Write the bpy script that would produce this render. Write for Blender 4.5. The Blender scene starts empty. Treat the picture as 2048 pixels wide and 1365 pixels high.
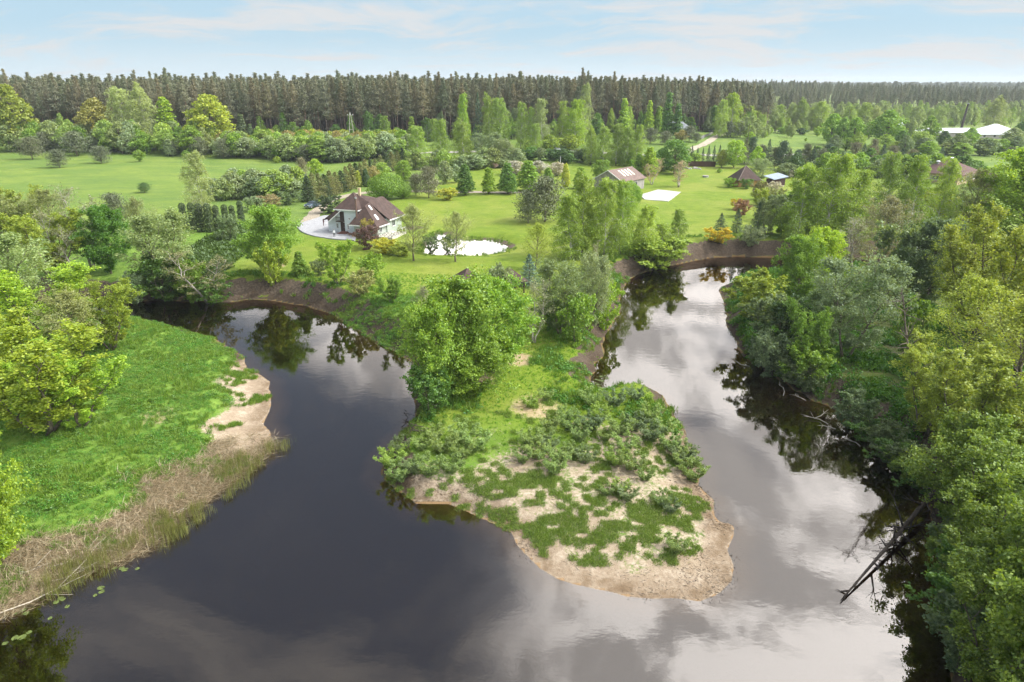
import bpy, math, random
import numpy as np
from mathutils import Vector, Matrix

# ---------------------------------------------------------------- camera, sky, sun, exposure
scene = bpy.context.scene
COL = scene.collection
CAM_Z, PITCH = 33.0, 20.76
cam_data = bpy.data.cameras.new('camera')
cam_data.sensor_width = 36.0
cam_data.lens = 24.0
cam_data.clip_start = 0.5
cam_data.clip_end = 20000.0
cam = bpy.data.objects.new('camera', cam_data)
COL.objects.link(cam)
cam.location = (0, 0, CAM_Z)
cam.rotation_euler = (math.radians(90 - PITCH), 0, 0)
scene.camera = cam

SUN_AZ, SUN_EL = 90.0, 44.0          # azimuth clockwise from +Y (the view direction), elevation
az, el = math.radians(SUN_AZ), math.radians(SUN_EL)
SUN_DIR = Vector((math.sin(az) * math.cos(el), math.cos(az) * math.cos(el), math.sin(el)))
sun_data = bpy.data.lights.new('sun', 'SUN')
sun_data.energy = 3.7
sun_data.angle = math.radians(2.2)
sun_data.color = (1.0, 0.94, 0.84)
sun = bpy.data.objects.new('sun', sun_data)
COL.objects.link(sun)
sun.rotation_euler = (-SUN_DIR).to_track_quat('-Z', 'Y').to_euler()

world = bpy.data.worlds.new('World')
scene.world = world
world.use_nodes = True
wn, wl = world.node_tree.nodes, world.node_tree.links
wn.clear()

def W(kind, **kw):
    n = wn.new(kind)
    for k, v in kw.items():
        if k.startswith('i_'):
            n.inputs[int(k[2:])].default_value = v
        else:
            setattr(n, k, v)
    return n

def wmath(op, a, b=None, clamp=False):
    n = wn.new('ShaderNodeMath'); n.operation = op; n.use_clamp = clamp
    for i, v in enumerate((a, b)):
        if v is None: continue
        if isinstance(v, (int, float)): n.inputs[i].default_value = v
        else: wl.new(v, n.inputs[i])
    return n.outputs[0]

def wramp(x, a, b):
    n = wn.new('ShaderNodeMapRange'); n.interpolation_type = 'SMOOTHSTEP'
    wl.new(x, n.inputs[0]); n.inputs[1].default_value = a; n.inputs[2].default_value = b
    return n.outputs[0]

def wmix(f, a, b):
    n = wn.new('ShaderNodeMix'); n.data_type = 'RGBA'
    if isinstance(f, (int, float)): n.inputs[0].default_value = f
    else: wl.new(f, n.inputs[0])
    for s, v in ((n.inputs[6], a), (n.inputs[7], b)):
        if isinstance(v, tuple): s.default_value = v
        else: wl.new(v, s)
    return n.outputs[2]

sky = W('ShaderNodeTexSky', sky_type='NISHITA', sun_disc=False, sun_elevation=el, sun_rotation=az,
        altitude=50.0, air_density=1.0, dust_density=1.2, ozone_density=1.6)
tc = W('ShaderNodeTexCoord')
sep = W('ShaderNodeSeparateXYZ'); wl.new(tc.outputs['Generated'], sep.inputs[0])
dx, dy, dz = sep.outputs
zc = wmath('ADD', wmath('MAXIMUM', dz, 0.0), 0.20)
comb = W('ShaderNodeCombineXYZ')
wl.new(wmath('DIVIDE', dx, zc), comb.inputs[0]); wl.new(wmath('DIVIDE', dy, zc), comb.inputs[1])
warp = W('ShaderNodeTexNoise', i_2=0.6, i_3=4.0); wl.new(comb.outputs[0], warp.inputs[0])
warped = W('ShaderNodeVectorMath', operation='MULTIPLY_ADD')
wl.new(warp.outputs['Color'], warped.inputs[0]); warped.inputs[1].default_value = (1.6, 1.6, 0)
wl.new(comb.outputs[0], warped.inputs[2])
stretch = W('ShaderNodeMapping'); wl.new(warped.outputs[0], stretch.inputs[0])
stretch.inputs['Location'].default_value = (3.1, 7.4, 0)
stretch.inputs['Rotation'].default_value = (0, 0, 0.35)
stretch.inputs['Scale'].default_value = (0.34, 0.62, 1)
cl = W('ShaderNodeTexNoise', i_2=3.2, i_3=11.0, i_4=0.64); wl.new(stretch.outputs[0], cl.inputs[0])
# how much cloud there is: dense bank of cloud around the sun's side, thin streaks elsewhere
sdot = W('ShaderNodeVectorMath', operation='DOT_PRODUCT')
wl.new(tc.outputs['Generated'], sdot.inputs[0]); sdot.inputs[1].default_value = SUN_DIR
sunny = wmath('MAXIMUM', sdot.outputs['Value'], 0.0)
side = wramp(wmath('SUBTRACT', dx, wmath('MULTIPLY', wmath('SUBTRACT', wmath('MINIMUM', dz, 0.53), 0.55), 1.7)), -0.08, 0.16)
high = wramp(dz, 0.095, 0.165)
cover = wmath('ADD', wmath('MULTIPLY', wmath('MULTIPLY', side, high), 0.135), wmath('ADD', 0.005, wmath('MULTIPLY', wramp(dx, -0.2, 0.6), 0.045)))
lump0 = W('ShaderNodeTexNoise', i_2=1.9, i_3=9.0, i_4=0.62); wl.new(warped.outputs[0], lump0.inputs[0])
dens = wramp(wmath('ADD', cl.outputs['Fac'], cover), 0.46, 0.66)
dens = wmath('MULTIPLY', dens, wmath('ADD', wmath('MULTIPLY', high, 0.05), 0.92))
dens = wmath('MAXIMUM', dens, wmath('MULTIPLY', high, wmath('ADD', 0.16, wmath('MULTIPLY', wramp(lump0.outputs['Fac'], 0.45, 0.65), 0.26))))  # cloud veil added above the view for more fill light and greyer reflections
lump = W('ShaderNodeTexNoise', i_2=3.6, i_3=12.0, i_4=0.62); wl.new(warped.outputs[0], lump.inputs[0])
body = wmath('ADD', 0.40, wmath('MULTIPLY', wramp(lump.outputs['Fac'], 0.44, 0.55), 0.85))
bright = wmath('ADD', 0.80, wmath('MULTIPLY', body, wmath('MULTIPLY', wmath('MULTIPLY', side, high), wmath('ADD', 1.7, wmath('MULTIPLY', wmath('POWER', sunny, 2.0), 3.2)))))
ccol = W('ShaderNodeVectorMath', operation='SCALE'); ccol.inputs[0].default_value = (0.97, 0.985, 1.0)
wl.new(bright, ccol.inputs['Scale'])
skys = W('ShaderNodeVectorMath', operation='SCALE'); wl.new(sky.outputs[0], skys.inputs[0]); skys.inputs['Scale'].default_value = 0.14
low = wmath('SUBTRACT', 1.0, wramp(dz, 0.08, 0.40))
base = wmix(wmath('MULTIPLY', low, 0.85), skys.outputs[0], (0.52, 0.74, 0.90, 1))
base = wmix(wmath('SUBTRACT', 1.0, wramp(dz, 0.0, 0.07)), base, (0.74, 0.87, 0.94, 1))
full = wmix(dens, base, ccol.outputs[0])
bg = W('ShaderNodeBackground'); wl.new(full, bg.inputs[0]); bg.inputs[1].default_value = 1.0
wo = W('ShaderNodeOutputWorld'); wl.new(bg.outputs[0], wo.inputs[0])

scene.view_settings.view_transform = 'Standard'
scene.view_settings.look = 'None'
scene.view_settings.exposure = -0.02
scene.view_settings.gamma = 1.0
scene.view_settings.use_curve_mapping = False
scene.render.engine = 'CYCLES'
cy = scene.cycles
cy.max_bounces = 5; cy.diffuse_bounces = 2; cy.glossy_bounces = 3; cy.transmission_bounces = 4
cy.transparent_max_bounces = 8; cy.volume_bounces = 0
cy.caustics_reflective = False; cy.caustics_refractive = False
cy.use_adaptive_sampling = True; cy.adaptive_threshold = 0.03
cy.use_denoising = True
cy.denoising_prefilter = 'ACCURATE'
cy.sample_clamp_indirect = 4.0
# ---------------------------------------------------------------- measured ground plan (metres, +Y away from the camera)
RIVER = [
    (-31.91, 11.59), (-38.62, 14.78), (-43.89, 19.09), (-46.44, 23.79), (-47.61, 27.62), (-45.69, 30.58), (-41.58, 32.65), (-37.27, 34.73),
    (-34.02, 35.86), (-33.07, 37.4), (-32.48, 38.89), (-31.61, 40.32), (-29.65, 41.05), (-28.6, 42.01), (-27.9, 43.05), (-27.42, 45.09),
    (-27.28, 46.39), (-26.67, 47.78), (-26.2, 48.88), (-26.13, 50.29), (-25.36, 51.87), (-25.05, 52.91), (-24.6, 54.31), (-24.2, 55.64),
    (-23.52, 56.95), (-23.7, 58.45), (-23.78, 59.5), (-24.41, 61.19), (-25.66, 62.93), (-25.88, 64.05), (-26.01, 65.68), (-26.3, 67.2),
    (-26.85, 68.68), (-27.54, 70.5), (-28.1, 71.64), (-28.44, 73.34), (-29.74, 74.77), (-30.52, 75.72), (-31.59, 76.62), (-32.72, 77.58),
    (-33.6, 79.3), (-34.34, 81.28), (-35.68, 82.6), (-36.65, 83.77), (-37.79, 84.66), (-38.66, 85.63), (-39.57, 86.57), (-40.51, 87.56),
    (-41.96, 88.59), (-43.28, 89.23), (-44.84, 90.06), (-46.18, 91.08), (-47.98, 92.06), (-49.94, 93.06), (-51.86, 94.2), (-53.23, 94.87),
    (-54.63, 95.69), (-56.01, 96.54), (-57.99, 96.74), (-60.0, 96.99), (-62.17, 97.57), (-65.53, 98.17), (-69.49, 97.84), (-75.58, 97.88),
    (-82.49, 97.46), (-90.49, 97.15), (-98.34, 96.09), (-106.61, 93.57), (-115.75, 90.23), (-124.32, 88.32), (-132.04, 87.74), (-139.33, 90.07),
    (-147.16, 94.73), (-152.5, 99.65), (-152.62, 103.38), (-107.31, 105.82), (-97.0, 106.17), (-87.13, 106.59), (-78.21, 106.59), (-71.2, 106.4),
    (-66.97, 105.97), (-64.31, 105.2), (-62.8, 104.49), (-62.24, 104.0), (-60.13, 104.8), (-58.68, 105.53), (-55.86, 105.63), (-52.63, 105.07),
    (-49.15, 104.66), (-46.94, 104.45), (-44.78, 104.73), (-43.6, 105.5), (-42.99, 106.19), (-41.2, 105.94), (-40.24, 105.86), (-39.07, 105.53),
    (-37.34, 104.81), (-35.48, 103.79), (-32.86, 102.86), (-30.67, 101.21), (-28.9, 99.86), (-26.96, 98.0), (-25.76, 96.33), (-24.81, 95.08),
    (-23.7, 93.05), (-21.99, 91.52), (-20.57, 89.52), (-19.15, 87.6), (-17.73, 85.67), (-16.32, 84.01), (-15.06, 83.05), (-14.4, 81.67),
    (-12.74, 79.87), (-12.32, 78.79), (-12.21, 77.28), (-12.04, 75.41), (-12.15, 74.27), (-11.63, 72.58), (-11.3, 71.17), (-11.28, 69.63),
    (-10.87, 68.63), (-10.51, 67.1), (-10.37, 65.46), (-10.12, 64.03), (-10.7, 62.46), (-11.16, 61.12), (-11.5, 59.34), (-11.89, 57.49),
    (-12.05, 56.26), (-11.8, 54.9), (-11.9, 53.62), (-11.09, 52.18), (-10.23, 50.99), (-8.91, 49.85), (-8.03, 48.69), (-6.82, 48.6),
    (-5.19, 48.57), (-3.97, 47.75), (-2.41, 46.61), (-1.13, 45.71), (-0.13, 44.96), (0.45, 43.14), (1.36, 41.57), (2.14, 40.39),
    (3.31, 39.3), (4.76, 38.69), (6.45, 38.2), (7.89, 37.57), (9.39, 37.34), (10.92, 37.4), (12.76, 37.11), (14.29, 37.83),
    (15.66, 39.25), (16.2, 40.88), (16.2, 42.62), (16.94, 43.71), (17.59, 45.0), (17.54, 45.87), (16.65, 46.01), (16.43, 46.94),
    (17.07, 49.27), (16.58, 50.32), (16.21, 51.43), (16.64, 52.51), (17.23, 53.98), (17.16, 55.89), (17.32, 57.55), (17.21, 58.81),
    (17.34, 60.26), (17.5, 61.42), (17.2, 63.28), (17.19, 64.67), (17.29, 66.21), (16.94, 67.85), (16.93, 69.76), (16.29, 71.05),
    (14.83, 73.09), (13.43, 72.72), (11.61, 71.93), (10.07, 70.45), (9.14, 72.49), (9.17, 73.54), (9.42, 74.95), (10.3, 76.76),
    (10.25, 78.13), (10.3, 79.21), (11.33, 80.39), (11.86, 81.71), (12.12, 83.85), (12.04, 85.32), (12.67, 87.49), (13.02, 89.56),
    (13.81, 91.37), (14.54, 93.54), (15.03, 95.59), (16.23, 98.25), (16.92, 100.45), (17.0, 103.24), (17.47, 105.78), (18.02, 108.04),
    (18.15, 110.38), (19.32, 113.03), (19.9, 115.08), (20.48, 117.12), (21.6, 119.07), (22.79, 120.93), (23.97, 122.29), (25.53, 123.96),
    (27.74, 125.6), (30.21, 127.81), (32.66, 129.32), (34.79, 131.05), (36.88, 132.29), (38.92, 133.67), (40.77, 134.62), (43.35, 134.88),
    (45.71, 135.56), (47.98, 135.0), (50.64, 134.54), (53.83, 134.33), (56.97, 134.28), (60.49, 134.58), (64.18, 134.95), (68.17, 135.09),
    (72.58, 134.71), (76.81, 134.83), (81.6, 134.48), (87.94, 134.15), (95.86, 133.45), (104.84, 132.74), (114.69, 132.14), (125.24, 131.17),
    (178.82, 126.29), (179.56, 122.92), (175.29, 118.41), (167.88, 114.33), (159.69, 111.64), (112.55, 116.15), (102.76, 116.81), (94.14, 118.02),
    (85.6, 118.43), (79.0, 119.42), (73.71, 119.77), (69.16, 120.36), (65.15, 120.63), (61.61, 120.67), (57.94, 120.34), (54.35, 120.25),
    (51.34, 119.77), (48.56, 119.22), (45.5, 118.57), (43.23, 117.83), (41.29, 117.05), (39.43, 116.09), (37.77, 115.12), (36.63, 113.88),
    (35.63, 112.58), (34.99, 111.12), (34.81, 109.62), (34.39, 107.16), (34.12, 105.0), (33.54, 102.75), (33.04, 100.4), (32.65, 98.05),
    (31.71, 95.95), (31.18, 93.55), (30.87, 91.96), (30.92, 90.27), (30.67, 88.52), (30.73, 86.92), (30.26, 85.48), (29.87, 84.29),
    (29.85, 82.53), (29.77, 81.55), (29.9, 80.1), (30.3, 78.31), (31.04, 76.77), (31.24, 75.48), (31.74, 73.98), (32.3, 72.98),
    (32.04, 71.3), (33.04, 70.13), (33.15, 68.5), (34.39, 67.28), (34.94, 65.43), (35.15, 63.71), (35.49, 62.05), (35.83, 60.63),
    (35.95, 59.15), (35.81, 57.94), (36.32, 56.47), (35.91, 54.58), (36.16, 53.22), (36.06, 51.47), (35.76, 50.08), (34.42, 47.62),
    (33.89, 46.53), (33.44, 45.21), (32.71, 43.82), (32.09, 42.84), (31.46, 41.61), (31.08, 39.61), (30.39, 38.75), (29.37, 37.52),
    (28.97, 36.24), (28.23, 34.97), (27.74, 33.59), (26.89, 32.27), (25.91, 30.48), (24.62, 28.67), (23.79, 26.12), (22.68, 23.32),
    (21.89, 20.88), (22.06, 18.54), (23.61, 15.75), (23.14, 13.37), (19.05, 11.59),
]
BANKS = [
    (-42.62, 55.32, 1.3, 7), (-33.32, 65.93, 1.3, 7), (-28.33, 66.76, 0.9, 9), (-30.4, 49.17, 1.0, 9), (-34.56, 42.47, 1.0, 9),
    (-40.94, 80.75, 1.2, 5), (-64.28, 79.74, 1.6, 5), (-91.31, 107.22, 3, 4), (-59.6, 108.65, 2.6, 4), (-44.34, 107.58, 2.9, 4.5),
    (-33.59, 104.29, 3, 3.8), (-23.82, 95.99, 3.1, 4.6), (-15.82, 83.26, 3.0, 4.4), (-10.99, 80.64, 2.6, 4), (-6.34, 62.74, 1.7, 2.2),
    (-8.03, 55.32, 1.3, 2.0), (-7.49, 50.71, 1.0, 2.2), (-1.81, 47.85, 0.9, 3), (6.33, 40.31, 0.9, 9), (11.6, 39.77, 0.9, 10),
    (14.9, 42.74, 0.8, 8), (14.21, 51.51, 1.0, 5), (15.19, 60.43, 1.2, 3), (12.07, 65.93, 1.3, 2.5), (7.55, 75.7, 1.9, 3),
    (10.75, 88.99, 2.4, 3), (14.35, 107.58, 2.9, 4), (31.23, 128.46, 3, 3.2), (47.0, 132.77, 3, 2.8), (79.06, 137.34, 3, 3),
    (8.56, 153.0, 3, 4), (-36.48, 153.0, 3, 4), (-92.78, 153.0, 3, 4), (-152.86, 206.54, 3, 5), (0.0, 290.93, 3, 4),
    (117.28, 241.89, 3, 4), (36.99, 101.45, 1.4, 3), (34.51, 82.23, 2.0, 3), (37.43, 69.15, 2.2, 4), (44.85, 63.22, 2.6, 4),
    (36.06, 45.32, 2.6, 3.5), (29.25, 32.22, 2.6, 3.5),
]
PONDS = [([(-16.86, 129.78), (-16.83, 136.31), (-16.21, 140.04), (-16.1, 144.99), (-15.22, 147.05), (-13.8, 144.48), (-11.92, 141.01), (-9.28, 140.52), (-4.59, 140.52), (-1.41, 134.95), (-1.75, 130.61), (-6.11, 127.73), (-11.36, 127.73), (-14.75, 128.13)], 2.2)]
PALE_PLATE = [(36.51, 197.56), (43.95, 208.26), (49.72, 203.26), (42.42, 187.02), (36.63, 189.55)]
TREES = [
    ('ypine', 'PN', -202.1, 296.2, 9.11, 10.06, 'young_pine', 'wide dark young pine at the far edge of the meadow', ''),
    ('ypine', 'PN', -171.1, 264.8, 6.77, 8.29, 'young_pine', 'low dark young pine standing well out in the open meadow', ''),
    ('ypine', 'PN', -190.5, 308.6, 10.29, 12.2, 'young_pine', 'tallest of the bushy dark pines on the meadow edge', ''),
    ('ypine', 'PN', -164.4, 280.8, 6.96, 7.58, 'young_pine', 'lopsided dark young pine in the meadow beside a pale sapling', ''),
    ('bushf', 'G1', -151.8, 286.4, 4.73, 4.48, 'sapling', 'small bright green sapling on the meadow near the dark pines', ''),
    ('bushf', 'G1', -138.1, 298.3, 3.49, 3.39, 'sapling', 'smallest round green sapling on the meadow by the thicket', ''),
    ('ovalf', 'SG', -148.8, 306.5, 7.12, 4.77, 'sapling', 'slim grey green sapling in front of the thicket', ''),
    ('bushf', 'YG', -94.4, 282.1, 2.73, 3.01, 'shrub', 'little yellow green shrub at the end of the meadow', ''),
    ('ypine', 'DG', -107.6, 202.4, 3.02, 4.09, 'dwarf_pine', 'dwarf spreading pine alone in the middle of the meadow', ''),
    ('broadf', 'YO', -227.1, 325.7, 28.52, 16.35, 'oak_tree', 'big yellow green oak in front of the pine forest by the meadow', ''),
    ('broadf', 'OR', -240.8, 329.5, 24.15, 13.81, 'oak_tree', 'rusty leaved oak beside the big yellow green oak', ''),
    ('broadf', 'ORG', -190.5, 328.5, 22.37, 17.0, 'oak_tree', 'oak with tan orange new leaves and a dark forked trunk', ''),
    ('birch', 'BIP', -179.4, 329.5, 27.13, 16.09, 'birch_tree', 'tall pale birch standing before the pines beside its taller twin', ''),
    ('birch', 'BIP', -169.6, 329.0, 28.99, 16.5, 'birch_tree', 'tallest pale birch standing before the pines', ''),
    ('ovalf', 'G1Y', -160.0, 331.4, 22.55, 10.19, 'tree', 'vivid green upright tree against the dark pine forest', ''),
    ('broadf', 'YO', -136.2, 323.6, 24.38, 20.36, 'oak_tree', 'wide golden green oak against the dark pine forest', ''),
    ('birch', 'G1Y', -22.6, 339.6, 23.47, 7.11, 'birch_tree', 'bright birch at the pine forest edge just before a dark spruce', ''),
    ('spruce', 'SP', -15.8, 332.6, 24.33, 6.97, 'spruce_tree', 'dark pointed spruce among bright birches at the forest edge', ''),
    ('birch', 'BI', -10.7, 329.4, 24.33, 10.58, 'birch_tree', 'broad bright birch leaning on the dark forest spruce', ''),
    ('birch', 'BI', -5.1, 327.8, 22.31, 10.54, 'birch_tree', 'bright rounded birch second from the forest spruce', ''),
    ('birch', 'BI', 4.2, 328.4, 20.41, 6.89, 'birch_tree', 'slim birch at the forest edge beyond the far road', 'BG1'),
    ('birch', 'BI', 8.8, 325.6, 18.56, 5.93, 'birch_tree', 'slim birch at the forest edge beyond the far road', 'BG1'),
    ('birch', 'BIP', 13.6, 325.6, 22.17, 8.2, 'birch_tree', 'tall grey green birch beyond the road with a clear pale stem', ''),
    ('birch', 'BI', 23.4, 337.6, 20.04, 7.08, 'birch_tree', 'slim birch at the forest edge beyond the far road', 'BG1'),
    ('birch', 'G1Y', 29.6, 331.8, 21.26, 12.99, 'birch_tree', 'wide yellow green birch beyond the far road', ''),
    ('birch', 'BIP', 36.1, 350.1, 27.28, 7.31, 'birch_tree', 'very tall thin birch rising among the pines', ''),
    ('ovalf', 'G1Y', 57.7, 369.5, 19.12, 6.7, 'tree', 'bright young birch glowing in front of the dark forest', 'BG2'),
    ('ovalf', 'G1Y', 71.3, 372.3, 18.3, 5.19, 'tree', 'bright young birch glowing in front of the dark forest', 'BG2'),
    ('ovalf', 'G2', 81.0, 372.5, 22.18, 6.74, 'tree', 'pointed fresh green tree before the pines near the grey roofed house', ''),
    ('ovalf', 'G2', 85.3, 369.0, 17.19, 5.67, 'tree', 'shorter fresh green tree before the pines near the grey roofed house', ''),
    ('birch', 'YG', 118.0, 384.5, 22.13, 13.92, 'birch_tree', 'large yellow birch at the corner of the pine forest', ''),
    ('birch', 'BI', 110.1, 377.7, 19.06, 7.9, 'birch_tree', 'green birch tucked against the large yellow birch', ''),
    ('bushf', 'YG', 17.2, 319.5, 7.39, 9.02, 'shrub', 'yellow shrub on the verge of the far road', 'BG3'),
    ('bushf', 'YG', 26.7, 325.1, 7.07, 11.01, 'shrub', 'yellow shrub on the verge of the far road', 'BG3'),
    ('bushf', 'YG', 8.0, 315.2, 5.59, 6.69, 'shrub', 'yellow shrub on the verge of the far road', 'BG3'),
    ('birch', 'BI', 9.8, 299.4, 13.82, 5.91, 'birch_tree', 'slender birch standing on the near side of the far road', ''),
    ('birch', 'BI', -34.4, 261.4, 15.18, 8.51, 'birch_tree', 'birch with bare white stem at the end of the spruce hedge', ''),
    ('birch', 'BI', -26.8, 270.2, 16.9, 8.39, 'birch_tree', 'tall full birch in the clump behind the lindens', 'BG4'),
    ('birch', 'BI', -19.3, 273.0, 17.06, 9.63, 'birch_tree', 'tall full birch in the clump behind the lindens', 'BG4'),
    ('willow', 'SG', -10.0, 269.4, 12.17, 11.45, 'willow_tree', 'rounded grey green willow beside the birch clump', ''),
    ('willow', 'SG', -3.6, 266.1, 10.24, 8.68, 'willow_tree', 'low grey willow next to the blossoming bush', ''),
    ('bushf', 'DG', -15.8, 281.2, 3.5, 8.0, 'shrub', 'dark green shrub under the birch clump', ''),
    ('bushf', 'PK', -6.4, 262.0, 3.09, 3.74, 'blossom_bush', 'small pink white blossoming bush on the lawn', ''),
    ('bushf', 'WH', 1.0, 243.8, 4.76, 8.02, 'blossom_bush', 'white blossoming apple bush behind the lindens', 'BG5'),
    ('bushf', 'WH', 9.1, 248.2, 4.32, 8.16, 'blossom_bush', 'white blossoming apple bush behind the lindens', 'BG5'),
    ('bushf', 'WH', 15.7, 241.0, 4.54, 6.9, 'blossom_bush', 'white blossoming apple bush behind the lindens', 'BG5'),
    ('bushf', 'DG', 20.2, 279.9, 5.4, 7.95, 'shrub', 'dark round shrub beside the silver car on the road', ''),
    ('bushf', 'DG', 7.5, 294.5, 4.05, 6.27, 'shrub', 'dark small conifer bush by the far road', ''),
    ('bushf', 'DG', 29.2, 280.2, 5.02, 6.77, 'shrub', 'dark green shrub at the foot of the roadside birches', 'BG6'),
    ('bushf', 'DG', 33.8, 277.5, 4.98, 6.71, 'shrub', 'dark green shrub at the foot of the roadside birches', 'BG6'),
    ('birch', 'BI', 30.4, 273.5, 14.54, 6.96, 'birch_tree', 'full birch in the row behind the grey barn', 'BG7'),
    ('birch', 'BI', 35.3, 270.5, 15.3, 8.03, 'birch_tree', 'full birch in the row behind the grey barn', 'BG7'),
    ('birch', 'BI', 40.2, 270.8, 15.5, 7.65, 'birch_tree', 'full birch in the row behind the grey barn', 'BG7'),
    ('birch', 'BI', 44.4, 270.5, 14.58, 6.5, 'birch_tree', 'full birch in the row behind the grey barn', 'BG7'),
    ('birch', 'BI', 47.3, 266.8, 15.29, 6.41, 'birch_tree', 'full birch in the row behind the grey barn', 'BG7'),
    ('bush', 'SG', -64.4, 170.9, 3.71, 4.98, 'shrub', 'grey green shrub by the meadow end of the gravel drive', ''),
    ('bush', 'BR', -61.4, 173.7, 3.76, 5.81, 'shrub', 'brownish half bare shrub beside the gravel drive', ''),
    ('bush', 'SGD', -58.9, 180.9, 3.51, 5.78, 'shrub', 'dense rounded green shrub beside the gravel drive', ''),
    ('bushf', 'SG', -76.6, 190.4, 7.44, 6.87, 'shrub', 'tall loose grey green bush between meadow and drive', 'BG8'),
    ('bushf', 'SG', -72.5, 194.3, 7.98, 7.84, 'shrub', 'tall loose grey green bush between meadow and drive', 'BG8'),
    ('bushf', 'BI', -67.9, 196.9, 7.25, 7.09, 'shrub', 'light green bush in the thicket beside the blue spruce', ''),
    ('bushf', 'SG', -64.2, 198.5, 8.41, 6.28, 'shrub', 'tall loose grey green bush between meadow and drive', 'BG8'),
    ('spruce', 'SPB', -55.5, 187.0, 7.05, 4.59, 'spruce_tree', 'blue green spruce at the near end of the brown hedge', ''),
    ('ypine', 'BRP', -69.8, 232.7, 7.31, 4.33, 'pine_tree', 'brownish round pine peeking above the hedge by the meadow', ''),
    ('bushf', 'G1Y', -67.9, 241.2, 5.72, 5.52, 'tree', 'bright round tree top behind the spruce hedge', ''),
    ('thujaf', 'YT', -47.9, 215.7, 4.87, 2.79, 'thuja', 'golden columnar thuja at the end of the spruce hedge', ''),
    ('thujaf', 'DG', -45.4, 216.1, 5.48, 2.48, 'thuja', 'dark green columnar thuja next to the golden one', ''),
    ('bushf', 'OR', -44.7, 225.0, 5.37, 4.84, 'tree', 'small tan leaved tree behind the rounded willow', ''),
    ('globe', 'G1', -33.9, 217.6, 7.78, 5.3, 'tree', 'bright round crown rising behind the rounded willow', ''),
    ('bushf', 'BI', -43.6, 234.3, 5.41, 6.71, 'tree', 'soft green shrub tree behind the rounded willow', ''),
    ('ypine', 'PN', -27.4, 197.0, 6.15, 4.83, 'pine_tree', 'dark bushy pine directly beside the rounded willow', ''),
    ('ypine', 'PNG', -23.3, 193.1, 8.74, 6.67, 'pine_tree', 'tall grey pine with bare lower trunk by the yellow juniper', ''),
    ('bushf', 'SG', -21.4, 221.9, 7.15, 5.4, 'tree', 'grey half bare tree behind the grey pine', ''),
    ('bushf', 'SG', -18.1, 224.4, 5.67, 4.18, 'tree', 'thin pale sapling before the birch clump', ''),
    ('ball', 'G1', -34.9, 190.5, 7.31, 9.9, 'round_willow', 'large clipped ball willow with domed lobes beside the house', ''),
    ('ball', 'G1', -30.3, 191.7, 4.65, 4.71, 'round_willow', 'narrow clipped ball willow joined to the large domed one', ''),
    ('bush', 'YE', -17.6, 189.2, 3.12, 6.03, 'juniper', 'low yellow green juniper on the lawn by the drive', ''),
    ('oval', 'G2', -13.4, 198.6, 8.55, 5.14, 'linden_tree', 'dense egg shaped linden by the drive, next to the yellow juniper', ''),
    ('oval', 'G1Y', -6.7, 199.9, 7.49, 4.6, 'linden_tree', 'lighter narrow linden with a bare stem in the drive row', ''),
    ('oval', 'G2', -1.3, 200.5, 8.9, 5.47, 'linden_tree', 'large dark egg shaped linden in the drive row', ''),
    ('oval', 'G1', 4.8, 205.7, 8.97, 7.38, 'linden_tree', 'widest linden of the drive row beside the two pines', ''),
    ('oval', 'G1', 10.9, 210.4, 6.53, 4.23, 'linden_tree', 'small pointed linden behind the dark pines', ''),
    ('thujaf', 'YT', 16.7, 216.3, 6.99, 2.79, 'thuja', 'yellow columnar thuja beside the thin white pole', ''),
    ('oval', 'G1', 20.8, 211.4, 6.41, 4.56, 'linden_tree', 'round green linden between the yellow thuja and the barn', ''),
    ('bush', 'DGB', -44.7, 167.7, 4.25, 5.86, 'shrub', 'dense dark shrub between the parked car and the white house', ''),
    ('bush', 'GO', -29.7, 138.5, 4.11, 2.86, 'juniper', 'golden brown upright juniper against the house wall', ''),
    ('bush', 'PU', -28.3, 130.4, 4.59, 5.41, 'shrub', 'purple leaved barberry in front of the house', ''),
    ('bush', 'YE', -24.1, 127.2, 2.79, 4.73, 'shrub', 'yellow flowering shrub beside the purple barberry', ''),
    ('bush', 'YO', -20.5, 125.7, 2.29, 4.87, 'shrub', 'yellow green low shrub between house and pond', ''),
    ('sparse', 'OL', -17.9, 121.4, 10.31, 6.82, 'willow_tree', 'thin leaved willow with a bare stem between house and pond', ''),
    ('sparse', 'OL', -10.2, 120.7, 9.04, 6.26, 'willow_tree', 'forked thin leaved willow on the pond bank', ''),
    ('bush', 'SGD', -15.6, 128.8, 3.5, 3.26, 'shrub', 'grey green shrub on the pond bank beside the bare stem', ''),
    ('bush', 'DG', -12.4, 129.6, 3.91, 2.89, 'shrub', 'dark shrub on the pond bank below the forked willow', ''),
    ('thuja', 'TH', -72.1, 149.7, 5.7, 1.64, 'thuja', 'dark clipped thuja column in the garden row', 'BG9'),
    ('thuja', 'TH', -69.8, 148.8, 6.0, 1.64, 'thuja', 'dark clipped thuja column in the garden row', 'BG9'),
    ('thuja', 'TH', -67.4, 147.1, 6.15, 1.83, 'thuja', 'dark clipped thuja column in the garden row', 'BG9'),
    ('thuja', 'TH', -65.2, 146.4, 6.23, 1.83, 'thuja', 'dark clipped thuja column in the garden row', 'BG9'),
    ('thuja', 'TH', -63.9, 147.4, 5.63, 1.62, 'thuja', 'dark clipped thuja column in the garden row', 'BG9'),
    ('thuja', 'TH', -64.4, 153.2, 4.82, 1.57, 'thuja', 'dark clipped thuja column in the garden row', 'BG9'),
    ('thuja', 'TH', -63.1, 154.0, 4.4, 1.47, 'thuja', 'dark clipped thuja column in the garden row', 'BG9'),
    ('thuja', 'TH', -62.0, 156.2, 5.13, 1.6, 'thuja', 'single dark thuja column set apart from the garden row', ''),
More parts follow.
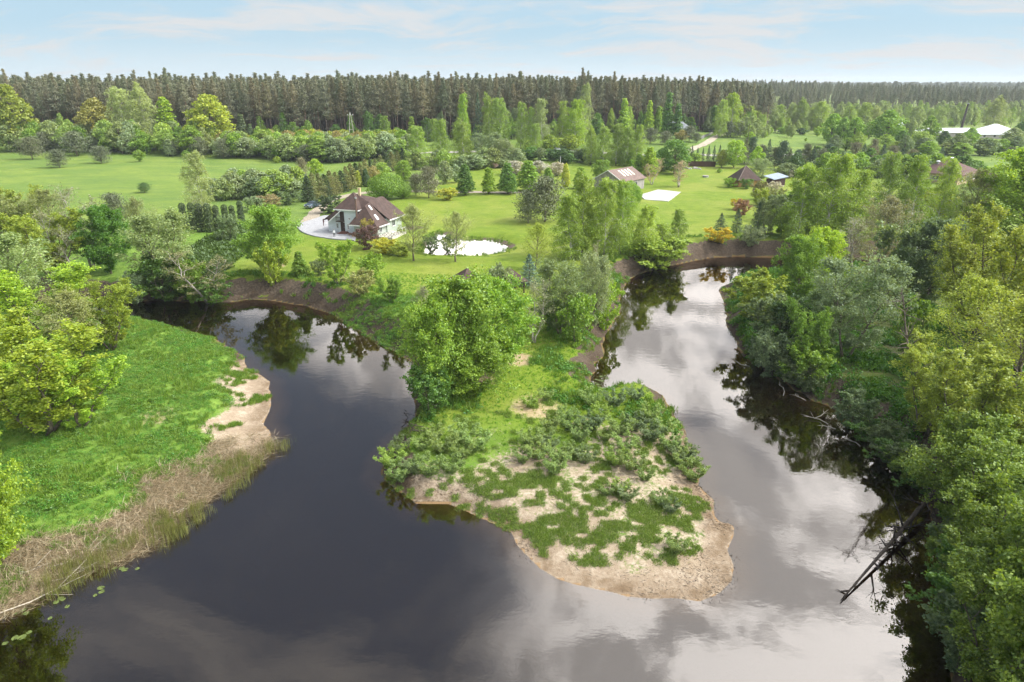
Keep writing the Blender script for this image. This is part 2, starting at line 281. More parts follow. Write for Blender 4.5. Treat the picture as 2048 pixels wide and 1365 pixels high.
    ('bush', 'SGD', -56.7, 135.4, 5.73, 4.59, 'shrub', 'round dull green shrub in front of the thuja row', ''),
    ('birch', 'BIP', -72.2, 159.8, 15.44, 7.38, 'birch_tree', 'slender leaning birch with white stem behind the thuja row', ''),
    ('ypine', 'PN', -88.3, 152.1, 7.3, 5.78, 'pine_tree', 'dark pine top among the riverside thicket', ''),
    ('broad', 'G1', -40.3, 111.4, 11.39, 9.26, 'maple_tree', 'large bright maple on the lawn above the river bend', ''),
    ('bush', 'YG', -39.1, 108.1, 7.58, 5.36, 'maple_tree', 'yellow green young maple under the large bright maple', ''),
    ('oval', 'G1', -35.0, 109.5, 4.22, 2.8, 'maple_sapling', 'small upright green tree beside the large bright maple', ''),
    ('sprout', 'G1Y', -27.3, 104.4, 7.23, 5.17, 'maple_sapling', 'vase shaped bright sapling on the bank above the river bend', ''),
    ('bush', 'G1', -22.7, 106.3, 4.69, 4.48, 'shrub', 'bright green shrub on the bank behind the sapling', ''),
    ('bush', 'OL', -22.9, 99.3, 4.06, 4.67, 'shrub', 'brownish olive shrub on the rim of the eroded bank', ''),
    ('bush', 'SGD', -31.9, 109.8, 2.72, 2.81, 'shrub', 'small dark reddish shrub beside the path to the bank', ''),
    ('sprout', 'G1', -17.5, 94.7, 4.13, 3.46, 'shrub', 'open vase shaped shrub on the lawn near the eroded bank', ''),
    ('sparse', 'BG', -12.0, 88.1, 4.81, 2.7, 'shrub', 'bare grey shrub beside the big maple clump', ''),
    ('broad', 'G1', -5.4, 68.5, 12.7, 9.87, 'maple_tree', 'tallest maple of the big clump on the peninsula neck', ''),
    ('broad', 'G1', -2.2, 71.7, 11.28, 8.92, 'maple_tree', 'maple of the clump turned to the two bare stems', ''),
    ('broad', 'G1', -7.8, 64.9, 11.1, 7.16, 'maple_tree', 'maple of the clump leaning over the water', ''),
    ('broad', 'G1', -4.0, 66.1, 7.06, 7.88, 'maple_tree', 'low front maple of the clump above the brown bare patch', ''),
    ('bush', 'G2', -8.2, 61.7, 5.04, 4.48, 'shrub', 'dark green shrub at the water edge below the maple clump', ''),
    ('bare', 'BG', 2.8, 81.2, 8.55, 3.88, 'bare_tree', 'two stemmed nearly bare tree beside the big maple clump', ''),
    ('willow', 'SGD', 6.3, 84.0, 9.93, 7.07, 'willow_tree', 'grey green willow with pale leaning stem at the river edge', ''),
    ('willow', 'SG', 10.4, 87.0, 10.23, 6.11, 'willow_tree', 'broad silver willow beside the dead leaning branches', ''),
    ('bush', 'G1', 8.0, 80.8, 6.75, 5.01, 'shrub', 'bright green undergrowth shrub below the silver willow', ''),
    ('bush', 'G2', 5.1, 85.5, 4.18, 4.36, 'shrub', 'dark green shrub between bare tree and willows', ''),
    ('bush', 'G1Y', 13.2, 91.0, 7.33, 4.2, 'shrub', 'yellow green shrub overhanging the river by the willows', ''),
    ('spruce', 'SPB', 2.7, 105.3, 5.22, 3.97, 'spruce_tree', 'squat blue spruce on the lawn near the thatched roofs', ''),
    ('sparse', 'YO', 4.1, 114.3, 8.12, 5.61, 'tree', 'thin yellow leaved tree on the lawn beside the weeping birches', ''),
    ('bush', 'SG', -1.8, 98.0, 5.39, 4.46, 'shrub', 'pale grey shrub between the two thatched roofs', ''),
    ('bare', 'BG', 10.9, 90.5, 10.94, 3.16, 'dead_tree', 'dead leaning branches above the silver willow', ''),
    ('ypine', 'PN', 3.7, 155.2, 7.43, 6.11, 'pine_tree', 'smaller dark pine of the lawn pair', ''),
    ('ypine', 'PN', 7.6, 156.7, 10.38, 9.1, 'pine_tree', 'large dark pine of the lawn pair', ''),
    ('birch', 'BIW', 10.6, 122.0, 11.76, 6.84, 'weeping_birch', 'weeping birch at the lawn end of the riverside row', ''),
    ('birch', 'BIW', 13.0, 125.8, 15.44, 7.0, 'weeping_birch', 'tallest weeping birch with a bright white trunk', ''),
    ('birch', 'BIW', 16.8, 123.5, 14.51, 6.88, 'weeping_birch', 'weeping birch in front of the grey barn', 'BG10'),
    ('birch', 'BIW', 20.2, 125.1, 13.6, 6.06, 'weeping_birch', 'weeping birch in front of the grey barn', 'BG10'),
    ('birch', 'BIW', 24.9, 125.6, 10.5, 6.13, 'weeping_birch', 'drooping birch on the bank above the river bend', 'BG11'),
    ('birch', 'BIW', 28.5, 127.6, 7.31, 6.83, 'weeping_birch', 'drooping birch on the bank above the river bend', 'BG11'),
    ('birch', 'BIW', 31.9, 130.0, 9.51, 4.42, 'weeping_birch', 'drooping birch on the bank above the river bend', 'BG11'),
    ('bush', 'BIW', 27.0, 125.4, 5.92, 11.24, 'weeping_shrub', 'curtain of drooping birch shoots hanging over the bank', ''),
    ('ball', 'G1', 29.7, 173.8, 7.11, 6.3, 'round_willow', 'clipped ball willow in front of the grey barn', ''),
    ('bush', 'G1', 26.1, 164.6, 4.77, 4.32, 'shrub', 'loose green shrub at the foot of the clipped ball willow by the barn', ''),
    ('globe', 'G1', 29.4, 228.3, 6.7, 6.86, 'tree', 'round leafy tree directly behind the barn roof', ''),
    ('oval', 'G1', 41.3, 241.9, 5.4, 3.46, 'linden_tree', 'narrow pointed green tree past the barn ridge', ''),
    ('oval', 'G1', 44.1, 244.0, 7.29, 4.53, 'linden_tree', 'taller pointed green tree past the barn ridge', ''),
    ('oval', 'G1Y', 47.4, 241.9, 9.55, 6.2, 'linden_tree', 'pair of light pointed trees beyond the barn', ''),
    ('bare', 'PKB', 44.4, 220.8, 8.04, 7.27, 'cherry_tree', 'nearly bare pinkish tree beside the barn', ''),
    ('bare', 'PKB', 51.6, 214.9, 7.99, 6.78, 'cherry_tree', 'nearly bare pinkish tree standing alone by the pale square patch', ''),
    ('globe', 'G2', 57.1, 246.0, 11.53, 10.49, 'tree', 'big globe shaped tree beside the brown board fence', ''),
    ('bushf', 'G1', 73.9, 249.0, 1.39, 1.78, 'shrub', 'tiny round shrub on the lawn by the fence', ''),
    ('globe', 'G1Y', 83.3, 263.2, 9.95, 7.47, 'tree', 'bright yellow green rounded tree behind the pyramid hut', ''),
    ('broadf', 'YO', 79.3, 264.7, 6.58, 4.9, 'tree', 'yellowish bush tree at the end of the brown fence', ''),
    ('broadf', 'G1Y', 90.9, 260.5, 8.09, 5.93, 'tree', 'yellow green tree between the dark spruce hedges', ''),
    ('willow', 'SG', 81.1, 227.3, 6.99, 7.16, 'willow_tree', 'silver willow directly behind the pyramid hut', ''),
    ('bush', 'G1', 67.2, 214.1, 3.03, 4.01, 'shrub', 'bright green shrub at the hut wall facing the lawn', ''),
    ('bush', 'G2', 71.3, 210.8, 2.99, 3.95, 'shrub', 'darker shrub at the hut corner', ''),
    ('bush', 'WHB', 76.6, 202.0, 3.16, 5.25, 'blossom_bush', 'white blossoming shrub below the blue shed roof', ''),
    ('bush', 'WHB', 92.5, 234.9, 2.64, 5.05, 'blossom_bush', 'pale pink blossoming shrub behind the blue shed', ''),
    ('bush', 'BRG', 67.9, 190.4, 5.16, 4.68, 'shrub', 'brown green shrub below the pyramid hut', ''),
    ('bush', 'YO', 65.1, 180.0, 4.4, 5.23, 'shrub', 'yellowish loose shrub along the garden edge', ''),
    ('bush', 'OL', 69.7, 183.7, 4.22, 5.86, 'shrub', 'olive green shrub along the garden edge by the shed', ''),
    ('bush', 'RD', 55.1, 164.2, 4.06, 4.79, 'shrub', 'round reddish barberry on the lawn edge', ''),
    ('bush', 'YE2', 57.1, 173.8, 2.77, 3.29, 'shrub', 'orange yellow shrub top behind the reddish barberry', ''),
    ('spruce', 'SP', 44.5, 144.8, 4.27, 3.19, 'spruce_tree', 'small layered dark spruce beside the yellow shrub', ''),
    ('spruce', 'SP', 48.1, 145.2, 5.24, 2.99, 'spruce_tree', 'slim dark spruce between two garden shrubs', ''),
    ('spruce', 'SP', 50.6, 140.1, 7.11, 3.7, 'spruce_tree', 'dark spruce tucked behind the round green shrub tree', ''),
    ('willow', 'SGD', 52.9, 140.0, 7.81, 6.16, 'tree', 'round dull green tree beside the garden spruces', ''),
    ('bush', 'YE2', 41.9, 136.8, 3.27, 5.26, 'shrub', 'bright golden yellow shrub on the river bank', ''),
    ('bush', 'SGW', 48.6, 136.5, 4.29, 4.65, 'shrub', 'white flowering green shrub on the river bank', ''),
    ('birch', 'BIW', 58.6, 137.6, 14.91, 9.21, 'weeping_birch', 'wide birch by the river with a slim grey trunk', ''),
    ('birch', 'BIW', 64.0, 137.7, 17.22, 10.99, 'weeping_birch', 'big birch with a white black footed trunk by the river', ''),
    ('birch', 'BIW', 69.4, 138.5, 13.84, 7.67, 'weeping_birch', 'birch beside the big black footed one', ''),
    ('birch', 'BI', 77.5, 142.0, 16.68, 7.61, 'birch_tree', 'yellowish birch below the brown hip roof', ''),
    ('birch', 'BIW', 81.8, 139.6, 16.24, 7.5, 'birch_tree', 'full birch hiding the corner of the brown hip roofed house', ''),
    ('birch', 'BI', 88.9, 142.4, 15.55, 6.82, 'birch_tree', 'birch in front of the house wall under the hip roof', ''),
    ('sparse', 'OL', 94.5, 140.8, 13.84, 8.2, 'tree', 'thin grey green tree at the garden edge below the house', ''),
    ('bush', 'G1Y', 56.9, 142.2, 5.24, 5.85, 'shrub', 'yellow green shrub under the wide riverside birch', 'BG12'),
    ('bush', 'G1Y', 63.3, 143.6, 4.66, 5.91, 'shrub', 'yellow green shrub under the wide riverside birch', 'BG12'),
    ('bush', 'G1Y', 71.0, 144.2, 4.05, 6.36, 'shrub', 'yellow green shrub under the wide riverside birch', 'BG12'),
    ('broad', 'G1Y', 101.6, 134.7, 19.8, 17.62, 'maple_tree', 'huge maple crown beside the hip roofed house', ''),
    ('bush', 'PUB', 142.8, 207.8, 5.14, 8.97, 'lilac_bush', 'dull pinkish lilac bush beside the hip roofed house', ''),
    ('broadf', 'G1', 160.1, 356.4, 14.82, 11.49, 'tree', 'tall green tree at the field edge beside its twin', ''),
    ('broadf', 'G1', 163.9, 352.4, 13.5, 7.42, 'tree', 'slimmer twin of the tall field tree', ''),
    ('broadf', 'G1', 169.6, 352.4, 13.27, 10.39, 'tree', 'round green tree closing the field tree row', ''),
    ('broadf', 'G1', 182.3, 346.4, 17.43, 17.97, 'chestnut_tree', 'big pyramid shaped chestnut before the farm roofs', ''),
    ('broadf', 'G2', 184.9, 336.4, 8.67, 7.11, 'tree', 'dark round tree below the white farm gable', ''),
    ('globe', 'BI', 186.8, 324.4, 9.48, 10.53, 'tree', 'pale dome shaped tree in front of the farm', ''),
    ('broadf', 'G1', 205.3, 350.5, 14.85, 10.33, 'tree', 'pointed green tree between the farm roofs', ''),
    ('bushf', 'DG', 210.3, 345.5, 8.43, 6.33, 'shrub', 'dark round bush before the long white roof', ''),
    ('broadf', 'SGD', 198.5, 314.9, 9.01, 10.68, 'tree', 'grey green tree before the long white roof', ''),
    ('broadf', 'G1', 226.5, 351.0, 9.5, 8.4, 'tree', 'fresh green tree overlapping the long white roof', ''),
    ('bushf', 'SGD', 209.0, 311.7, 7.66, 11.02, 'tree', 'bluish bushy tree before the farm yard', ''),
    ('broadf', 'SG', 241.1, 341.7, 10.18, 12.03, 'tree', 'pale tree at the corner of the white hip roof', ''),
    ('broadf', 'G2', 255.2, 352.3, 16.79, 10.87, 'tree', 'dark tree past the white hip roof', ''),
    ('ypine', 'PN', 212.4, 300.3, 4.95, 5.11, 'pine_tree', 'lone dark pine on the field behind the hip roofed house', ''),
    ('ypine', 'PN', 115.2, 379.7, 8.66, 7.99, 'pine_tree', 'dark pine pair tree by the sandy farm track', 'BG13'),
    ('ypine', 'PN', 122.4, 381.3, 8.7, 9.09, 'pine_tree', 'dark pine pair tree by the sandy farm track', 'BG13'),
    ('ypine', 'PN', 68.1, 349.4, 7.55, 8.36, 'pine_tree', 'dark pine screening the grey roofed house', 'BG14'),
    ('ypine', 'PN', 61.2, 345.4, 7.47, 7.29, 'pine_tree', 'dark pine screening the grey roofed house', 'BG14'),
    ('ypine', 'PN', 74.6, 345.1, 6.54, 7.29, 'pine_tree', 'dark pine screening the grey roofed house', 'BG14'),
    ('ypine', 'PN', 89.2, 357.2, 7.7, 7.53, 'pine_tree', 'dark pine screening the grey roofed house', 'BG14'),
    ('ypine', 'PN', 92.1, 353.7, 4.79, 4.48, 'pine_tree', 'dark pine screening the grey roofed house', 'BG14'),
    ('bushf', 'OR', 85.2, 356.4, 5.78, 6.52, 'larch_tree', 'orange tinted young larch by the grey roofed house', ''),
    ('bushf', 'G1', 160.1, 420.4, 4.23, 7.66, 'shrub', 'green bush before the sandy yard', ''),
    ('bushf', 'DG', 169.2, 416.5, 3.92, 8.77, 'shrub', 'dark bush before the sandy yard', ''),
    ('birch', 'BI', 158.8, 466.3, 19.09, 11.03, 'birch_tree', 'pale birch in the belt between the sandy yard and the far woods', 'BG15'),
    ('birch', 'SGY', 172.5, 482.0, 16.26, 12.08, 'birch_tree', 'pale birch in the belt between the sandy yard and the far woods', 'BG15'),
    ('birch', 'BI', 180.8, 486.1, 14.81, 11.51, 'birch_tree', 'pale birch in the belt between the sandy yard and the far woods', 'BG15'),
    ('birch', 'BIP', 189.5, 488.2, 16.15, 10.2, 'birch_tree', 'pale birch in the belt between the sandy yard and the far woods', 'BG15'),
    ('birch', 'BI', 194.3, 481.2, 19.7, 13.39, 'birch_tree', 'pale birch in the belt between the sandy yard and the far woods', 'BG15'),
    ('birch', 'BIP', 198.0, 472.2, 16.27, 12.5, 'birch_tree', 'pale birch in the belt between the sandy yard and the far woods', 'BG15'),
    ('birch', 'BI', 201.2, 465.6, 17.88, 11.03, 'birch_tree', 'pale birch in the belt between the sandy yard and the far woods', 'BG15'),
    ('birch', 'BI', 215.3, 436.9, 18.56, 10.97, 'birch_tree', 'pale birch in the belt between the sandy yard and the far woods', 'BG15'),
    ('birch', 'BIP', 222.2, 438.4, 16.91, 10.4, 'birch_tree', 'pale birch in the belt between the sandy yard and the far woods', 'BG15'),
    ('birch', 'BI', 210.9, 450.9, 16.17, 10.07, 'birch_tree', 'pale birch in the belt between the sandy yard and the far woods', 'BG15'),
    ('birch', 'SGY', 247.5, 442.3, 16.47, 11.11, 'birch_tree', 'pale birch in the belt between the sandy yard and the far woods', 'BG15'),
    ('birch', 'BIP', 322.6, 478.4, 22.11, 16.64, 'birch_tree', 'pale birch in the belt between the sandy yard and the far woods', 'BG15'),
    ('birch', 'BI', 144.8, 438.2, 14.54, 9.17, 'birch_tree', 'pale birch in the belt between the sandy yard and the far woods', 'BG15'),
    ('birch', 'SGY', 284.2, 476.1, 14.55, 9.96, 'birch_tree', 'pale birch in the belt between the sandy yard and the far woods', 'BG15'),
    ('sprout', 'YO', -97.6, 136.4, 10.97, 10.98, 'maple_tree', "yellow green tree at the thicket's meadow edge", ''),
    ('sprout', 'OL', -96.8, 129.2, 10.49, 10.45, 'maple_tree', 'olive tree deep in the thicket by the meadow', ''),
    ('sparse', 'OL', -88.1, 129.3, 11.42, 9.11, 'tree', 'hazy grey tree inside the riverside thicket', ''),
    ('bare', 'BG', -72.6, 115.0, 15.15, 9.32, 'aspen_tree', 'tall nearly bare aspen with pale trunk in the thicket', ''),
    ('bare', 'BG', -73.2, 109.9, 11.62, 8.18, 'aspen_tree', 'leaning pale bare trunk in the thicket', ''),
    ('sprout', 'YO', -75.2, 109.7, 11.6, 10.61, 'maple_tree', 'tall yellow olive maple of the thicket', ''),
    ('sparse', 'OL', -67.3, 122.2, 11.43, 6.31, 'tree', 'thin grey tree between the round lime and the willow', ''),
    ('broad', 'G1D', -68.1, 112.5, 11.49, 8.35, 'lime_tree', 'dense round deep green lime in the thicket', ''),
    ('willow', 'SGY', -56.9, 107.0, 13.69, 11.19, 'willow_tree', 'spreading pale willow with bent limbs over the river', ''),
    ('bush', 'G2', -56.1, 105.6, 7.59, 8.79, 'shrub', 'dark green shrub beneath the spreading willow', ''),
    ('bare', 'BRB', -48.4, 104.5, 9.44, 10.26, 'alder_bush', 'tangle of brown bare branches leaning over the river', ''),
    ('bush', 'G1', -50.7, 104.5, 7.06, 4.76, 'shrub', 'light green shrub inside the brown tangle', ''),
    ('bush', 'SG', -59.7, 103.8, 5.51, 4.74, 'willow_bush', 'grey willow bush dipping into the river', ''),
    ('bush', 'G2', -47.5, 104.1, 3.97, 4.76, 'shrub', 'dark leafy shrub at the foot of the brown tangle', ''),
    ('willow', 'SGY', -68.1, 90.3, 13.01, 13.64, 'willow_tree', 'large pale green willow crown over the nettle bank', ''),
    ('sprout', 'G1Y', -57.8, 81.4, 10.61, 11.25, 'maple_tree', 'green maple between the pale willow and the golden one', ''),
    ('sprout', 'YG', -50.3, 79.9, 9.11, 9.26, 'maple_tree', 'golden green maple at the tip of the nettle bank', ''),
    ('sparse', 'OL', -52.5, 76.3, 8.8, 8.3, 'tree', 'grey olive twiggy tree amid the golden maples', ''),
    ('sprout', 'YG', -45.1, 58.5, 11.26, 11.71, 'maple_tree', 'big many stemmed golden maple on the nettle bank', ''),
    ('sprout', 'YG', -53.1, 63.7, 9.87, 8.6, 'maple_tree', 'golden maple behind the many stemmed one', ''),
    ('sprout', 'G1Y', -42.5, 59.7, 8.74, 8.16, 'maple_tree', 'low golden green maple leaning off the many stemmed one', ''),
    ('broad', 'G1Y', -37.0, 39.4, 11.13, 5.78, 'maple_tree', 'bright dense maple crown at the dry reed shore', ''),
    ('broad', 'G1', 42.9, 98.6, 10.71, 6.84, 'ivy_tree', 'tree wrapped in ivy like a green mushroom', ''),
    ('broad', 'G1Y', 48.1, 103.5, 10.51, 6.99, 'maple_tree', 'yellow lit maple behind the ivy wrapped tree', ''),
    ('bush', 'YO', 34.1, 90.6, 6.87, 8.32, 'shrub', 'yellow green shrub on the grassy point of the wooded bank', ''),
    ('bush', 'SGD', 32.2, 81.1, 6.64, 6.28, 'shrub', 'dark shrub on the wooded bank behind the silver bush', ''),
    ('bush', 'SG', 30.7, 75.6, 5.65, 4.41, 'willow_bush', 'silver bush hanging over the water', ''),
    ('sprout', 'G1', 34.0, 73.7, 8.32, 5.19, 'maple_sapling', 'fresh green sapling behind the silver bush', ''),
    ('bush', 'G1', 33.7, 71.4, 5.04, 5.1, 'shrub', 'low green shrub above the flood debris', ''),
    ('bush', 'DG', 34.1, 78.6, 6.47, 5.49, 'shrub', 'deep green shrub below the ivy wrapped tree', ''),
    ('willow', 'SG', 39.5, 75.0, 12.15, 10.4, 'willow_tree', 'broad silver willow dominating the wooded bank', ''),
    ('willow', 'SGD', 38.8, 78.7, 7.73, 6.7, 'willow_tree', 'darker willow leaning from the broad silver one', ''),
    ('sparse', 'BGR', 60.0, 109.7, 13.82, 8.95, 'aspen_tree', 'grey twiggy aspen with straight trunk above the willow', ''),
    ('bare', 'BGR', 58.6, 115.0, 8.69, 8.56, 'bush', 'grey leafless thicket beside the straight aspen', ''),
    ('bush', 'SGD', 58.5, 99.7, 11.51, 8.24, 'shrub', 'grey green tree behind the wooded bank', ''),
    ('broad', 'SGD', 61.4, 96.9, 12.67, 8.73, 'tree', 'dull green tree between aspen and sprouting maples', ''),
    ('bush', 'G1', 47.1, 75.1, 7.46, 4.68, 'shrub', 'bright shrub beside the dead grey trunk', ''),
    ('sparse', 'YO', 61.1, 90.1, 14.64, 10.18, 'maple_tree', 'sprouting maple with dark forked stems on the wooded bank', ''),
    ('sprout', 'YS', 60.1, 82.0, 16.34, 13.03, 'maple_tree', 'tall sprouting maple with yellow buds beside the huge maple', ''),
    ('sprout', 'YS', 55.8, 68.6, 17.62, 11.59, 'maple_tree', 'high sprouting maple at the crest of the wooded bank', ''),
    ('sparse', 'YS', 46.6, 64.4, 12.36, 10.07, 'maple_tree', 'open sprouting maple behind the dead grey trunk', ''),
    ('sparse', 'YS', 46.3, 57.0, 12.76, 10.87, 'maple_tree', 'wide sprouting maple showing black bare limbs', ''),
    ('sprout', 'YS', 39.1, 57.3, 9.14, 7.85, 'maple_tree', 'lower sprouting maple near the shaded grass slope', ''),
    ('sprout', 'YS', 38.1, 49.5, 10.91, 8.94, 'maple_tree', 'sprouting maple over the steep river bank', ''),
    ('sprout', 'YS', 39.3, 44.9, 11.35, 8.93, 'maple_tree', 'olive sprouting maple above the fallen trunk', ''),
    ('broad', 'G1M', 34.2, 43.9, 9.45, 7.06, 'maple_tree', 'green maple overhanging the root of the fallen trunk', ''),
    ('sprout', 'G1M', 33.5, 38.9, 10.16, 7.35, 'maple_tree', 'leafy maple behind the fallen trunk', ''),
    ('sprout', 'G1M', 29.3, 33.6, 9.21, 6.63, 'maple_tree', 'light green maple leaning over the water past the fallen trunk', ''),
    ('broad', 'G1M', 30.0, 30.7, 11.06, 7.14, 'maple_tree', 'dense maple at the river wall behind the leaning one', ''),
    ('sprout', 'G1M', 25.9, 27.0, 10.13, 7.13, 'maple_tree', 'low spreading green maple by the near water', ''),
    ('broad', 'G1M', 26.6, 24.6, 11.52, 7.02, 'maple_tree', 'big green maple closing the near bank', ''),
    ('bushf', 'SG', -81.2, 189.1, 5.79, 6.29, 'shrub', 'tall loose grey green bush between meadow and drive', 'BG8'),
    ('bushf', 'SGY', -78.2, 187.8, 6.16, 6.11, 'shrub', 'tall loose grey green bush between meadow and drive', 'BG8'),
    ('bushf', 'SGY', -77.4, 192.1, 7.63, 5.95, 'shrub', 'tall loose grey green bush between meadow and drive', 'BG8'),
    ('bushf', 'SG', -78.0, 194.7, 8.0, 5.89, 'shrub', 'tall loose grey green bush between meadow and drive', 'BG8'),
    ('bushf', 'BI', -75.7, 195.7, 7.49, 6.49, 'shrub', 'tall loose grey green bush between meadow and drive', 'BG8'),
    ('bushf', 'SGD', -72.0, 191.5, 5.59, 6.36, 'shrub', 'tall loose grey green bush between meadow and drive', 'BG8'),
    ('bushf', 'SGD', -70.3, 191.3, 5.99, 7.05, 'shrub', 'tall loose grey green bush between meadow and drive', 'BG8'),
    ('bushf', 'SGD', -70.0, 197.0, 6.01, 4.83, 'shrub', 'tall loose grey green bush between meadow and drive', 'BG8'),
    ('bushf', 'BI', -67.6, 191.1, 6.12, 6.49, 'shrub', 'tall loose grey green bush between meadow and drive', 'BG8'),
    ('bushf', 'SGD', -65.9, 192.7, 6.71, 6.26, 'shrub', 'tall loose grey green bush between meadow and drive', 'BG8'),
    ('bushf', 'BI', -63.8, 192.7, 7.11, 7.36, 'shrub', 'tall loose grey green bush between meadow and drive', 'BG8'),
    ('bushf', 'SG', -61.9, 195.2, 5.27, 7.33, 'shrub', 'tall loose grey green bush between meadow and drive', 'BG8'),
    ('bushf', 'BI', -61.5, 198.5, 7.85, 6.57, 'shrub', 'tall loose grey green bush between meadow and drive', 'BG8'),
    ('bushf', 'SGY', -35.6, 259.5, 6.47, 7.39, 'shrub', 'leafy bush under the birch clump beyond the lindens', 'BG17'),
    ('bushf', 'SGY', -30.8, 261.1, 4.71, 6.7, 'shrub', 'leafy bush under the birch clump beyond the lindens', 'BG17'),
    ('bushf', 'SG', -28.0, 265.0, 6.41, 5.85, 'shrub', 'leafy bush under the birch clump beyond the lindens', 'BG17'),
    ('bushf', 'BI', -25.2, 259.1, 7.34, 6.64, 'shrub', 'leafy bush under the birch clump beyond the lindens', 'BG17'),
    ('bushf', 'BI', -21.3, 263.5, 4.56, 7.89, 'shrub', 'leafy bush under the birch clump beyond the lindens', 'BG17'),
    ('bushf', 'SG', -18.0, 256.7, 5.16, 6.4, 'shrub', 'leafy bush under the birch clump beyond the lindens', 'BG17'),
    ('bushf', 'SGY', -17.7, 258.2, 5.37, 9.02, 'shrub', 'leafy bush under the birch clump beyond the lindens', 'BG17'),
    ('bushf', 'SG', -13.8, 257.9, 5.54, 8.64, 'shrub', 'leafy bush under the birch clump beyond the lindens', 'BG17'),
    ('bushf', 'SGY', -10.5, 262.4, 7.43, 7.46, 'shrub', 'leafy bush under the birch clump beyond the lindens', 'BG17'),
    ('bushf', 'SGY', -7.1, 262.1, 7.42, 7.27, 'shrub', 'leafy bush under the birch clump beyond the lindens', 'BG17'),
    ('bushf', 'SG', -4.5, 263.8, 4.39, 7.14, 'shrub', 'leafy bush under the birch clump beyond the lindens', 'BG17'),
    ('bushf', 'SG', -2.1, 266.0, 6.43, 6.24, 'shrub', 'leafy bush under the birch clump beyond the lindens', 'BG17'),
    ('bushf', 'SG', 1.9, 266.2, 6.8, 7.0, 'shrub', 'leafy bush under the birch clump beyond the lindens', 'BG17'),
    ('bushf', 'DG', 2.0, 287.0, 4.94, 8.56, 'shrub', 'dark green bush in the row along the far road', 'BG18'),
    ('bushf', 'G2', 7.2, 288.1, 4.56, 7.36, 'shrub', 'dark green bush in the row along the far road', 'BG18'),
    ('bushf', 'G2', 8.1, 290.5, 5.19, 8.24, 'shrub', 'dark green bush in the row along the far road', 'BG18'),
    ('bushf', 'SGD', 11.4, 287.0, 5.33, 5.3, 'shrub', 'dark green bush in the row along the far road', 'BG18'),
    ('bushf', 'G2', 15.6, 289.2, 4.58, 7.6, 'shrub', 'dark green bush in the row along the far road', 'BG18'),
    ('bushf', 'DG', 17.4, 287.8, 4.56, 7.56, 'shrub', 'dark green bush in the row along the far road', 'BG18'),
    ('bushf', 'DG', 20.7, 276.7, 4.77, 5.71, 'shrub', 'dark green bush in the row along the far road', 'BG18'),
    ('bushf', 'G2', 22.2, 278.3, 3.84, 6.93, 'shrub', 'dark green bush in the row along the far road', 'BG18'),
    ('bushf', 'SGD', 26.4, 287.3, 4.74, 5.92, 'shrub', 'dark green bush in the row along the far road', 'BG18'),
    ('bushf', 'SGD', 29.2, 284.1, 5.47, 7.26, 'shrub', 'dark green bush in the row along the far road', 'BG18'),
    ('bushf', 'G2', 32.9, 286.5, 3.95, 7.94, 'shrub', 'dark green bush in the row along the far road', 'BG18'),
    ('bushf', 'DG', 35.3, 277.7, 4.03, 6.92, 'shrub', 'dark green bush in the row along the far road', 'BG18'),
    ('bushf', 'SGD', 40.7, 285.9, 3.16, 8.54, 'shrub', 'dark green bush in the row along the far road', 'BG18'),
    ('bushf', 'DG', 43.0, 279.3, 5.58, 8.14, 'shrub', 'dark green bush in the row along the far road', 'BG18'),
    ('bushf', 'G2', 43.0, 279.3, 5.01, 7.54, 'shrub', 'dark green bush in the row along the far road', 'BG18'),
    ('bushf', 'G2', 46.4, 272.0, 5.26, 7.74, 'shrub', 'dark green bush in the row along the far road', 'BG18'),
    ('bushf', 'SGD', 49.8, 281.4, 3.3, 7.81, 'shrub', 'dark green bush in the row along the far road', 'BG18'),
    ('bushf', 'DG', 53.2, 270.9, 5.24, 6.74, 'shrub', 'dark green bush in the row along the far road', 'BG18'),
    ('bushf', 'DG', 56.8, 281.7, 4.47, 6.01, 'shrub', 'dark green bush in the row along the far road', 'BG18'),
    ('bushf', 'G2', 59.1, 277.2, 5.54, 7.09, 'shrub', 'dark green bush in the row along the far road', 'BG18'),
    ('bush', 'SGD', 62.4, 157.5, 6.41, 7.93, 'shrub', 'mixed garden bush below the hip roofed house', 'BG19'),
    ('bush', 'G1', 66.7, 161.5, 6.43, 8.23, 'shrub', 'mixed garden bush below the hip roofed house', 'BG19'),
    ('bush', 'SGD', 68.1, 159.6, 7.73, 5.69, 'shrub', 'mixed garden bush below the hip roofed house', 'BG19'),
    ('bush', 'G1', 70.3, 158.0, 5.97, 7.84, 'shrub', 'mixed garden bush below the hip roofed house', 'BG19'),
    ('bush', 'SGD', 72.2, 158.3, 5.98, 6.82, 'shrub', 'mixed garden bush below the hip roofed house', 'BG19'),
    ('bush', 'YO', 75.1, 156.5, 4.69, 5.27, 'shrub', 'mixed garden bush below the hip roofed house', 'BG19'),
    ('bush', 'OL', 77.2, 155.5, 4.77, 6.82, 'shrub', 'mixed garden bush below the hip roofed house', 'BG19'),
    ('bush', 'OL', 79.1, 158.7, 5.88, 6.6, 'shrub', 'mixed garden bush below the hip roofed house', 'BG19'),
    ('bush', 'SGD', 81.3, 157.4, 5.72, 5.63, 'shrub', 'mixed garden bush below the hip roofed house', 'BG19'),
    ('bush', 'OL', 83.8, 156.1, 4.78, 5.71, 'shrub', 'mixed garden bush below the hip roofed house', 'BG19'),
    ('bush', 'SGD', 84.8, 154.8, 6.2, 7.24, 'shrub', 'mixed garden bush below the hip roofed house', 'BG19'),
    ('bush', 'OL', 87.9, 155.6, 5.67, 6.82, 'shrub', 'mixed garden bush below the hip roofed house', 'BG19'),
    ('bush', 'OL', 88.7, 153.8, 5.94, 5.84, 'shrub', 'mixed garden bush below the hip roofed house', 'BG19'),
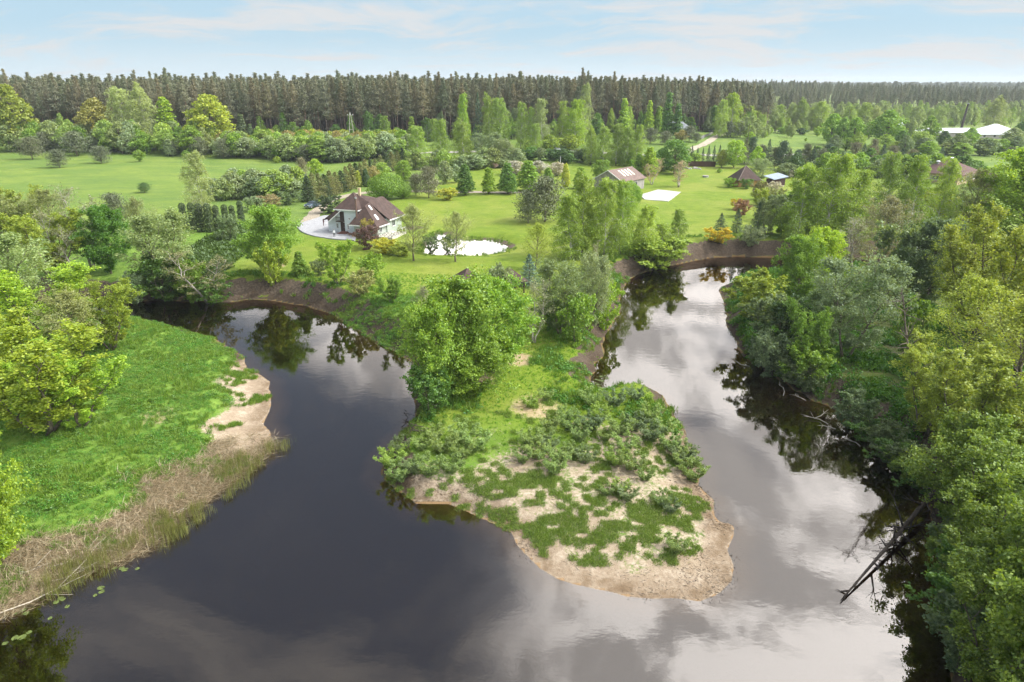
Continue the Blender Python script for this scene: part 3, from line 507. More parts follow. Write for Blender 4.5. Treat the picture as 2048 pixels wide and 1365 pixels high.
    ('bush', 'SGD', 92.9, 156.1, 5.91, 6.61, 'shrub', 'mixed garden bush below the hip roofed house', 'BG19'),
    ('bush', 'OL', 95.0, 154.6, 7.52, 7.78, 'shrub', 'mixed garden bush below the hip roofed house', 'BG19'),
    ('bush', 'YO', 94.4, 153.1, 7.68, 7.48, 'shrub', 'mixed garden bush below the hip roofed house', 'BG19'),
    ('bush', 'SGD', 97.8, 152.8, 6.35, 5.36, 'shrub', 'mixed garden bush below the hip roofed house', 'BG19'),
    ('bush', 'SGD', 101.1, 155.3, 5.77, 6.92, 'shrub', 'mixed garden bush below the hip roofed house', 'BG19'),
    ('bush', 'SGD', 103.2, 154.3, 7.18, 6.2, 'shrub', 'mixed garden bush below the hip roofed house', 'BG19'),
    ('bush', 'OL', 104.8, 155.3, 6.11, 7.49, 'shrub', 'mixed garden bush below the hip roofed house', 'BG19'),
    ('bushf', 'SGD', 93.3, 236.2, 4.79, 8.79, 'shrub', 'mixed garden bush below the hip roofed house', 'BG19'),
    ('bushf', 'DG', 96.2, 237.5, 7.93, 6.1, 'shrub', 'mixed garden bush below the hip roofed house', 'BG19'),
    ('bushf', 'SGD', 105.4, 241.7, 5.05, 9.84, 'shrub', 'mixed garden bush below the hip roofed house', 'BG19'),
    ('bushf', 'G1', 105.5, 236.2, 7.88, 6.74, 'shrub', 'mixed garden bush below the hip roofed house', 'BG19'),
    ('bushf', 'SGD', 112.0, 236.8, 8.23, 7.26, 'shrub', 'mixed garden bush below the hip roofed house', 'BG19'),
    ('bushf', 'G1', 117.3, 238.5, 7.46, 6.47, 'shrub', 'mixed garden bush below the hip roofed house', 'BG19'),
    ('bushf', 'G1', 118.0, 238.3, 7.95, 6.46, 'shrub', 'mixed garden bush below the hip roofed house', 'BG19'),
    ('bushf', 'SGD', 122.6, 233.7, 6.36, 7.52, 'shrub', 'mixed garden bush below the hip roofed house', 'BG19'),
    ('bushf', 'SGD', 124.7, 234.9, 5.09, 7.73, 'shrub', 'mixed garden bush below the hip roofed house', 'BG19'),
    ('bushf', 'G1', 132.1, 235.1, 7.36, 8.4, 'shrub', 'mixed garden bush below the hip roofed house', 'BG19'),
    ('bushf', 'DG', 135.3, 235.3, 8.02, 9.24, 'shrub', 'mixed garden bush below the hip roofed house', 'BG19'),
    ('bushf', 'DG', 137.6, 236.0, 6.09, 6.41, 'shrub', 'mixed garden bush below the hip roofed house', 'BG19'),
    ('bushf', 'G1', 142.6, 235.8, 7.71, 7.41, 'shrub', 'mixed garden bush below the hip roofed house', 'BG19'),
    ('bushf', 'G2', 151.1, 239.5, 6.83, 9.41, 'shrub', 'mixed garden bush below the hip roofed house', 'BG19'),
    ('bushf', 'G2', 151.0, 234.0, 7.5, 7.36, 'shrub', 'mixed garden bush below the hip roofed house', 'BG19'),
    ('bushf', 'G2', 157.4, 237.6, 5.47, 8.66, 'shrub', 'mixed garden bush below the hip roofed house', 'BG19'),
    ('broadf', 'SGD', 142.4, 314.0, 6.0, 7.55, 'shrub', 'leafy shrub along the field edge before the farm', 'BG20'),
    ('broadf', 'SGD', 145.2, 318.2, 7.8, 6.97, 'shrub', 'leafy shrub along the field edge before the farm', 'BG20'),
    ('broadf', 'G1', 155.2, 328.2, 6.04, 7.42, 'shrub', 'leafy shrub along the field edge before the farm', 'BG20'),
    ('broadf', 'BI', 158.4, 324.2, 9.03, 7.09, 'shrub', 'leafy shrub along the field edge before the farm', 'BG20'),
    ('broadf', 'BI', 161.9, 315.0, 5.17, 8.25, 'shrub', 'leafy shrub along the field edge before the farm', 'BG20'),
    ('broadf', 'BI', 171.2, 325.0, 7.96, 10.32, 'shrub', 'leafy shrub along the field edge before the farm', 'BG20'),
    ('broadf', 'BI', 171.7, 315.7, 5.61, 7.82, 'shrub', 'leafy shrub along the field edge before the farm', 'BG20'),
    ('broadf', 'SGD', 172.5, 310.2, 8.67, 7.01, 'shrub', 'leafy shrub along the field edge before the farm', 'BG20'),
    ('broadf', 'SGD', 185.9, 319.4, 6.97, 9.71, 'shrub', 'leafy shrub along the field edge before the farm', 'BG20'),
    ('broadf', 'G1', 182.1, 308.8, 6.34, 8.96, 'shrub', 'leafy shrub along the field edge before the farm', 'BG20'),
    ('broadf', 'SGY', 193.5, 314.4, 5.37, 8.01, 'shrub', 'leafy shrub along the field edge before the farm', 'BG20'),
    ('broadf', 'BI', 196.9, 311.4, 5.75, 8.16, 'shrub', 'leafy shrub along the field edge before the farm', 'BG20'),
    ('broadf', 'BI', 197.2, 308.0, 5.69, 8.07, 'shrub', 'leafy shrub along the field edge before the farm', 'BG20'),
    ('broadf', 'SGY', 207.2, 311.9, 6.82, 7.95, 'shrub', 'leafy shrub along the field edge before the farm', 'BG20'),
    ('broadf', 'BI', 219.8, 321.9, 5.94, 9.34, 'shrub', 'leafy shrub along the field edge before the farm', 'BG20'),
    ('broadf', 'G1', 219.5, 316.4, 6.7, 10.52, 'shrub', 'leafy shrub along the field edge before the farm', 'BG20'),
    ('broadf', 'SGD', 224.7, 315.2, 7.95, 8.91, 'shrub', 'leafy shrub along the field edge before the farm', 'BG20'),
    ('bushf', 'BI', 51.1, 254.9, 5.13, 4.36, 'shrub', 'light green bush beyond the barn toward the fence', 'BG21'),
    ('bushf', 'G1', 54.3, 260.2, 3.98, 4.45, 'shrub', 'light green bush beyond the barn toward the fence', 'BG21'),
    ('bushf', 'SGY', 55.2, 254.3, 3.37, 6.0, 'shrub', 'light green bush beyond the barn toward the fence', 'BG21'),
    ('bushf', 'SGY', 58.3, 258.6, 5.38, 6.27, 'shrub', 'light green bush beyond the barn toward the fence', 'BG21'),
    ('bushf', 'G1', 62.2, 261.8, 5.26, 5.78, 'shrub', 'light green bush beyond the barn toward the fence', 'BG21'),
    ('bushf', 'G1', 67.3, 272.4, 4.14, 6.59, 'shrub', 'light green bush beyond the barn toward the fence', 'BG21'),
    ('bushf', 'BI', 71.1, 273.8, 4.54, 6.82, 'shrub', 'light green bush beyond the barn toward the fence', 'BG21'),
    ('bush', 'SGD', 26.8, 31.5, 4.17, 4.02, 'shrub', 'leafy shrub spilling over the waterline of the wooded bank', 'BG16'),
    ('bush', 'G1M', 27.9, 33.4, 2.96, 2.89, 'shrub', 'leafy shrub spilling over the waterline of the wooded bank', 'BG16'),
    ('bush', 'G2', 28.0, 33.6, 3.43, 2.87, 'shrub', 'leafy shrub spilling over the waterline of the wooded bank', 'BG16'),
    ('bush', 'G2', 28.8, 35.2, 3.46, 4.09, 'shrub', 'leafy shrub spilling over the waterline of the wooded bank', 'BG16'),
    ('bush', 'G2', 29.7, 36.8, 4.53, 3.02, 'shrub', 'leafy shrub spilling over the waterline of the wooded bank', 'BG16'),
    ('bush', 'G1M', 31.3, 39.7, 3.26, 3.6, 'shrub', 'leafy shrub spilling over the waterline of the wooded bank', 'BG16'),
    ('bush', 'SGD', 31.9, 40.8, 3.26, 3.64, 'shrub', 'leafy shrub spilling over the waterline of the wooded bank', 'BG16'),
    ('bush', 'G2', 35.4, 50.7, 2.39, 3.87, 'shrub', 'leafy shrub spilling over the waterline of the wooded bank', 'BG16'),
    ('bush', 'G1M', 35.5, 52.7, 2.35, 4.22, 'shrub', 'leafy shrub spilling over the waterline of the wooded bank', 'BG16'),
    ('bush', 'SGD', 35.1, 54.3, 3.01, 3.91, 'shrub', 'leafy shrub spilling over the waterline of the wooded bank', 'BG16'),
    ('bush', 'G2', 35.1, 55.1, 2.99, 4.1, 'shrub', 'leafy shrub spilling over the waterline of the wooded bank', 'BG16'),
    ('bush', 'SGD', 35.1, 57.0, 3.58, 3.64, 'shrub', 'leafy shrub spilling over the waterline of the wooded bank', 'BG16'),
    ('bush', 'G2', 35.0, 59.3, 2.43, 3.62, 'shrub', 'leafy shrub spilling over the waterline of the wooded bank', 'BG16'),
    ('bush', 'SGD', 34.8, 61.9, 4.16, 4.24, 'shrub', 'leafy shrub spilling over the waterline of the wooded bank', 'BG16'),
    ('bush', 'SGD', 33.5, 70.3, 2.77, 3.21, 'shrub', 'leafy shrub spilling over the waterline of the wooded bank', 'BG16'),
    ('bush', 'SG', 32.8, 72.7, 2.84, 4.11, 'shrub', 'leafy shrub spilling over the waterline of the wooded bank', 'BG16'),
    ('bush', 'SGD', 32.5, 73.7, 2.49, 3.34, 'shrub', 'leafy shrub spilling over the waterline of the wooded bank', 'BG16'),
    ('bush', 'SGD', 31.2, 77.4, 3.36, 3.54, 'shrub', 'leafy shrub spilling over the waterline of the wooded bank', 'BG16'),
    ('bush', 'SG', 30.8, 78.6, 3.13, 3.53, 'shrub', 'leafy shrub spilling over the waterline of the wooded bank', 'BG16'),
]
DRIVE = [(-46.27, 152.51), (-47.7, 161.81), (-49.16, 175.42), (-49.82, 185.66), (-47.67, 196.83), (-42.35, 202.44), (-34.6, 204.37), (-25.86, 205.38), (-17.54, 203.64), (-9.43, 203.58), (-2.05, 202.71), (2.36, 204.25)]
FAR_ROAD = [(-70.74, 307.36), (-36.67, 315.22), (-14.47, 318.94), (1.36, 320.04), (12.81, 322.93), (30.75, 318.94), (47.94, 312.77), (60.41, 308.13), (69.86, 306.27), (82.91, 310.57), (103.42, 305.76), (127.33, 311.34), (149.58, 302.22), (162.73, 272.78)]
LANE = [(76.66, 314.04), (87.73, 337.04), (96.71, 353.08), (104.4, 370.46), (118.99, 401.32)]
PATIO = [(-48.74, 152.51), (-45.43, 145.75), (-41.65, 140.99), (-37.3, 138.2), (-32.9, 136.87), (-31.99, 138.3), (-36.32, 158.58), (-44.36, 164.11), (-46.19, 159.71)]
SAND_YARD = [(156.92, 465.5), (170.51, 491.0), (187.95, 500.81), (196.61, 491.53), (182.61, 459.88), (161.91, 447.26)]
BELT = [(-126.15, 298.52), (-107.31, 299.28), (-85.6, 283.21), (-69.45, 283.21), (-54.26, 288.57), (-43.03, 296.48), (-47.23, 326.92), (-75.19, 327.69), (-107.69, 327.69), (-135.49, 321.75)]
BELT2 = [(-231.91, 319.29), (-206.04, 321.49), (-172.78, 314.55), (-127.66, 302.22), (-138.07, 328.2), (-183.27, 334.66), (-243.2, 335.68)]
HEDGE = [(-54.82, 185.66), (-53.23, 190.92), (-51.99, 198.09), (-50.32, 204.52), (-48.85, 211.31), (-48.87, 224.71), (-47.48, 234.28), (-46.16, 245.65), (-43.69, 254.28), (-40.88, 262.25)]
SPRUCE_ROW = [(69.95, 273.8), (72.15, 274.01), (74.17, 273.53), (76.21, 273.12), (78.33, 273.05), (80.39, 272.78), (82.38, 271.55)]
DARK_ROW = [(90.8, 274.22), (94.38, 278.0), (97.16, 273.39), (98.28, 269.9), (97.5, 260.2), (99.21, 257.75), (100.74, 254.96), (101.85, 250.39), (104.52, 249.92), (105.98, 247.34), (110.31, 250.05), (122.8, 272.71), (112.84, 244.42)]
ROW_TREES = [(118.29, 272.64), (114.85, 252.3), (118.61, 248.63), (120.3, 242.73), (127.36, 250.12)]
SPRUCE_DARK2 = [(150.9, 309.65), (147.86, 296.48), (154.69, 301.72), (152.69, 289.33), (159.15, 293.79), (151.4, 273.39), (152.19, 267.65), (138.67, 263.68), (139.41, 272.85), (175.76, 288.32)]
FOREST_EDGE = [(-318.65, 351.63), (-254.68, 352.4), (-180.98, 354.37), (-106.91, 357.62), (-56.68, 359.08), (-6.19, 366.63), (33.5, 378.14), (76.77, 396.11), (110.1, 417.27), (146.95, 440.05)]
FAR_EDGE = [(173.93, 534.14), (241.22, 600.51), (342.09, 633.06), (445.78, 656.23), (589.21, 690.84)]
OSIER_A = [(-10.97, 53.8), (-10.37, 55.45), (-8.61, 51.96), (-7.15, 51.48), (-8.25, 55.3), (-6.36, 54.81), (-4.48, 54.0), (-3.18, 55.3), (-5.2, 51.73), (-9.76, 51.79), (-7.29, 57.1), (-4.44, 57.04)]
OSIER_B = [(1.98, 63.95), (3.62, 65.74), (3.72, 59.33), (5.44, 61.47), (6.49, 57.57), (3.44, 55.71), (2.32, 54.3), (4.32, 53.55), (5.77, 54.69), (7.76, 59.57), (8.88, 57.57), (8.97, 61.53), (10.49, 58.78), (12.08, 59.57), (13.24, 57.45), (8.18, 64.55), (10.82, 64.61), (13.25, 65.98), (13.93, 61.59), (14.9, 58.96), (14.91, 56.24), (15.53, 55.09), (15.95, 52.19), (15.7, 53.81), (9.21, 53.13), (10.51, 52.33), (5.69, 59.57), (3.14, 57.45), (1.69, 56.46), (3.77, 51.85), (0.94, 53.38), (10.52, 55.83), (6.57, 53.55)]
OSIER_C = [(9.01, 48.77), (12.2, 47.49), (12.88, 46.77), (12.21, 41.93), (11.5, 50.92), (7.91, 48.35), (9.48, 47.75)]
SPIT_GRASS = [(-3.56, 49.51), (-2.04, 48.38), (-0.59, 49.0), (-1.46, 50.75), (0.64, 46.17), (2.21, 45.18), (3.68, 43.61), (5.53, 42.97), (5.78, 41.7), (7.4, 44.33), (8.64, 43.56), (4.54, 44.84), (11.03, 46.08), (12.81, 45.88), (14.38, 48.3), (1.54, 50.33), (3.65, 49.91), (10.17, 43.56), (-0.16, 47.44)]
STICKS = [(-34.22, 36.77), (-32.49, 41.79), (-35.7, 39.49), (-32.46, 39.31), (-32.57, 38.39), (-30.88, 42.58), (-27.49, 47.03)]
STICKS2 = [(31.56, 63.62), (32.11, 61.87), (30.68, 70.89), (32.21, 69.06), (32.77, 64.83), (33.22, 58.84), (35.02, 55.88), (35.28, 54.67), (28.67, 79.07), (-10.5, 62.66), (-10.14, 63.79), (-9.06, 59.13), (-8.59, 58.04), (-11.14, 64.11), (-9.55, 59.06)]
LILIES = [(-31.2, 38.51), (-31.56, 37.85), (-30.64, 37.32), (-30.88, 37.4), (-30.94, 37.04), (-28.68, 38.43), (-28.41, 38.05), (-28.66, 37.69), (-28.82, 40.5), (-28.35, 40.5), (-28.02, 40.34), (-27.18, 40.45), (-30.41, 35.55), (-32.66, 36.31), (-33.0, 36.02), (-32.3, 36.0), (-31.56, 33.85), (-31.16, 33.91), (-30.97, 34.32), (-31.87, 33.4), (-25.82, 45.33), (-29.94, 36.63)]
PADS2 = [(9.98, 74.14), (10.32, 73.93), (10.66, 73.73), (10.06, 72.75), (11.2, 75.22), (10.69, 75.08), (11.36, 74.5), (10.18, 71.86), (9.75, 73.22)]
P_HOUSE = (-32.27, 142.55)
P_CAR = (-51.27, 176.58)
P_CAR2 = (20.01, 320.81)
P_MAN = (-41.80, 150.87)
P_MAN2 = (-36.69, 139.49)
P_BARN = (32.65, 211.18)
P_HUT = (72.78, 217.93)
P_SHED = (82.48, 217.39)
P_HIP = (140.78, 225.96)
P_FARM1 = (284.17, 420.03)
P_FARM2 = (260.58, 426.15)
P_FARM3 = (247.42, 449.17)
P_GREY = (91.04, 397.66)
P_TUNNEL = (119.91, 418.71)
P_CHIMNEY = (274.86, 437.15)
P_FENCE_A = (67.54, 268.60)
P_FENCE_B = (77.38, 266.83)
P_WALL_A = (97.97, 367.80)
P_WALL_B = (112.56, 399.52)
P_GAZEBO = (-6.74, 100.33)
P_GAZEBO2 = (-0.47, 101.60)
P_POLE = (-77.55, 344.12)
P_POLE2 = (117.65, 353.76)
P_POLE3 = (295.13, 422.70)
P_PILE = (67.90, 262.32)
P_WELL = (66.16, 238.06)
P_DEAD = (39.55, 58.55)
P_LOG_A = (35.25, 48.63)
P_LOG_B = (22.32, 37.08)
P_WHITEPOLE = (16.62, 241.24)
P_DOG = (-51.65, 162.72)
# ---------------------------------------------------------------- the lie of the land
def seg_dist(P, poly):
    """distance of points to a closed outline, and whether they lie inside it"""
    P = np.asarray(P, float); n = len(P)
    best = np.full(n, 1e18); inside = np.zeros(n, bool)
    A = np.asarray(poly, float); B = np.roll(A, -1, 0)
    for (ax, ay), (bx, by) in zip(A, B):
        ex, ey = bx - ax, by - ay
        t = np.clip(((P[:, 0] - ax) * ex + (P[:, 1] - ay) * ey) / (ex * ex + ey * ey + 1e-12), 0, 1)
        best = np.minimum(best, (P[:, 0] - ax - t * ex) ** 2 + (P[:, 1] - ay - t * ey) ** 2)
        c = ((ay > P[:, 1]) != (by > P[:, 1]))
        with np.errstate(divide='ignore', invalid='ignore'):
            xi = ax + (P[:, 1] - ay) * ex / (ey if ey else 1e-12)
        inside ^= c & (P[:, 0] < xi)
    return np.sqrt(best), inside

def sst(a, b, x):
    t = np.clip((x - a) / (b - a), 0, 1)
    return t * t * (3 - 2 * t)

def idw(P, ctrl, k):
    """value k of the control points (x, y, ...) spread over the ground"""
    C = np.asarray(ctrl, float); num = np.zeros(len(P)); den = np.zeros(len(P))
    for c in C:
        w = 1.0 / ((P[:, 0] - c[0]) ** 2 + (P[:, 1] - c[1]) ** 2 + 4.0) ** 1.6
        num += w * c[k]; den += w
    return num / den

def wob(P, s, seed):
    x, y = P[:, 0] * s + seed * 1.7, P[:, 1] * s + seed * 0.9
    return (np.sin(x + 1.3 * np.sin(y * 0.8)) + np.sin(y * 1.3 + np.sin(x * 0.7)) + 0.6 * np.sin(2.1 * x - 1.7 * y)) / 2.6

def vnoise(P, scale, seed, octaves=3):
    """irregular patches between 0 and 1"""
    T = np.random.default_rng(seed).random((64, 64)); out = np.zeros(len(P)); amp, tot = 1.0, 0.0
    for o in range(octaves):
        q = P * scale * 2 ** o + 17.3 * o; i = np.floor(q).astype(int); f = q - i; f = f * f * (3 - 2 * f)
        a, b = i[:, 0] % 64, i[:, 1] % 64; a1, b1 = (a + 1) % 64, (b + 1) % 64
        out += amp * ((T[a, b] * (1 - f[:, 0]) + T[a1, b] * f[:, 0]) * (1 - f[:, 1]) + (T[a, b1] * (1 - f[:, 0]) + T[a1, b1] * f[:, 0]) * f[:, 1]); tot += amp; amp *= .55
    return out / tot

def height(P):
    P = np.atleast_2d(np.asarray(P, float))[:, :2]
    d, ins = seg_dist(P, RIVER)
    d2 = d + 0.35 * wob(P, 1.1, 2) * np.clip(d, 0, 1)
    p = idw(P, BANKS, 2); w = idw(P, BANKS, 3)
    s = np.clip(d2 / w, 0, 1)
    prof = 0.35 * s + 0.65 * s * s * (3 - 2 * s)
    z = p * prof + 0.16 * wob(P, 0.22, 5) * np.clip(d / 6, 0, 1) + 0.05 * wob(P, 0.9, 8) * np.clip(d / 4, 0, 1)
    z = z + 5.5 * sst(290, 420, P[:, 1]) * (1 - sst(20, 260, P[:, 0])) + 4.0 * sst(420, 900, P[:, 1]) + 9.0 * np.exp(-((P[:, 0] - 330) / 170) ** 2 - ((P[:, 1] - 980) / 260) ** 2)
    sl = 0.35 * p / w
    bed = -np.minimum(2.2, d * sl + np.maximum(0, d - 0.8) * np.where(w > 6, 0.08, 0.25))
    z = np.where(ins, bed, z)
    for outline, lvl in PONDS:
        pd, pin = seg_dist(P, outline)
        bank = lvl - 0.05 + (z - lvl + 0.05) * sst(0.0, 5.0, pd)
        z = np.where(pin, lvl - 0.10 - 0.2 * np.clip(pd, 0, 3), np.where(pd < 5.0, bank, z))
    return z
# ---------------------------------------------------------------- helpers
def tag(o, label=None, cat=None, group=None, kind=None):
    for k, v in (('label', label), ('category', cat), ('group', group), ('kind', kind)):
        if v: o[k] = v
    return o

def link(name, data, parent=None):
    o = bpy.data.objects.new(name, data)
    COL.objects.link(o)
    if parent is not None: o.parent = parent
    return o

def empty(name, loc=(0, 0, 0), rz=0.0):
    o = link(name, None)
    o.empty_display_size = 0.3
    o.location = loc; o.rotation_euler = (0, 0, rz)
    return o

def zat(x, y):
    return float(height([(x, y)])[0])

class MB:
    """collects faces and links them as ONE mesh object"""
    def __init__(s): s.v = []; s.f = []; s.m = []
    def poly(s, pts, m=0):
        n = len(s.v); s.v += [tuple(p) for p in pts]; s.f.append(tuple(range(n, n + len(pts)))); s.m.append(m)
    def add(s, verts, faces, m=0):
        n = len(s.v); s.v += [tuple(p) for p in verts]
        for f in faces: s.f.append(tuple(n + i for i in f)); s.m.append(m)
    def box(s, lo, hi, m=0, rz=0.0, piv=(0, 0)):
        (a, b, c), (d, e, f) = lo, hi
        P = [(a, b, c), (d, b, c), (d, e, c), (a, e, c), (a, b, f), (d, b, f), (d, e, f), (a, e, f)]
        if rz:
            co, si = math.cos(rz), math.sin(rz)
            P = [(piv[0] + (x - piv[0]) * co - (y - piv[1]) * si, piv[1] + (x - piv[0]) * si + (y - piv[1]) * co, z) for x, y, z in P]
        s.add(P, [(3, 2, 1, 0), (4, 5, 6, 7), (0, 1, 5, 4), (1, 2, 6, 5), (2, 3, 7, 6), (3, 0, 4, 7)], m)
    def slab(s, top, t, m=0):
        """a sloped plate: its upper outline and a thickness downwards"""
        n = len(top); low = [(x, y, z - t) for x, y, z in top]
        s.add(list(top) + low, [tuple(range(n)), tuple(range(2 * n - 1, n - 1, -1))] +
              [(i, n + i, n + (i + 1) % n, (i + 1) % n) for i in range(n)], m)
    def bar(s, a, b, r, m=0, sides=5, r2=None):
        tube(s, [a, b], [r, r if r2 is None else r2], sides, m)
    def build(s, name, mat, parent=None, smooth=False):
        me = bpy.data.meshes.new(name)
        me.from_pydata(s.v, [], s.f)
        for mm in (mat if isinstance(mat, (list, tuple)) else [mat] if mat else []): me.materials.append(mm)
        me.polygons.foreach_set('material_index', s.m)
        if smooth: me.polygons.foreach_set('use_smooth', [True] * len(s.f))
        me.update()
        return link(name, me, parent)

def tube(mb, pts, radii, sides=5, m=0):
    pts = [Vector(p) for p in pts]
    V, Fs = [], []
    for i, p in enumerate(pts):
        d = (pts[min(i + 1, len(pts) - 1)] - pts[max(i - 1, 0)])
        d = d.normalized() if d.length > 1e-6 else Vector((0, 0, 1))
        u = d.cross(Vector((0.31, 0.77, 0.21))).normalized(); w = d.cross(u)
        for k in range(sides):
            a = 2 * math.pi * k / sides
            V.append(p + (u * math.cos(a) + w * math.sin(a)) * radii[i])
    for i in range(len(pts) - 1):
        for k in range(sides):
            k2 = (k + 1) % sides
            Fs.append((i * sides + k, i * sides + k2, (i + 1) * sides + k2, (i + 1) * sides + k))
    Fs.append(tuple(range(sides - 1, -1, -1))); Fs.append(tuple((len(pts) - 1) * sides + k for k in range(sides)))
    mb.add(V, Fs, m)

# ---------------------------------------------------------------- materials
class Mat:
    def __init__(s, name):
        s.m = bpy.data.materials.new(name); s.m.use_nodes = True
        s.n, s.l = s.m.node_tree.nodes, s.m.node_tree.links
        s.n.clear()
    def new(s, kind, **kw):
        n = s.n.new(kind)
        for k, v in kw.items(): setattr(n, k, v)
        return n
    def put(s, sock, v):
        if hasattr(v, 'is_output'): s.l.new(v, sock)
        else: sock.default_value = v
    def math(s, op, a, b=0.0, clamp=False):
        n = s.new('ShaderNodeMath', operation=op, use_clamp=clamp); s.put(n.inputs[0], a); s.put(n.inputs[1], b); return n.outputs[0]
    def mix(s, f, a, b, blend='MIX'):
        n = s.new('ShaderNodeMix', data_type='RGBA', blend_type=blend); s.put(n.inputs[0], f)
        for k, v in ((6, a), (7, b)): s.put(n.inputs[k], v if hasattr(v, 'is_output') or len(v) == 4 else (*v, 1))
        return n.outputs[2]
    def noise(s, scale, detail=4.0, rough=0.55, coord='Object', warp=0.0, stretch=None):
        t = s.new('ShaderNodeTexCoord'); v = t.outputs[coord]
        if stretch:
            mp = s.new('ShaderNodeMapping'); s.l.new(v, mp.inputs[0]); mp.inputs['Scale'].default_value = stretch; v = mp.outputs[0]
        n = s.new('ShaderNodeTexNoise'); s.l.new(v, n.inputs[0])
        n.inputs['Scale'].default_value = scale; n.inputs['Detail'].default_value = detail; n.inputs['Roughness'].default_value = rough
        n.inputs['Distortion'].default_value = warp
        return n.outputs['Fac']
    def ramp(s, x, a, b):
        n = s.new('ShaderNodeMapRange', interpolation_type='SMOOTHSTEP'); s.put(n.inputs[0], x)
        n.inputs[1].default_value = a; n.inputs[2].default_value = b; return n.outputs[0]
    def attr(s, name):
        n = s.new('ShaderNodeAttribute', attribute_name=name); return n.outputs['Fac']
    def bump(s, h, strength=0.4, dist=0.1):
        n = s.new('ShaderNodeBump'); s.put(n.inputs['Height'], h); n.inputs['Strength'].default_value = strength; n.inputs['Distance'].default_value = dist
        return n.outputs[0]
    def out(s, col, rough=0.9, normal=None, metallic=0.0, spec=0.3):
        p = s.new('ShaderNodeBsdfPrincipled'); s.put(p.inputs['Base Color'], col if hasattr(col, 'is_output') or len(col) == 4 else (*col, 1))
        s.put(p.inputs['Roughness'], rough); p.inputs['Metallic'].default_value = metallic; p.inputs['Specular IOR Level'].default_value = spec
        if normal is not None: s.l.new(normal, p.inputs['Normal'])
        o = s.new('ShaderNodeOutputMaterial'); s.l.new(p.outputs[0], o.inputs[0]); return s.m

def simple(name, col, rough=0.8, var=0.25, scale=3.0, metallic=0.0, spec=0.3, stretch=None, bump=0.0):
    m = Mat(name); n = m.noise(scale, 5, 0.6, stretch=stretch)
    c = m.mix(m.ramp(n, 0.3, 0.7), tuple(x * (1 - var) for x in col), tuple(min(1, x * (1 + var)) for x in col))
    return m.out(c, rough, m.bump(n, bump, 0.05) if bump else None, metallic, spec)

def leaf_mat(name, col=None, trans=0.44, vary=0.5):
    """thin leaves: colour of the plant (object colour) varied leaf by leaf, light shining through"""
    m = Mat(name)
    if col is None:
        oi = m.new('ShaderNodeObjectInfo'); base = oi.outputs['Color']; rnd = oi.outputs['Random']
        k = m.math('ADD', m.math('MULTIPLY', rnd, 0.24), 0.88)
    else:
        base = (*col, 1); k = 1.0
    v = m.attr('var')
    amt = m.math('MULTIPLY', m.math('ADD', m.math('MULTIPLY', v, vary * 1.2), 1 - vary * 0.6), k)
    hsv = m.new('ShaderNodeHueSaturation'); m.put(hsv.inputs['Color'], base); m.put(hsv.inputs['Value'], amt)
    m.put(hsv.inputs['Hue'], m.math('ADD', 0.515, m.math('MULTIPLY', v, -0.03)))
    d = m.new('ShaderNodeBsdfDiffuse'); m.l.new(hsv.outputs[0], d.inputs[0])
    t = m.new('ShaderNodeBsdfTranslucent')
    m.l.new(m.mix(1.0, hsv.outputs[0], (1.05, 1.0, 0.45), 'MULTIPLY'), t.inputs[0])
    a = m.new('ShaderNodeMixShader'); a.inputs[0].default_value = trans; m.l.new(d.outputs[0], a.inputs[1]); m.l.new(t.outputs[0], a.inputs[2])
    g = m.new('ShaderNodeBsdfGlossy'); g.inputs['Roughness'].default_value = 0.5; g.inputs[0].default_value = (0.8, 0.9, 1, 1)
    b = m.new('ShaderNodeMixShader'); b.inputs[0].default_value = 0.035; m.l.new(a.outputs[0], b.inputs[1]); m.l.new(g.outputs[0], b.inputs[2])
    o = m.new('ShaderNodeOutputMaterial'); m.l.new(b.outputs[0], o.inputs[0])
    return m.m

LEAF = leaf_mat('leaves')
NEEDLE = leaf_mat('needles', trans=0.12, vary=0.6)
BARK = simple('bark_grey', (0.17, 0.14, 0.11), 0.95, 0.4, 6, stretch=(1, 1, 0.25), bump=0.5)
BARK_DARK = simple('bark_dark', (0.07, 0.055, 0.045), 0.95, 0.4, 6, stretch=(1, 1, 0.25), bump=0.5)
BARK_PALE = simple('bark_pale', (0.42, 0.38, 0.33), 0.9, 0.3, 5, stretch=(1, 1, 0.3), bump=0.4)
mb_ = Mat('bark_birch')
n_ = mb_.noise(2.2, 4, 0.7, stretch=(1, 1, 3.0)); tcz = mb_.new('ShaderNodeTexCoord'); sz_ = mb_.new('ShaderNodeSeparateXYZ'); mb_.l.new(tcz.outputs['Object'], sz_.inputs[0])
foot_ = mb_.ramp(sz_.outputs[2], 2.2, 0.3)
BARK_BIRCH = mb_.out(mb_.mix(mb_.math('MAXIMUM', mb_.ramp(n_, 0.58, 0.66), foot_), (0.62, 0.60, 0.56), (0.07, 0.06, 0.055)), 0.8)
mp_ = Mat('bark_pine')
tcz = mp_.new('ShaderNodeTexCoord'); sz_ = mp_.new('ShaderNodeSeparateXYZ'); mp_.l.new(tcz.outputs['Object'], sz_.inputs[0])
BARK_PINE = mp_.out(mp_.mix(mp_.ramp(sz_.outputs[2], 6, 16), mp_.mix(mp_.noise(5), (0.13, 0.095, 0.075), (0.19, 0.145, 0.12)), mp_.mix(mp_.noise(5), (0.31, 0.17, 0.10), (0.24, 0.15, 0.10))), 0.95)

# ---------------------------------------------------------------- plants
def norm(a):
    return a / (np.linalg.norm(a, axis=-1, keepdims=True) + 1e-9)

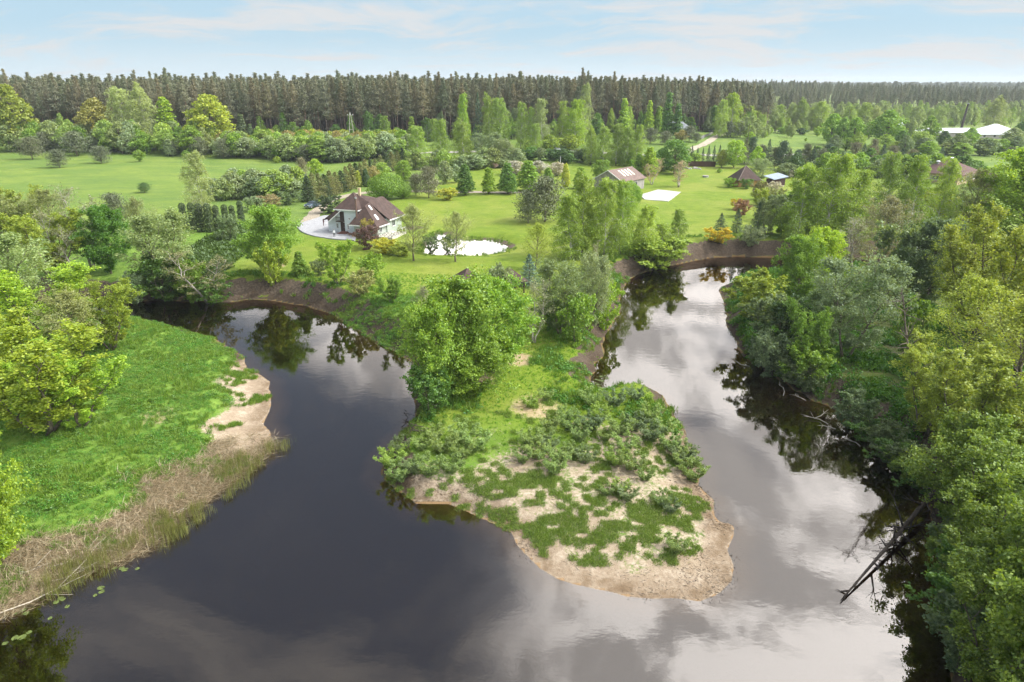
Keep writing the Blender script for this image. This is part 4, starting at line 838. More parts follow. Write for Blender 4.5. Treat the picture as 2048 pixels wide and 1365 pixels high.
def leaves_mesh(name, C, A, B, mat, rng, taper=True):
    """one quad per leaf: centres C, half length vectors A, half width vectors B"""
    n = len(C); V = np.empty((n, 4, 3))
    V[:, 0] = C - A; V[:, 1] = C + B; V[:, 2] = C + A; V[:, 3] = C - B
    me = bpy.data.meshes.new(name)
    me.vertices.add(n * 4); me.loops.add(n * 4); me.polygons.add(n)
    me.vertices.foreach_set('co', V.ravel())
    me.loops.foreach_set('vertex_index', np.arange(n * 4, dtype=np.int32))
    me.polygons.foreach_set('loop_start', np.arange(0, n * 4, 4, dtype=np.int32))
    a = me.attributes.new('var', 'FLOAT', 'FACE'); a.data.foreach_set('value', rng.random(n))
    me.materials.append(mat); me.update(calc_edges=True)
    return me

def tubes_mesh(name, lines, mat):
    mb = MB()
    for pts, rad, sides in lines: tube(mb, pts, rad, sides)
    me = bpy.data.meshes.new(name); me.from_pydata(mb.v, [], mb.f); me.materials.append(mat)
    me.polygons.foreach_set('use_smooth', [True] * len(mb.f)); me.update()
    return me

def rand_dirs(rng, n):
    return norm(rng.normal(size=(n, 3)))

def leaf_axes(rng, n, size, aspect, up=0.4, hang=0.0, along=None):
    """random leaf frames; up: how flat leaves lie, hang: how far the long axis points down"""
    N = norm(rand_dirs(rng, n) + np.array([0, 0, up]))
    T = rand_dirs(rng, n) + np.array([0, 0, -hang])
    if along is not None: T = T * 0.6 + along
    T = norm(T - N * np.sum(T * N, 1, keepdims=True)); Bn = np.cross(N, T)
    s = size * rng.uniform(0.65, 1.3, (n, 1))
    return T * s * 0.5, Bn * s * 0.5 * aspect

def gen_tree(seed, H, Wd, prof, n1=26, n2=7, n3=4, k=8, t0=0.2, el=(10, 60), curve=20, droop=0.0, stems=1, spread=0.0,
             size=0.22, aspect=0.7, scatter=0.28, up=0.4, hang=0.0, r0=None, bark=None, leaf=None, b2=0.42, minlen=0.25, trunk_top=0.93, lean=0.04, rough=(.75, 1.18)):
    """a tree grown limb by limb: trunk(s), limbs following the crown profile, branches, leaf sprays"""
    rng = np.random.default_rng(seed)
    r0 = r0 or H * 0.017; R = Wd / 2
    lines = []; C = []; along = []
    for s in range(stems):
        ang = 2 * math.pi * (s + rng.uniform(-.2, .2)) / max(stems, 1)
        off = np.array([math.cos(ang), math.sin(ang), 0]) * (spread * R)
        hs = H * trunk_top * (1 if s == 0 or stems == 1 else rng.uniform(0.75, 1.0)); m = 9
        tt = np.linspace(0, 1, m)
        wobx = np.cumsum(rng.normal(size=(m, 2)) * H * 0.012, 0) + rng.normal(size=2) * H * lean * tt[:, None]
        wobx -= wobx[0]
        T = np.zeros((m, 3)); T[:, 2] = hs * tt; T[:, :2] += wobx
        T += off * (tt ** 0.8)[:, None] + off * 0.06
        rr = r0 * (1 - tt * 0.93) * (1 if stems == 1 else 0.7); rr[0] *= 1.25
        T[0, 2] = -0.3
        lines.append((T, rr, 7))
        nl = max(3, int(n1 / stems))
        for i in range(nl):
            t = t0 + (1 - t0) * ((i + rng.uniform(0, 1)) / nl)
            p = np.array([np.interp(t, tt, T[:, c]) for c in range(3)])
            f = prof((t * hs) / H)
            L = max(minlen, R * f * rng.uniform(rough[0], rough[1]) * (1 if stems == 1 else 0.75))
            a = i * 2.39996 + rng.uniform(-.5, .5) + s
            e = math.radians(el[0] + (el[1] - el[0]) * t + rng.normal() * 8)
            pts = [p]; cur = p.copy(); q = 5
            for j in range(q):
                d = np.array([math.cos(a) * math.cos(e), math.sin(a) * math.cos(e), math.sin(e)])
                cur = cur + d * L / q; pts.append(cur.copy()); e += math.radians(curve) / q + rng.normal() * 0.09; a += rng.normal() * 0.12
            pts = np.array(pts); rl = np.linspace(r0 * 0.34 * (1 - 0.5 * t), r0 * 0.05, q + 1)
            lines.append((pts, rl, 4))
            for b in range(n2):
                u = 0.22 + 0.78 * (b + rng.uniform(0, 1)) / n2
                x = u * q; j = min(int(x), q - 1)
                st = pts[j] + (pts[j + 1] - pts[j]) * (x - j); ld = norm(pts[j + 1] - pts[j])
                d = norm(ld * 0.8 + rand_dirs(rng, 1)[0] * 0.85 + np.array([0, 0, 0.15 - droop]))
                BL = max(minlen * .6, L * b2 * rng.uniform(0.6, 1.2) * (1.15 - 0.5 * u))
                mid = st + d * BL * 0.55; en = st + d * BL + np.array([0, 0, -droop * BL * 0.9])
                lines.append((np.array([st, mid, en]), [r0 * 0.05, r0 * 0.032, r0 * 0.012], 3))
                for c in range(n3):
                    w = rng.uniform(0.15, 1.05)
                    s0 = st + (mid - st) * min(w / 0.55, 1) + (en - mid) * max(0, (w - 0.55) / 0.45)
                    td = norm(d * 0.6 + rand_dirs(rng, 1)[0] + np.array([0, 0, 0.1 - droop * 1.8]))
                    TL = max(0.12, BL * 0.45 * rng.uniform(0.6, 1.3))
                    ww = rng.uniform(0, 1, (k, 1))
                    C.append(s0 + td * TL * ww + rng.normal(size=(k, 3)) * scatter * (0.4 + 0.5 * TL) + np.array([0, 0, -1.0]) * droop * TL * ww ** 2)
                    along.append(np.repeat(td[None], k, 0))
    C = np.concatenate(C); al = np.concatenate(along)
    C[:, 2] = np.maximum(C[:, 2], 0.08)
    A, B = leaf_axes(rng, len(C), size, aspect, up, hang, al)
    return tubes_mesh('trunk', lines, bark or BARK), leaves_mesh('crown', C, A, B, leaf or LEAF, rng)

def extent(me):
    """true height and width of a crown"""
    v = np.empty(len(me.vertices) * 3); me.vertices.foreach_get('co', v); v = v.reshape(-1, 3)
    return float(np.percentile(v[:, 2], 99.7)), float(2 * np.percentile(np.hypot(v[:, 0], v[:, 1]), 96))

def gen_conifer(seed, H, Wd, n1, k, t0=0.06, el=-8, tip=0.0, size=0.3, aspect=0.35, power=1.0, bark=None, width_at=None, flat=0.3, r0=None, thick=0.10):
    """spruce like tree: whorls of drooping boughs with needle sprays"""
    rng = np.random.default_rng(seed); r0 = r0 or H * 0.014; R = Wd / 2
    lines = [(np.array([[0, 0, -0.3], [0.01 * H, 0, H * 0.5], [0, 0, H * 0.99]]), [r0 * 1.2, r0 * .6, r0 * .05], 6)]
    C = []; AL = []
    for i in range(n1):
        t = t0 + (1 - t0) * (i + rng.uniform(0, 1)) / n1
        f = (width_at(t) if width_at else (1 - t) ** power + 0.03)
        L = max(0.15, R * f * rng.uniform(0.72, 1.2)); a = i * 2.39996 + rng.uniform(-.4, .4)
        e = math.radians(el + 45 * t ** 2 + rng.normal() * 6)
        d = np.array([math.cos(a) * math.cos(e), math.sin(a) * math.cos(e), math.sin(e)])
        p0 = np.array([0, 0, t * H]); p1 = p0 + d * L * 0.6; p2 = p0 + d * L + np.array([0, 0, L * tip])
        lines.append((np.array([p0, p1, p2]), [r0 * .2, r0 * .12, r0 * .03], 3))
        kk = max(3, int(k * (0.35 + f)))
        u = rng.uniform(0.12, 1.03, (kk, 1)) ** 0.75
        sidev = np.array([-math.sin(a), math.cos(a), 0])
        c = p0 + d * L * u + np.array([0, 0, L * tip]) * u ** 2 + sidev * rng.normal(size=(kk, 1)) * L * flat * (1.1 - 0.7 * u) + rng.normal(size=(kk, 3)) * np.array([.05, .05, thick]) * L
        C.append(c); AL.append(np.repeat(d[None], kk, 0) + sidev * rng.normal(size=(kk, 1)) * 0.6)
    C = np.concatenate(C); AL = np.concatenate(AL)
    C[:, 2] = np.maximum(C[:, 2], 0.1)
    A, B = leaf_axes(rng, len(C), size, aspect, 0.7, 0.1, norm(AL) * 1.2)
    return tubes_mesh('trunk', lines, bark or BARK), leaves_mesh('crown', C, A, B, NEEDLE, rng)

def gen_pine(seed, H, crown0, Wd, n1, k, size, clump=0.8, bark=None, bushy=False):
    """Scots pine: straight stem, flat needle cushions on upcurved limbs, a few dead snags below"""
    rng = np.random.default_rng(seed); r0 = H * (0.011 if not bushy else 0.02); R = Wd / 2
    m = 7; tt = np.linspace(0, 1, m); T = np.zeros((m, 3)); T[:, 2] = H * 0.97 * tt; T[1:, :2] = np.cumsum(rng.normal(size=(m - 1, 2)) * H * 0.006, 0); T[0, 2] = -0.3
    lines = [(T, r0 * (1.1 - tt), 6)]; C = []
    for i in range(n1):
        t = crown0 + (1 - crown0) * (i + rng.uniform(0, 1)) / n1
        q = (t - crown0) / (1 - crown0)
        f = (0.45 + 0.6 * math.sin(math.pi * min(1, q * 0.9 + 0.2))) * (1 - q ** 1.6 * 0.85) + .06 if not bushy else (1 - q ** 2.2) * (0.75 + 0.35 * min(1, q * 4)) + 0.08
        L = R * f * rng.uniform(0.6, 1.2); a = i * 2.39996 + rng.uniform(-.6, .6)
        e = math.radians((5 + 50 * q + rng.normal() * 10) if not bushy else (8 + 55 * q + rng.normal() * 8))
        p = np.array([np.interp(t, tt, T[:, c]) for c in range(3)])
        d = np.array([math.cos(a) * math.cos(e), math.sin(a) * math.cos(e), math.sin(e)])
        mid = p + d * L * .55; en = p + d * L + np.array([0, 0, .15 * L])
        lines.append((np.array([p, mid, en]), [r0 * .35, r0 * .2, r0 * .05], 4))
        nc = max(2, int(3 + 3 * f))
        for c in range(nc):
            w = rng.uniform(0.35, 1.05); cc = p + (en - p) * w + rng.normal(size=3) * L * np.array([.16, .16, .07])
            sd = clump * R * 0.25 * rng.uniform(.7, 1.3) * (1 if bushy else .3 + .7 * f)
            C.append(cc + rng.normal(size=(k, 3)) * np.array([sd, sd, sd * 0.42]))
    if not bushy:
        for i in range(7):
            t = rng.uniform(0.25, crown0); a = rng.uniform(0, 6.28); L = R * rng.uniform(.2, .5)
            p = np.array([np.interp(t, tt, T[:, c]) for c in range(3)])
            lines.append((np.array([p, p + np.array([math.cos(a), math.sin(a), 0.05]) * L]), [r0 * .16, r0 * .04], 3))
    C = np.concatenate(C); C[:, 2] = np.maximum(C[:, 2], 0.1)
    A, B = leaf_axes(rng, len(C), size, 0.45, 0.35, -0.4)
    return tubes_mesh('trunk', lines, bark or BARK_PINE), leaves_mesh('crown', C, A, B, NEEDLE, rng)

def gen_shell(seed, H, lobes, n, size, aspect, bark=None, leaf=None, jitter=0.07, up=0.0, hang=0.0):
    """clipped foliage: leaves in a thick skin over ellipsoid lobes (x, y, z, rx, ry, rz)"""
    rng = np.random.default_rng(seed); C = []; N = []
    areas = np.array([l[3] * l[5] for l in lobes]); cnt = (n * areas / areas.sum()).astype(int)
    for l, c in zip(lobes, cnt):
        d = rand_dirs(rng, c); r = np.clip(1 - np.abs(rng.normal(size=(c, 1))) * jitter, 0.5, 1) + rng.normal(size=(c, 1)) * 0.02
        bump = 1 + 0.07 * np.sin(d[:, :1] * 9 + l[0]) * np.sin(d[:, 1:2] * 8) + 0.05 * np.sin(d[:, 2:] * 14 + d[:, :1] * 6)
        C.append(np.array(l[:3]) + d * np.array(l[3:6]) * r * bump); N.append(d)
    C = np.concatenate(C); N = np.concatenate(N)
    keep = C[:, 2] > 0.05; C, N = C[keep], N[keep]
    n = len(C); Nn = norm(N + rand_dirs(rng, n) * 0.75)
    T = rand_dirs(rng, n) + np.array([0, 0, up - hang]); T = norm(T - Nn * np.sum(T * Nn, 1, keepdims=True)); Bn = np.cross(Nn, T)
    s = size * rng.uniform(.6, 1.3, (n, 1))
    lines = [(np.array([[0, 0, -.3], [0, 0, H * .45], [0.02, 0, H * .8]]), [H * .025, H * .018, H * .006], 6)]
    for l in lobes: lines.append((np.array([[0, 0, H * .12], np.array(l[:3])]), [H * .014, H * .005], 4))
    return tubes_mesh('trunk', lines, bark or BARK), leaves_mesh('crown', C, T * s * .5, Bn * s * .5 * aspect, leaf or LEAF, rng)

def gen_lobed(seed, H, Wd, prof, nl, n, size, aspect=.75, lob=.30, t0=.10, jitter=.22, flat=.85, bark=None, leaf=None, r0=None, up=.35):
    """full crown: many overlapping leaf clumps of different size fill the outline, each carried by a limb"""
    rng = np.random.default_rng(seed); R = Wd / 2; r0 = r0 or H * .018
    lines = [(np.array([[0, 0, -.3], [rng.normal() * .02 * H, 0, H * .4], [0, rng.normal() * .02 * H, H * .85]]), [r0 * 1.2, r0 * .8, r0 * .15], 7)]
    C = []; N = []; W_ = []
    for i in range(nl):
        t = t0 + (1 - t0 - .04) * ((i + rng.random()) / nl); rr = R * prof(t)
        rl = max(.10 * R, R * lob * rng.uniform(.6, 1.25) * (.55 + .45 * prof(t))); a = i * 2.39996 + rng.uniform(-.5, .5)
        rad = max(0, rr - rl) * math.sqrt(rng.uniform(.25, 1.0)); c = np.array([math.cos(a) * rad, math.sin(a) * rad, min(t * H, H - rl * flat)])
        W_.append((c, rl)); lines.append((np.array([[0, 0, c[2] * .6], (c + np.array([0, 0, c[2] * .6])) / 2 * np.array([1, 1, 1]), c]), [r0 * .3, r0 * .2, r0 * .05], 4))
    ar = np.array([w[1] ** 2 for w in W_]); cnt = (n * ar / ar.sum()).astype(int) + 4
    for (c, rl), k in zip(W_, cnt):
        d = rand_dirs(rng, k); d[:, 2] = np.where(d[:, 2] < -.35, -d[:, 2], d[:, 2])
        r = np.clip(1 - np.abs(rng.normal(size=(k, 1))) * jitter, .2, 1) * (1 + .16 * np.sin(d[:, :1] * 5 + c[0] * 3) * np.sin(d[:, 1:2] * 5 + c[1]) ) + rng.normal(size=(k, 1)) * .07
        C.append(c + d * r * rl * np.array([1, 1, flat])); N.append(d)
    C = np.concatenate(C); N = np.concatenate(N); C[:, 2] = np.maximum(C[:, 2], .1); n = len(C)
    Nn = norm(N * .8 + rand_dirs(rng, n) + np.array([0, 0, up])); T = rand_dirs(rng, n); T = norm(T - Nn * np.sum(T * Nn, 1, keepdims=True)); Bn = np.cross(Nn, T); s = size * rng.uniform(.6, 1.3, (n, 1))
    return tubes_mesh('trunk', lines, bark or BARK), leaves_mesh('crown', C, T * s * .5, Bn * s * .5 * aspect, leaf or LEAF, rng)
# ---------------------------------------------------------------- ground
def spaced(lo, hi, step, out_lo, out_hi, grow=1.12):
    mid = np.arange(lo, hi + 1e-6, step); a = [hi]; s = step
    while a[-1] < out_hi: s *= grow; a.append(a[-1] + s)
    b = [lo]; s = step
    while b[-1] > out_lo: s *= grow; b.append(b[-1] - s)
    return np.concatenate([np.array(b[1:][::-1]), mid, np.array(a[1:])])

gx = spaced(-62, 62, 0.55, -5200, 5200, 1.10)
gy = spaced(26, 120, 0.55, -60, 120.5, 1.07)
gy = np.concatenate([gy[gy <= 120.01], np.arange(120.8, 216, 0.8), spaced(215, 216.2, 0.8, 214, 7000, 1.07)[2:]])
gy = np.unique(np.round(gy, 3)); gy = gy[np.concatenate([[True], np.diff(gy) > 0.2])]
GX, GY = np.meshgrid(gx, gy)
GP = np.stack([GX.ravel(), GY.ravel()], 1)
GZ = height(GP)
nx, ny = len(gx), len(gy)
GD, GIN = seg_dist(GP, RIVER)
def ring(pts, rad):
    """soft patches of a kind of ground: list of (x, y, radius, strength)"""
    o = np.zeros(len(GP))
    for x, y, r, s in pts:
        dd = np.hypot(GP[:, 0] - x, GP[:, 1] - y) / r
        o = np.maximum(o, s * (1 - sst(0.45, 1.15, dd)))
    return np.clip(o, 0, 1)
nz1 = wob(GP, 0.5, 3); nz2 = wob(GP, 1.5, 4)
spit = (1 - sst(52, 64, GP[:, 1] + 3 * nz1 - 0.35 * GP[:, 0])) * ((GP[:, 0] > -9) & (GP[:, 0] < 21)) * (1 - GIN)
beach = (1 - sst(1.5, 3.6, GD + 0.9 * nz1 + 0.4 * nz2)) * ring([(7, 42, 17, 1), (15, 47, 9, 1)], 0)
under = GIN * (1 - sst(1.5, 4.5, GD)) * ring([(7, 42, 17, 1), (15, 47, 9, 1), (-23, 62, 12, 1)], 0)
sand = np.maximum(np.maximum(np.maximum(beach, under), spit * 0.60), (1 - sst(2.5, 8.5, GD + 1.8 * nz1)) * ring([(-23, 64, 12, 1), (-20, 58, 8, 1), (-22, 70, 7, 1), (-29, 73, 7, 1), (-32, 78, 4, 1)], 0))
reed = (1 - sst(3.4, 7.0, GD + 1.8 * nz1 + .8 * nz2)) * ring([(-25, 49, 10, 1), (-31, 45, 11, 1), (-37, 40, 10, 1), (-22, 53, 6, .9)], 0)
gyy, gxx = np.gradient(GZ.reshape(ny, nx), gy, gx)
slope = np.hypot(gxx, gyy).ravel()
earth = sst(0.38, 0.62, slope + 0.12 * nz1) * (GD < 9) * (1 - GIN)
earth = np.maximum(earth, (1 - sst(1.6, 3.0, GD + .7 * nz2)) * ring([(-8.6, 55, 4, 1), (-6, 50.5, 3.5, 1), (-2.5, 48.5, 3, .9)], 0))
earth = np.maximum(earth, (1 - sst(0.5, 1.3, GD + 0.4 * nz2)) * (1 - GIN) * 0.9)
POND_D = [seg_dist(GP, o)[0] for o, _ in PONDS]
earth = np.maximum(earth, (1 - sst(1.0, 2.6, POND_D[0] + 0.9 * nz1)) * (GP[:, 1] > 132) * 0.9)
mown = np.maximum(sst(-60, -46, GP[:, 0] - 0.25 * (GP[:, 1] - 110)) * (1 - sst(95, 112, GP[:, 0] - 0.15 * (GP[:, 1] - 110))) * sst(50, 66, GP[:, 1]) * (1 - sst(262, 300, GP[:, 1])), 0)
mown *= 1 - ((GP[:, 0] > 26) & (GP[:, 1] < 128))
mown *= 1 - ((GP[:, 0] < -14) & (GP[:, 1] < 99))
meadow = np.where((GP[:, 1] > 150) & (mown < 0.5), 1.0, 0.0)
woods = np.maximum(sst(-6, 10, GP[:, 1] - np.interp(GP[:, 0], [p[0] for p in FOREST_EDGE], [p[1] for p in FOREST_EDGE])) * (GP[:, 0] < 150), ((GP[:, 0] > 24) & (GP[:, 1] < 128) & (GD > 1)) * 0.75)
depth_a = np.where(GIN, np.clip(GD / 5.0, 0, 1), 0)
bare = ring([(0.5, 75.5, 2.6, .9), (-4.5, 70.0, 3.2, .8), (-8, 64.5, 2.0, .5), (2.5, 64.0, 3.5, .7), (-36, 62, 2.5, .6), (-21, 176, 6, .0), (-42, 117, 2.6, .9), (87, 190, 5, .25), (2, 160, 5, .3)], 0)
soil = ring([(-22, 150, 3.5, .7), (-14, 143, 5, .6)], 0)

me = bpy.data.meshes.new('ground')
idx = np.arange(nx * ny).reshape(ny, nx)
quads = np.stack([idx[:-1, :-1], idx[:-1, 1:], idx[1:, 1:], idx[1:, :-1]], -1).reshape(-1, 4)
me.vertices.add(nx * ny); me.vertices.foreach_set('co', np.column_stack([GP, GZ]).ravel())
me.loops.add(quads.size); me.polygons.add(len(quads))
me.loops.foreach_set('vertex_index', quads.ravel().astype(np.int32))
me.polygons.foreach_set('loop_start', np.arange(0, quads.size, 4, dtype=np.int32))
me.polygons.foreach_set('use_smooth', np.ones(len(quads), bool))
for nm, arr in (('sand', sand), ('reed', reed), ('earth', earth), ('mown', mown), ('woods', woods), ('deep', depth_a), ('wet', GIN.astype(float)), ('bare', bare), ('soil', soil),
                ('shore', np.where(GIN, 0, 1 - sst(0.3, 2.6, GD + .4 * nz2))), ('meadow', meadow), ('farfield', sst(100, 150, GP[:, 0]) * sst(420, 470, GP[:, 1]))):
    a = me.attributes.new(nm, 'FLOAT', 'POINT'); a.data.foreach_set('value', np.asarray(arr, np.float32))
me.update(calc_edges=True)

g = Mat('ground')
fine = g.noise(3.2, 6, 0.65); big = g.noise(0.06, 4, 0.6); midn = g.noise(0.45, 5, 0.62); grain = g.noise(14, 4, 0.7)
c_mown = g.mix(g.ramp(midn, 0.32, 0.7), (0.130, 0.200, 0.018), (0.19, 0.255, 0.028))
c_mown = g.mix(g.math('MULTIPLY', g.ramp(big, 0.42, 0.66), 0.6), c_mown, (0.26, 0.28, 0.055))
c_rough = g.mix(g.ramp(midn, 0.3, 0.72), (0.10, 0.19, 0.026), (0.18, 0.28, 0.045))
c_mead = g.mix(g.ramp(big, 0.38, 0.62), (0.145, 0.220, 0.042), (0.20, 0.265, 0.05))
tuss = g.noise(0.75, 6, 0.72, stretch=(0.45, 1.3, 1))
streak = g.noise(0.11, 6, 0.7, stretch=(0.5, 1.6, 1))
c_mead = g.mix(g.math('MULTIPLY', g.ramp(streak, 0.45, 0.62), 0.6), c_mead, (0.115, 0.185, 0.045))
c_mead = g.mix(g.math('MULTIPLY', g.ramp(midn, 0.5, 0.75), 0.5), c_mead, (0.10, 0.18, 0.04))
col = g.mix(g.attr('mown'), c_rough, c_mown)
c_mead = g.mix(g.math('MULTIPLY', g.ramp(tuss, 0.47, 0.66), 0.55), c_mead, (0.08, 0.145, 0.035))
col = g.mix(g.math('MULTIPLY', g.ramp(tuss, 0.5, 0.7), 0.35), col, (0.09, 0.15, 0.02))
col = g.mix(g.attr('meadow'), col, c_mead)
col = g.mix(g.attr('farfield'), col, g.mix(g.ramp(g.noise(0.05, 6, 0.7), .4, .62), (0.21, 0.27, 0.06), (0.12, 0.17, 0.05)))
col = g.mix(g.ramp(g.math('ADD', fine, 0.0), 0.45, 0.8), col, g.mix(0.5, col, (0.05, 0.11, 0.01)))
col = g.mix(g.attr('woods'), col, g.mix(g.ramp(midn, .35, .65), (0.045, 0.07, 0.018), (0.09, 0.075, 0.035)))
thr = lambda a, w=0.28: g.ramp(g.math('ADD', g.attr(a), g.math('MULTIPLY', g.math('SUBTRACT', g.math('ADD', g.math('MULTIPLY', fine, .55), g.math('MULTIPLY', midn, .45)), 0.5), 1.5)), 0.5 - w, 0.5 + w)
c_sand = g.mix(g.ramp(fine, 0.35, 0.7), (0.36, 0.28, 0.20), (0.50, 0.42, 0.32))
c_sand = g.mix(g.math('MULTIPLY', g.ramp(midn, 0.42, 0.6), 0.5), c_sand, (0.27, 0.20, 0.13))
c_sand = g.mix(g.math('MULTIPLY', g.ramp(grain, 0.58, 0.72), 0.7), c_sand, (0.20, 0.14, 0.09))
c_earth = g.mix(g.ramp(fine, 0.3, 0.7), (0.055, 0.042, 0.031), (0.155, 0.12, 0.088))
c_reed = g.mix(g.ramp(g.noise(5, 5, 0.7, stretch=(1, 2.2, 1)), 0.35, 0.7), (0.15, 0.11, 0.06), (0.36, 0.28, 0.17))
c_bare = g.mix(g.ramp(fine, 0.3, 0.7), (0.34, 0.24, 0.13), (0.46, 0.37, 0.23))
col = g.mix(thr('bare', 0.3), col, c_bare)
col = g.mix(thr('soil', 0.25), col, c_earth)
col = g.mix(thr('earth', 0.2), col, c_earth)
col = g.mix(thr('reed', 0.22), col, c_reed)
col = g.mix(thr('sand', 0.12), col, c_sand)
sh = g.attr('shore')
col = g.mix(g.math('MULTIPLY', g.math('MULTIPLY', sh, g.math('ADD', 0.45, g.math('MULTIPLY', g.ramp(midn, .3, .7), 0.55))), 0.95), col, g.mix(g.attr('sand'), (0.06, 0.042, 0.028), (0.17, 0.115, 0.068)))
c_bed = g.mix(g.ramp(g.attr('deep'), 0.0, 0.5), g.mix(g.attr('sand'), (0.18, 0.11, 0.05), (0.30, 0.20, 0.11)), (0.055, 0.035, 0.016))  # water's absorption with depth is put into the bed colour, dark where deep
col = g.mix(g.ramp(g.attr('wet'), 0.4, 0.6), col, c_bed)
hgt = g.math('ADD', g.math('MULTIPLY', fine, 0.8), g.math('MULTIPLY', grain, 0.35))
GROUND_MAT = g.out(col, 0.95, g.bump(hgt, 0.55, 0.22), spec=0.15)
me.materials.append(GROUND_MAT)
ground_obj = tag(link('ground', me), 'grassy river land with sandy spit, lawns and meadow', 'ground', kind='structure')

# ---------------------------------------------------------------- water
def water_mat(name, ripple, ior):
    w = Mat(name)
    n1 = w.noise(0.9, 3, 0.5, stretch=(1, 1.6, 1)); n2 = w.noise(5.0, 3, 0.55, stretch=(1, 1.5, 1)); patch = w.ramp(w.noise(0.05, 3, 0.5), 0.35, 0.7)
    h = w.math('ADD', w.math('MULTIPLY', n1, 0.6), w.math('MULTIPLY', w.math('MULTIPLY', n2, 0.22), patch))
    nb = w.bump(h, ripple, 0.05)
    fr = w.new('ShaderNodeFresnel'); fr.inputs['IOR'].default_value = ior; w.l.new(nb, fr.inputs['Normal'])
    gl = w.new('ShaderNodeBsdfGlossy'); gl.inputs['Roughness'].default_value = 0.008; w.l.new(nb, gl.inputs['Normal']); gl.inputs[0].default_value = (1.0, 0.92, 0.86, 1)
    tr = w.new('ShaderNodeBsdfTransparent'); tr.inputs[0].default_value = (0.82, 0.72, 0.55, 1)
    mx = w.new('ShaderNodeMixShader'); w.l.new(fr.outputs[0], mx.inputs[0]); w.l.new(tr.outputs[0], mx.inputs[1]); w.l.new(gl.outputs[0], mx.inputs[2])
    o = w.new('ShaderNodeOutputMaterial'); w.l.new(mx.outputs[0], o.inputs[0])
    return w.m
WATER = water_mat('river_water', 0.10, 2.2)
mb = MB()
rx = [p[0] for p in RIVER]; ry = [p[1] for p in RIVER]
mb.poly([(min(rx) - 4, min(ry) - 4, 0), (max(rx) + 4, min(ry) - 4, 0), (max(rx) + 4, 158, 0), (min(rx) - 4, 158, 0)])
tag(mb.build('river', WATER), 'dark calm meandering river reflecting clouds', 'river', kind='structure')
POND_WATER = water_mat('pond_water', 0.14, 1.27)
for (outline, lvl), lb in zip(PONDS, ('garden pond between the house and the lawn',)):
    c = np.mean(np.array(outline), 0); mb = MB()
    mb.poly([(c[0] + (x - c[0]) * 1.06, c[1] + (y - c[1]) * 1.06, lvl) for x, y in outline])
    tag(mb.build('pond', POND_WATER), lb, 'pond', kind='structure')

# ---------------------------------------------------------------- paths laid on the ground
def smooth_line(pts, n=6):
    P = np.array(pts, float); out = []
    for i in range(len(P) - 1):
        p0, p1, p2, p3 = P[max(i - 1, 0)], P[i], P[i + 1], P[min(i + 2, len(P) - 1)]
        for t in np.linspace(0, 1, n, endpoint=False):
            out.append(0.5 * ((2 * p1) + (p2 - p0) * t + (2 * p0 - 5 * p1 + 4 * p2 - p3) * t * t + (3 * p1 - p0 - 3 * p2 + p3) * t ** 3))
    return np.array(out + [P[-1]])
def ribbon(name, pts, width, mat, lift, label):
    P = smooth_line(pts); D = norm(np.gradient(P, axis=0)); N = np.column_stack([-D[:, 1], D[:, 0]])
    rng = np.random.default_rng(len(P)); cols = 5; V = []; F_ = []
    for j, s in enumerate(np.linspace(-0.5, 0.5, cols)):
        ww = width * (1 + 0.12 * rng.normal(size=(len(P), 1)) * abs(s) * 2)
        Q = P + N * ww * s; V.append(np.column_stack([Q, height(Q) + lift]))
    V = np.concatenate(V); n = len(P)
    for j in range(cols - 1):
        for i in range(n - 1): F_.append((j * n + i, (j + 1) * n + i, (j + 1) * n + i + 1, j * n + i + 1))
    mb = MB(); mb.add(V, F_); o = mb.build(name, mat); tag(o, label, name.split('_')[-1], kind='structure'); return o
GRAVEL = simple('gravel', (0.34, 0.29, 0.22), 0.95, 0.28, 2.5, bump=0.3)
ROADM = simple('road_surface', (0.36, 0.33, 0.30), 0.9, 0.15, 1.5)
LANEM = simple('lane_surface', (0.40, 0.34, 0.26), 0.9, 0.25, 0.6)
ribbon('gravel_drive', DRIVE, 3.4, GRAVEL, 0.10, 'pale gravel drive curving from the patio behind the house')
ribbon('far_road', FAR_ROAD, 5.0, ROADM, 0.12, 'pale country road between the gardens and the forest')
ribbon('sandy_lane', LANE, 4.2, LANEM, 0.12, 'sandy lane leading up to the grey roofed house')
def plate(name, pts, z, mat, label, thick=0.1):
    P = smooth_line(list(pts) + [pts[0]], 4)[:-1]; mb = MB()
    mb.slab([(x, y, z) for x, y in P][::-1] if np.cross(P[1] - P[0], P[2] - P[1]) < 0 else [(x, y, z) for x, y in P], thick)
    return tag(mb.build(name, mat), label, name.split('_')[-1], kind='structure')
PAVE = simple('paving', (0.34, 0.34, 0.35), 0.85, 0.12, 1.2)
pz = float(np.max(height(PATIO))) + 0.06
plate('paved_patio', PATIO, pz, PAVE, 'rounded grey paved patio in front of the white house', 0.6)
cz = float(np.max(height(PALE_PLATE))) + 0.05
cm_ = MB(); cm_.slab([(x, y, cz) for x, y in PALE_PLATE][::-1], 0.5); tag(cm_.build('pale_plate', simple('pale_plate_surface', (0.46, 0.45, 0.43), 0.8, 0.1, 0.5)), 'pale square patch on the lawn beside the barn', 'flat_patch', kind='structure')  # flat plate in place of reflecting pond water; its brightness is plain colour
sy = float(np.max(height(SAND_YARD))) + 0.1
plate('sandy_yard', SAND_YARD, sy, LANEM, 'bare sandy building yard before the far forest', 0.8)
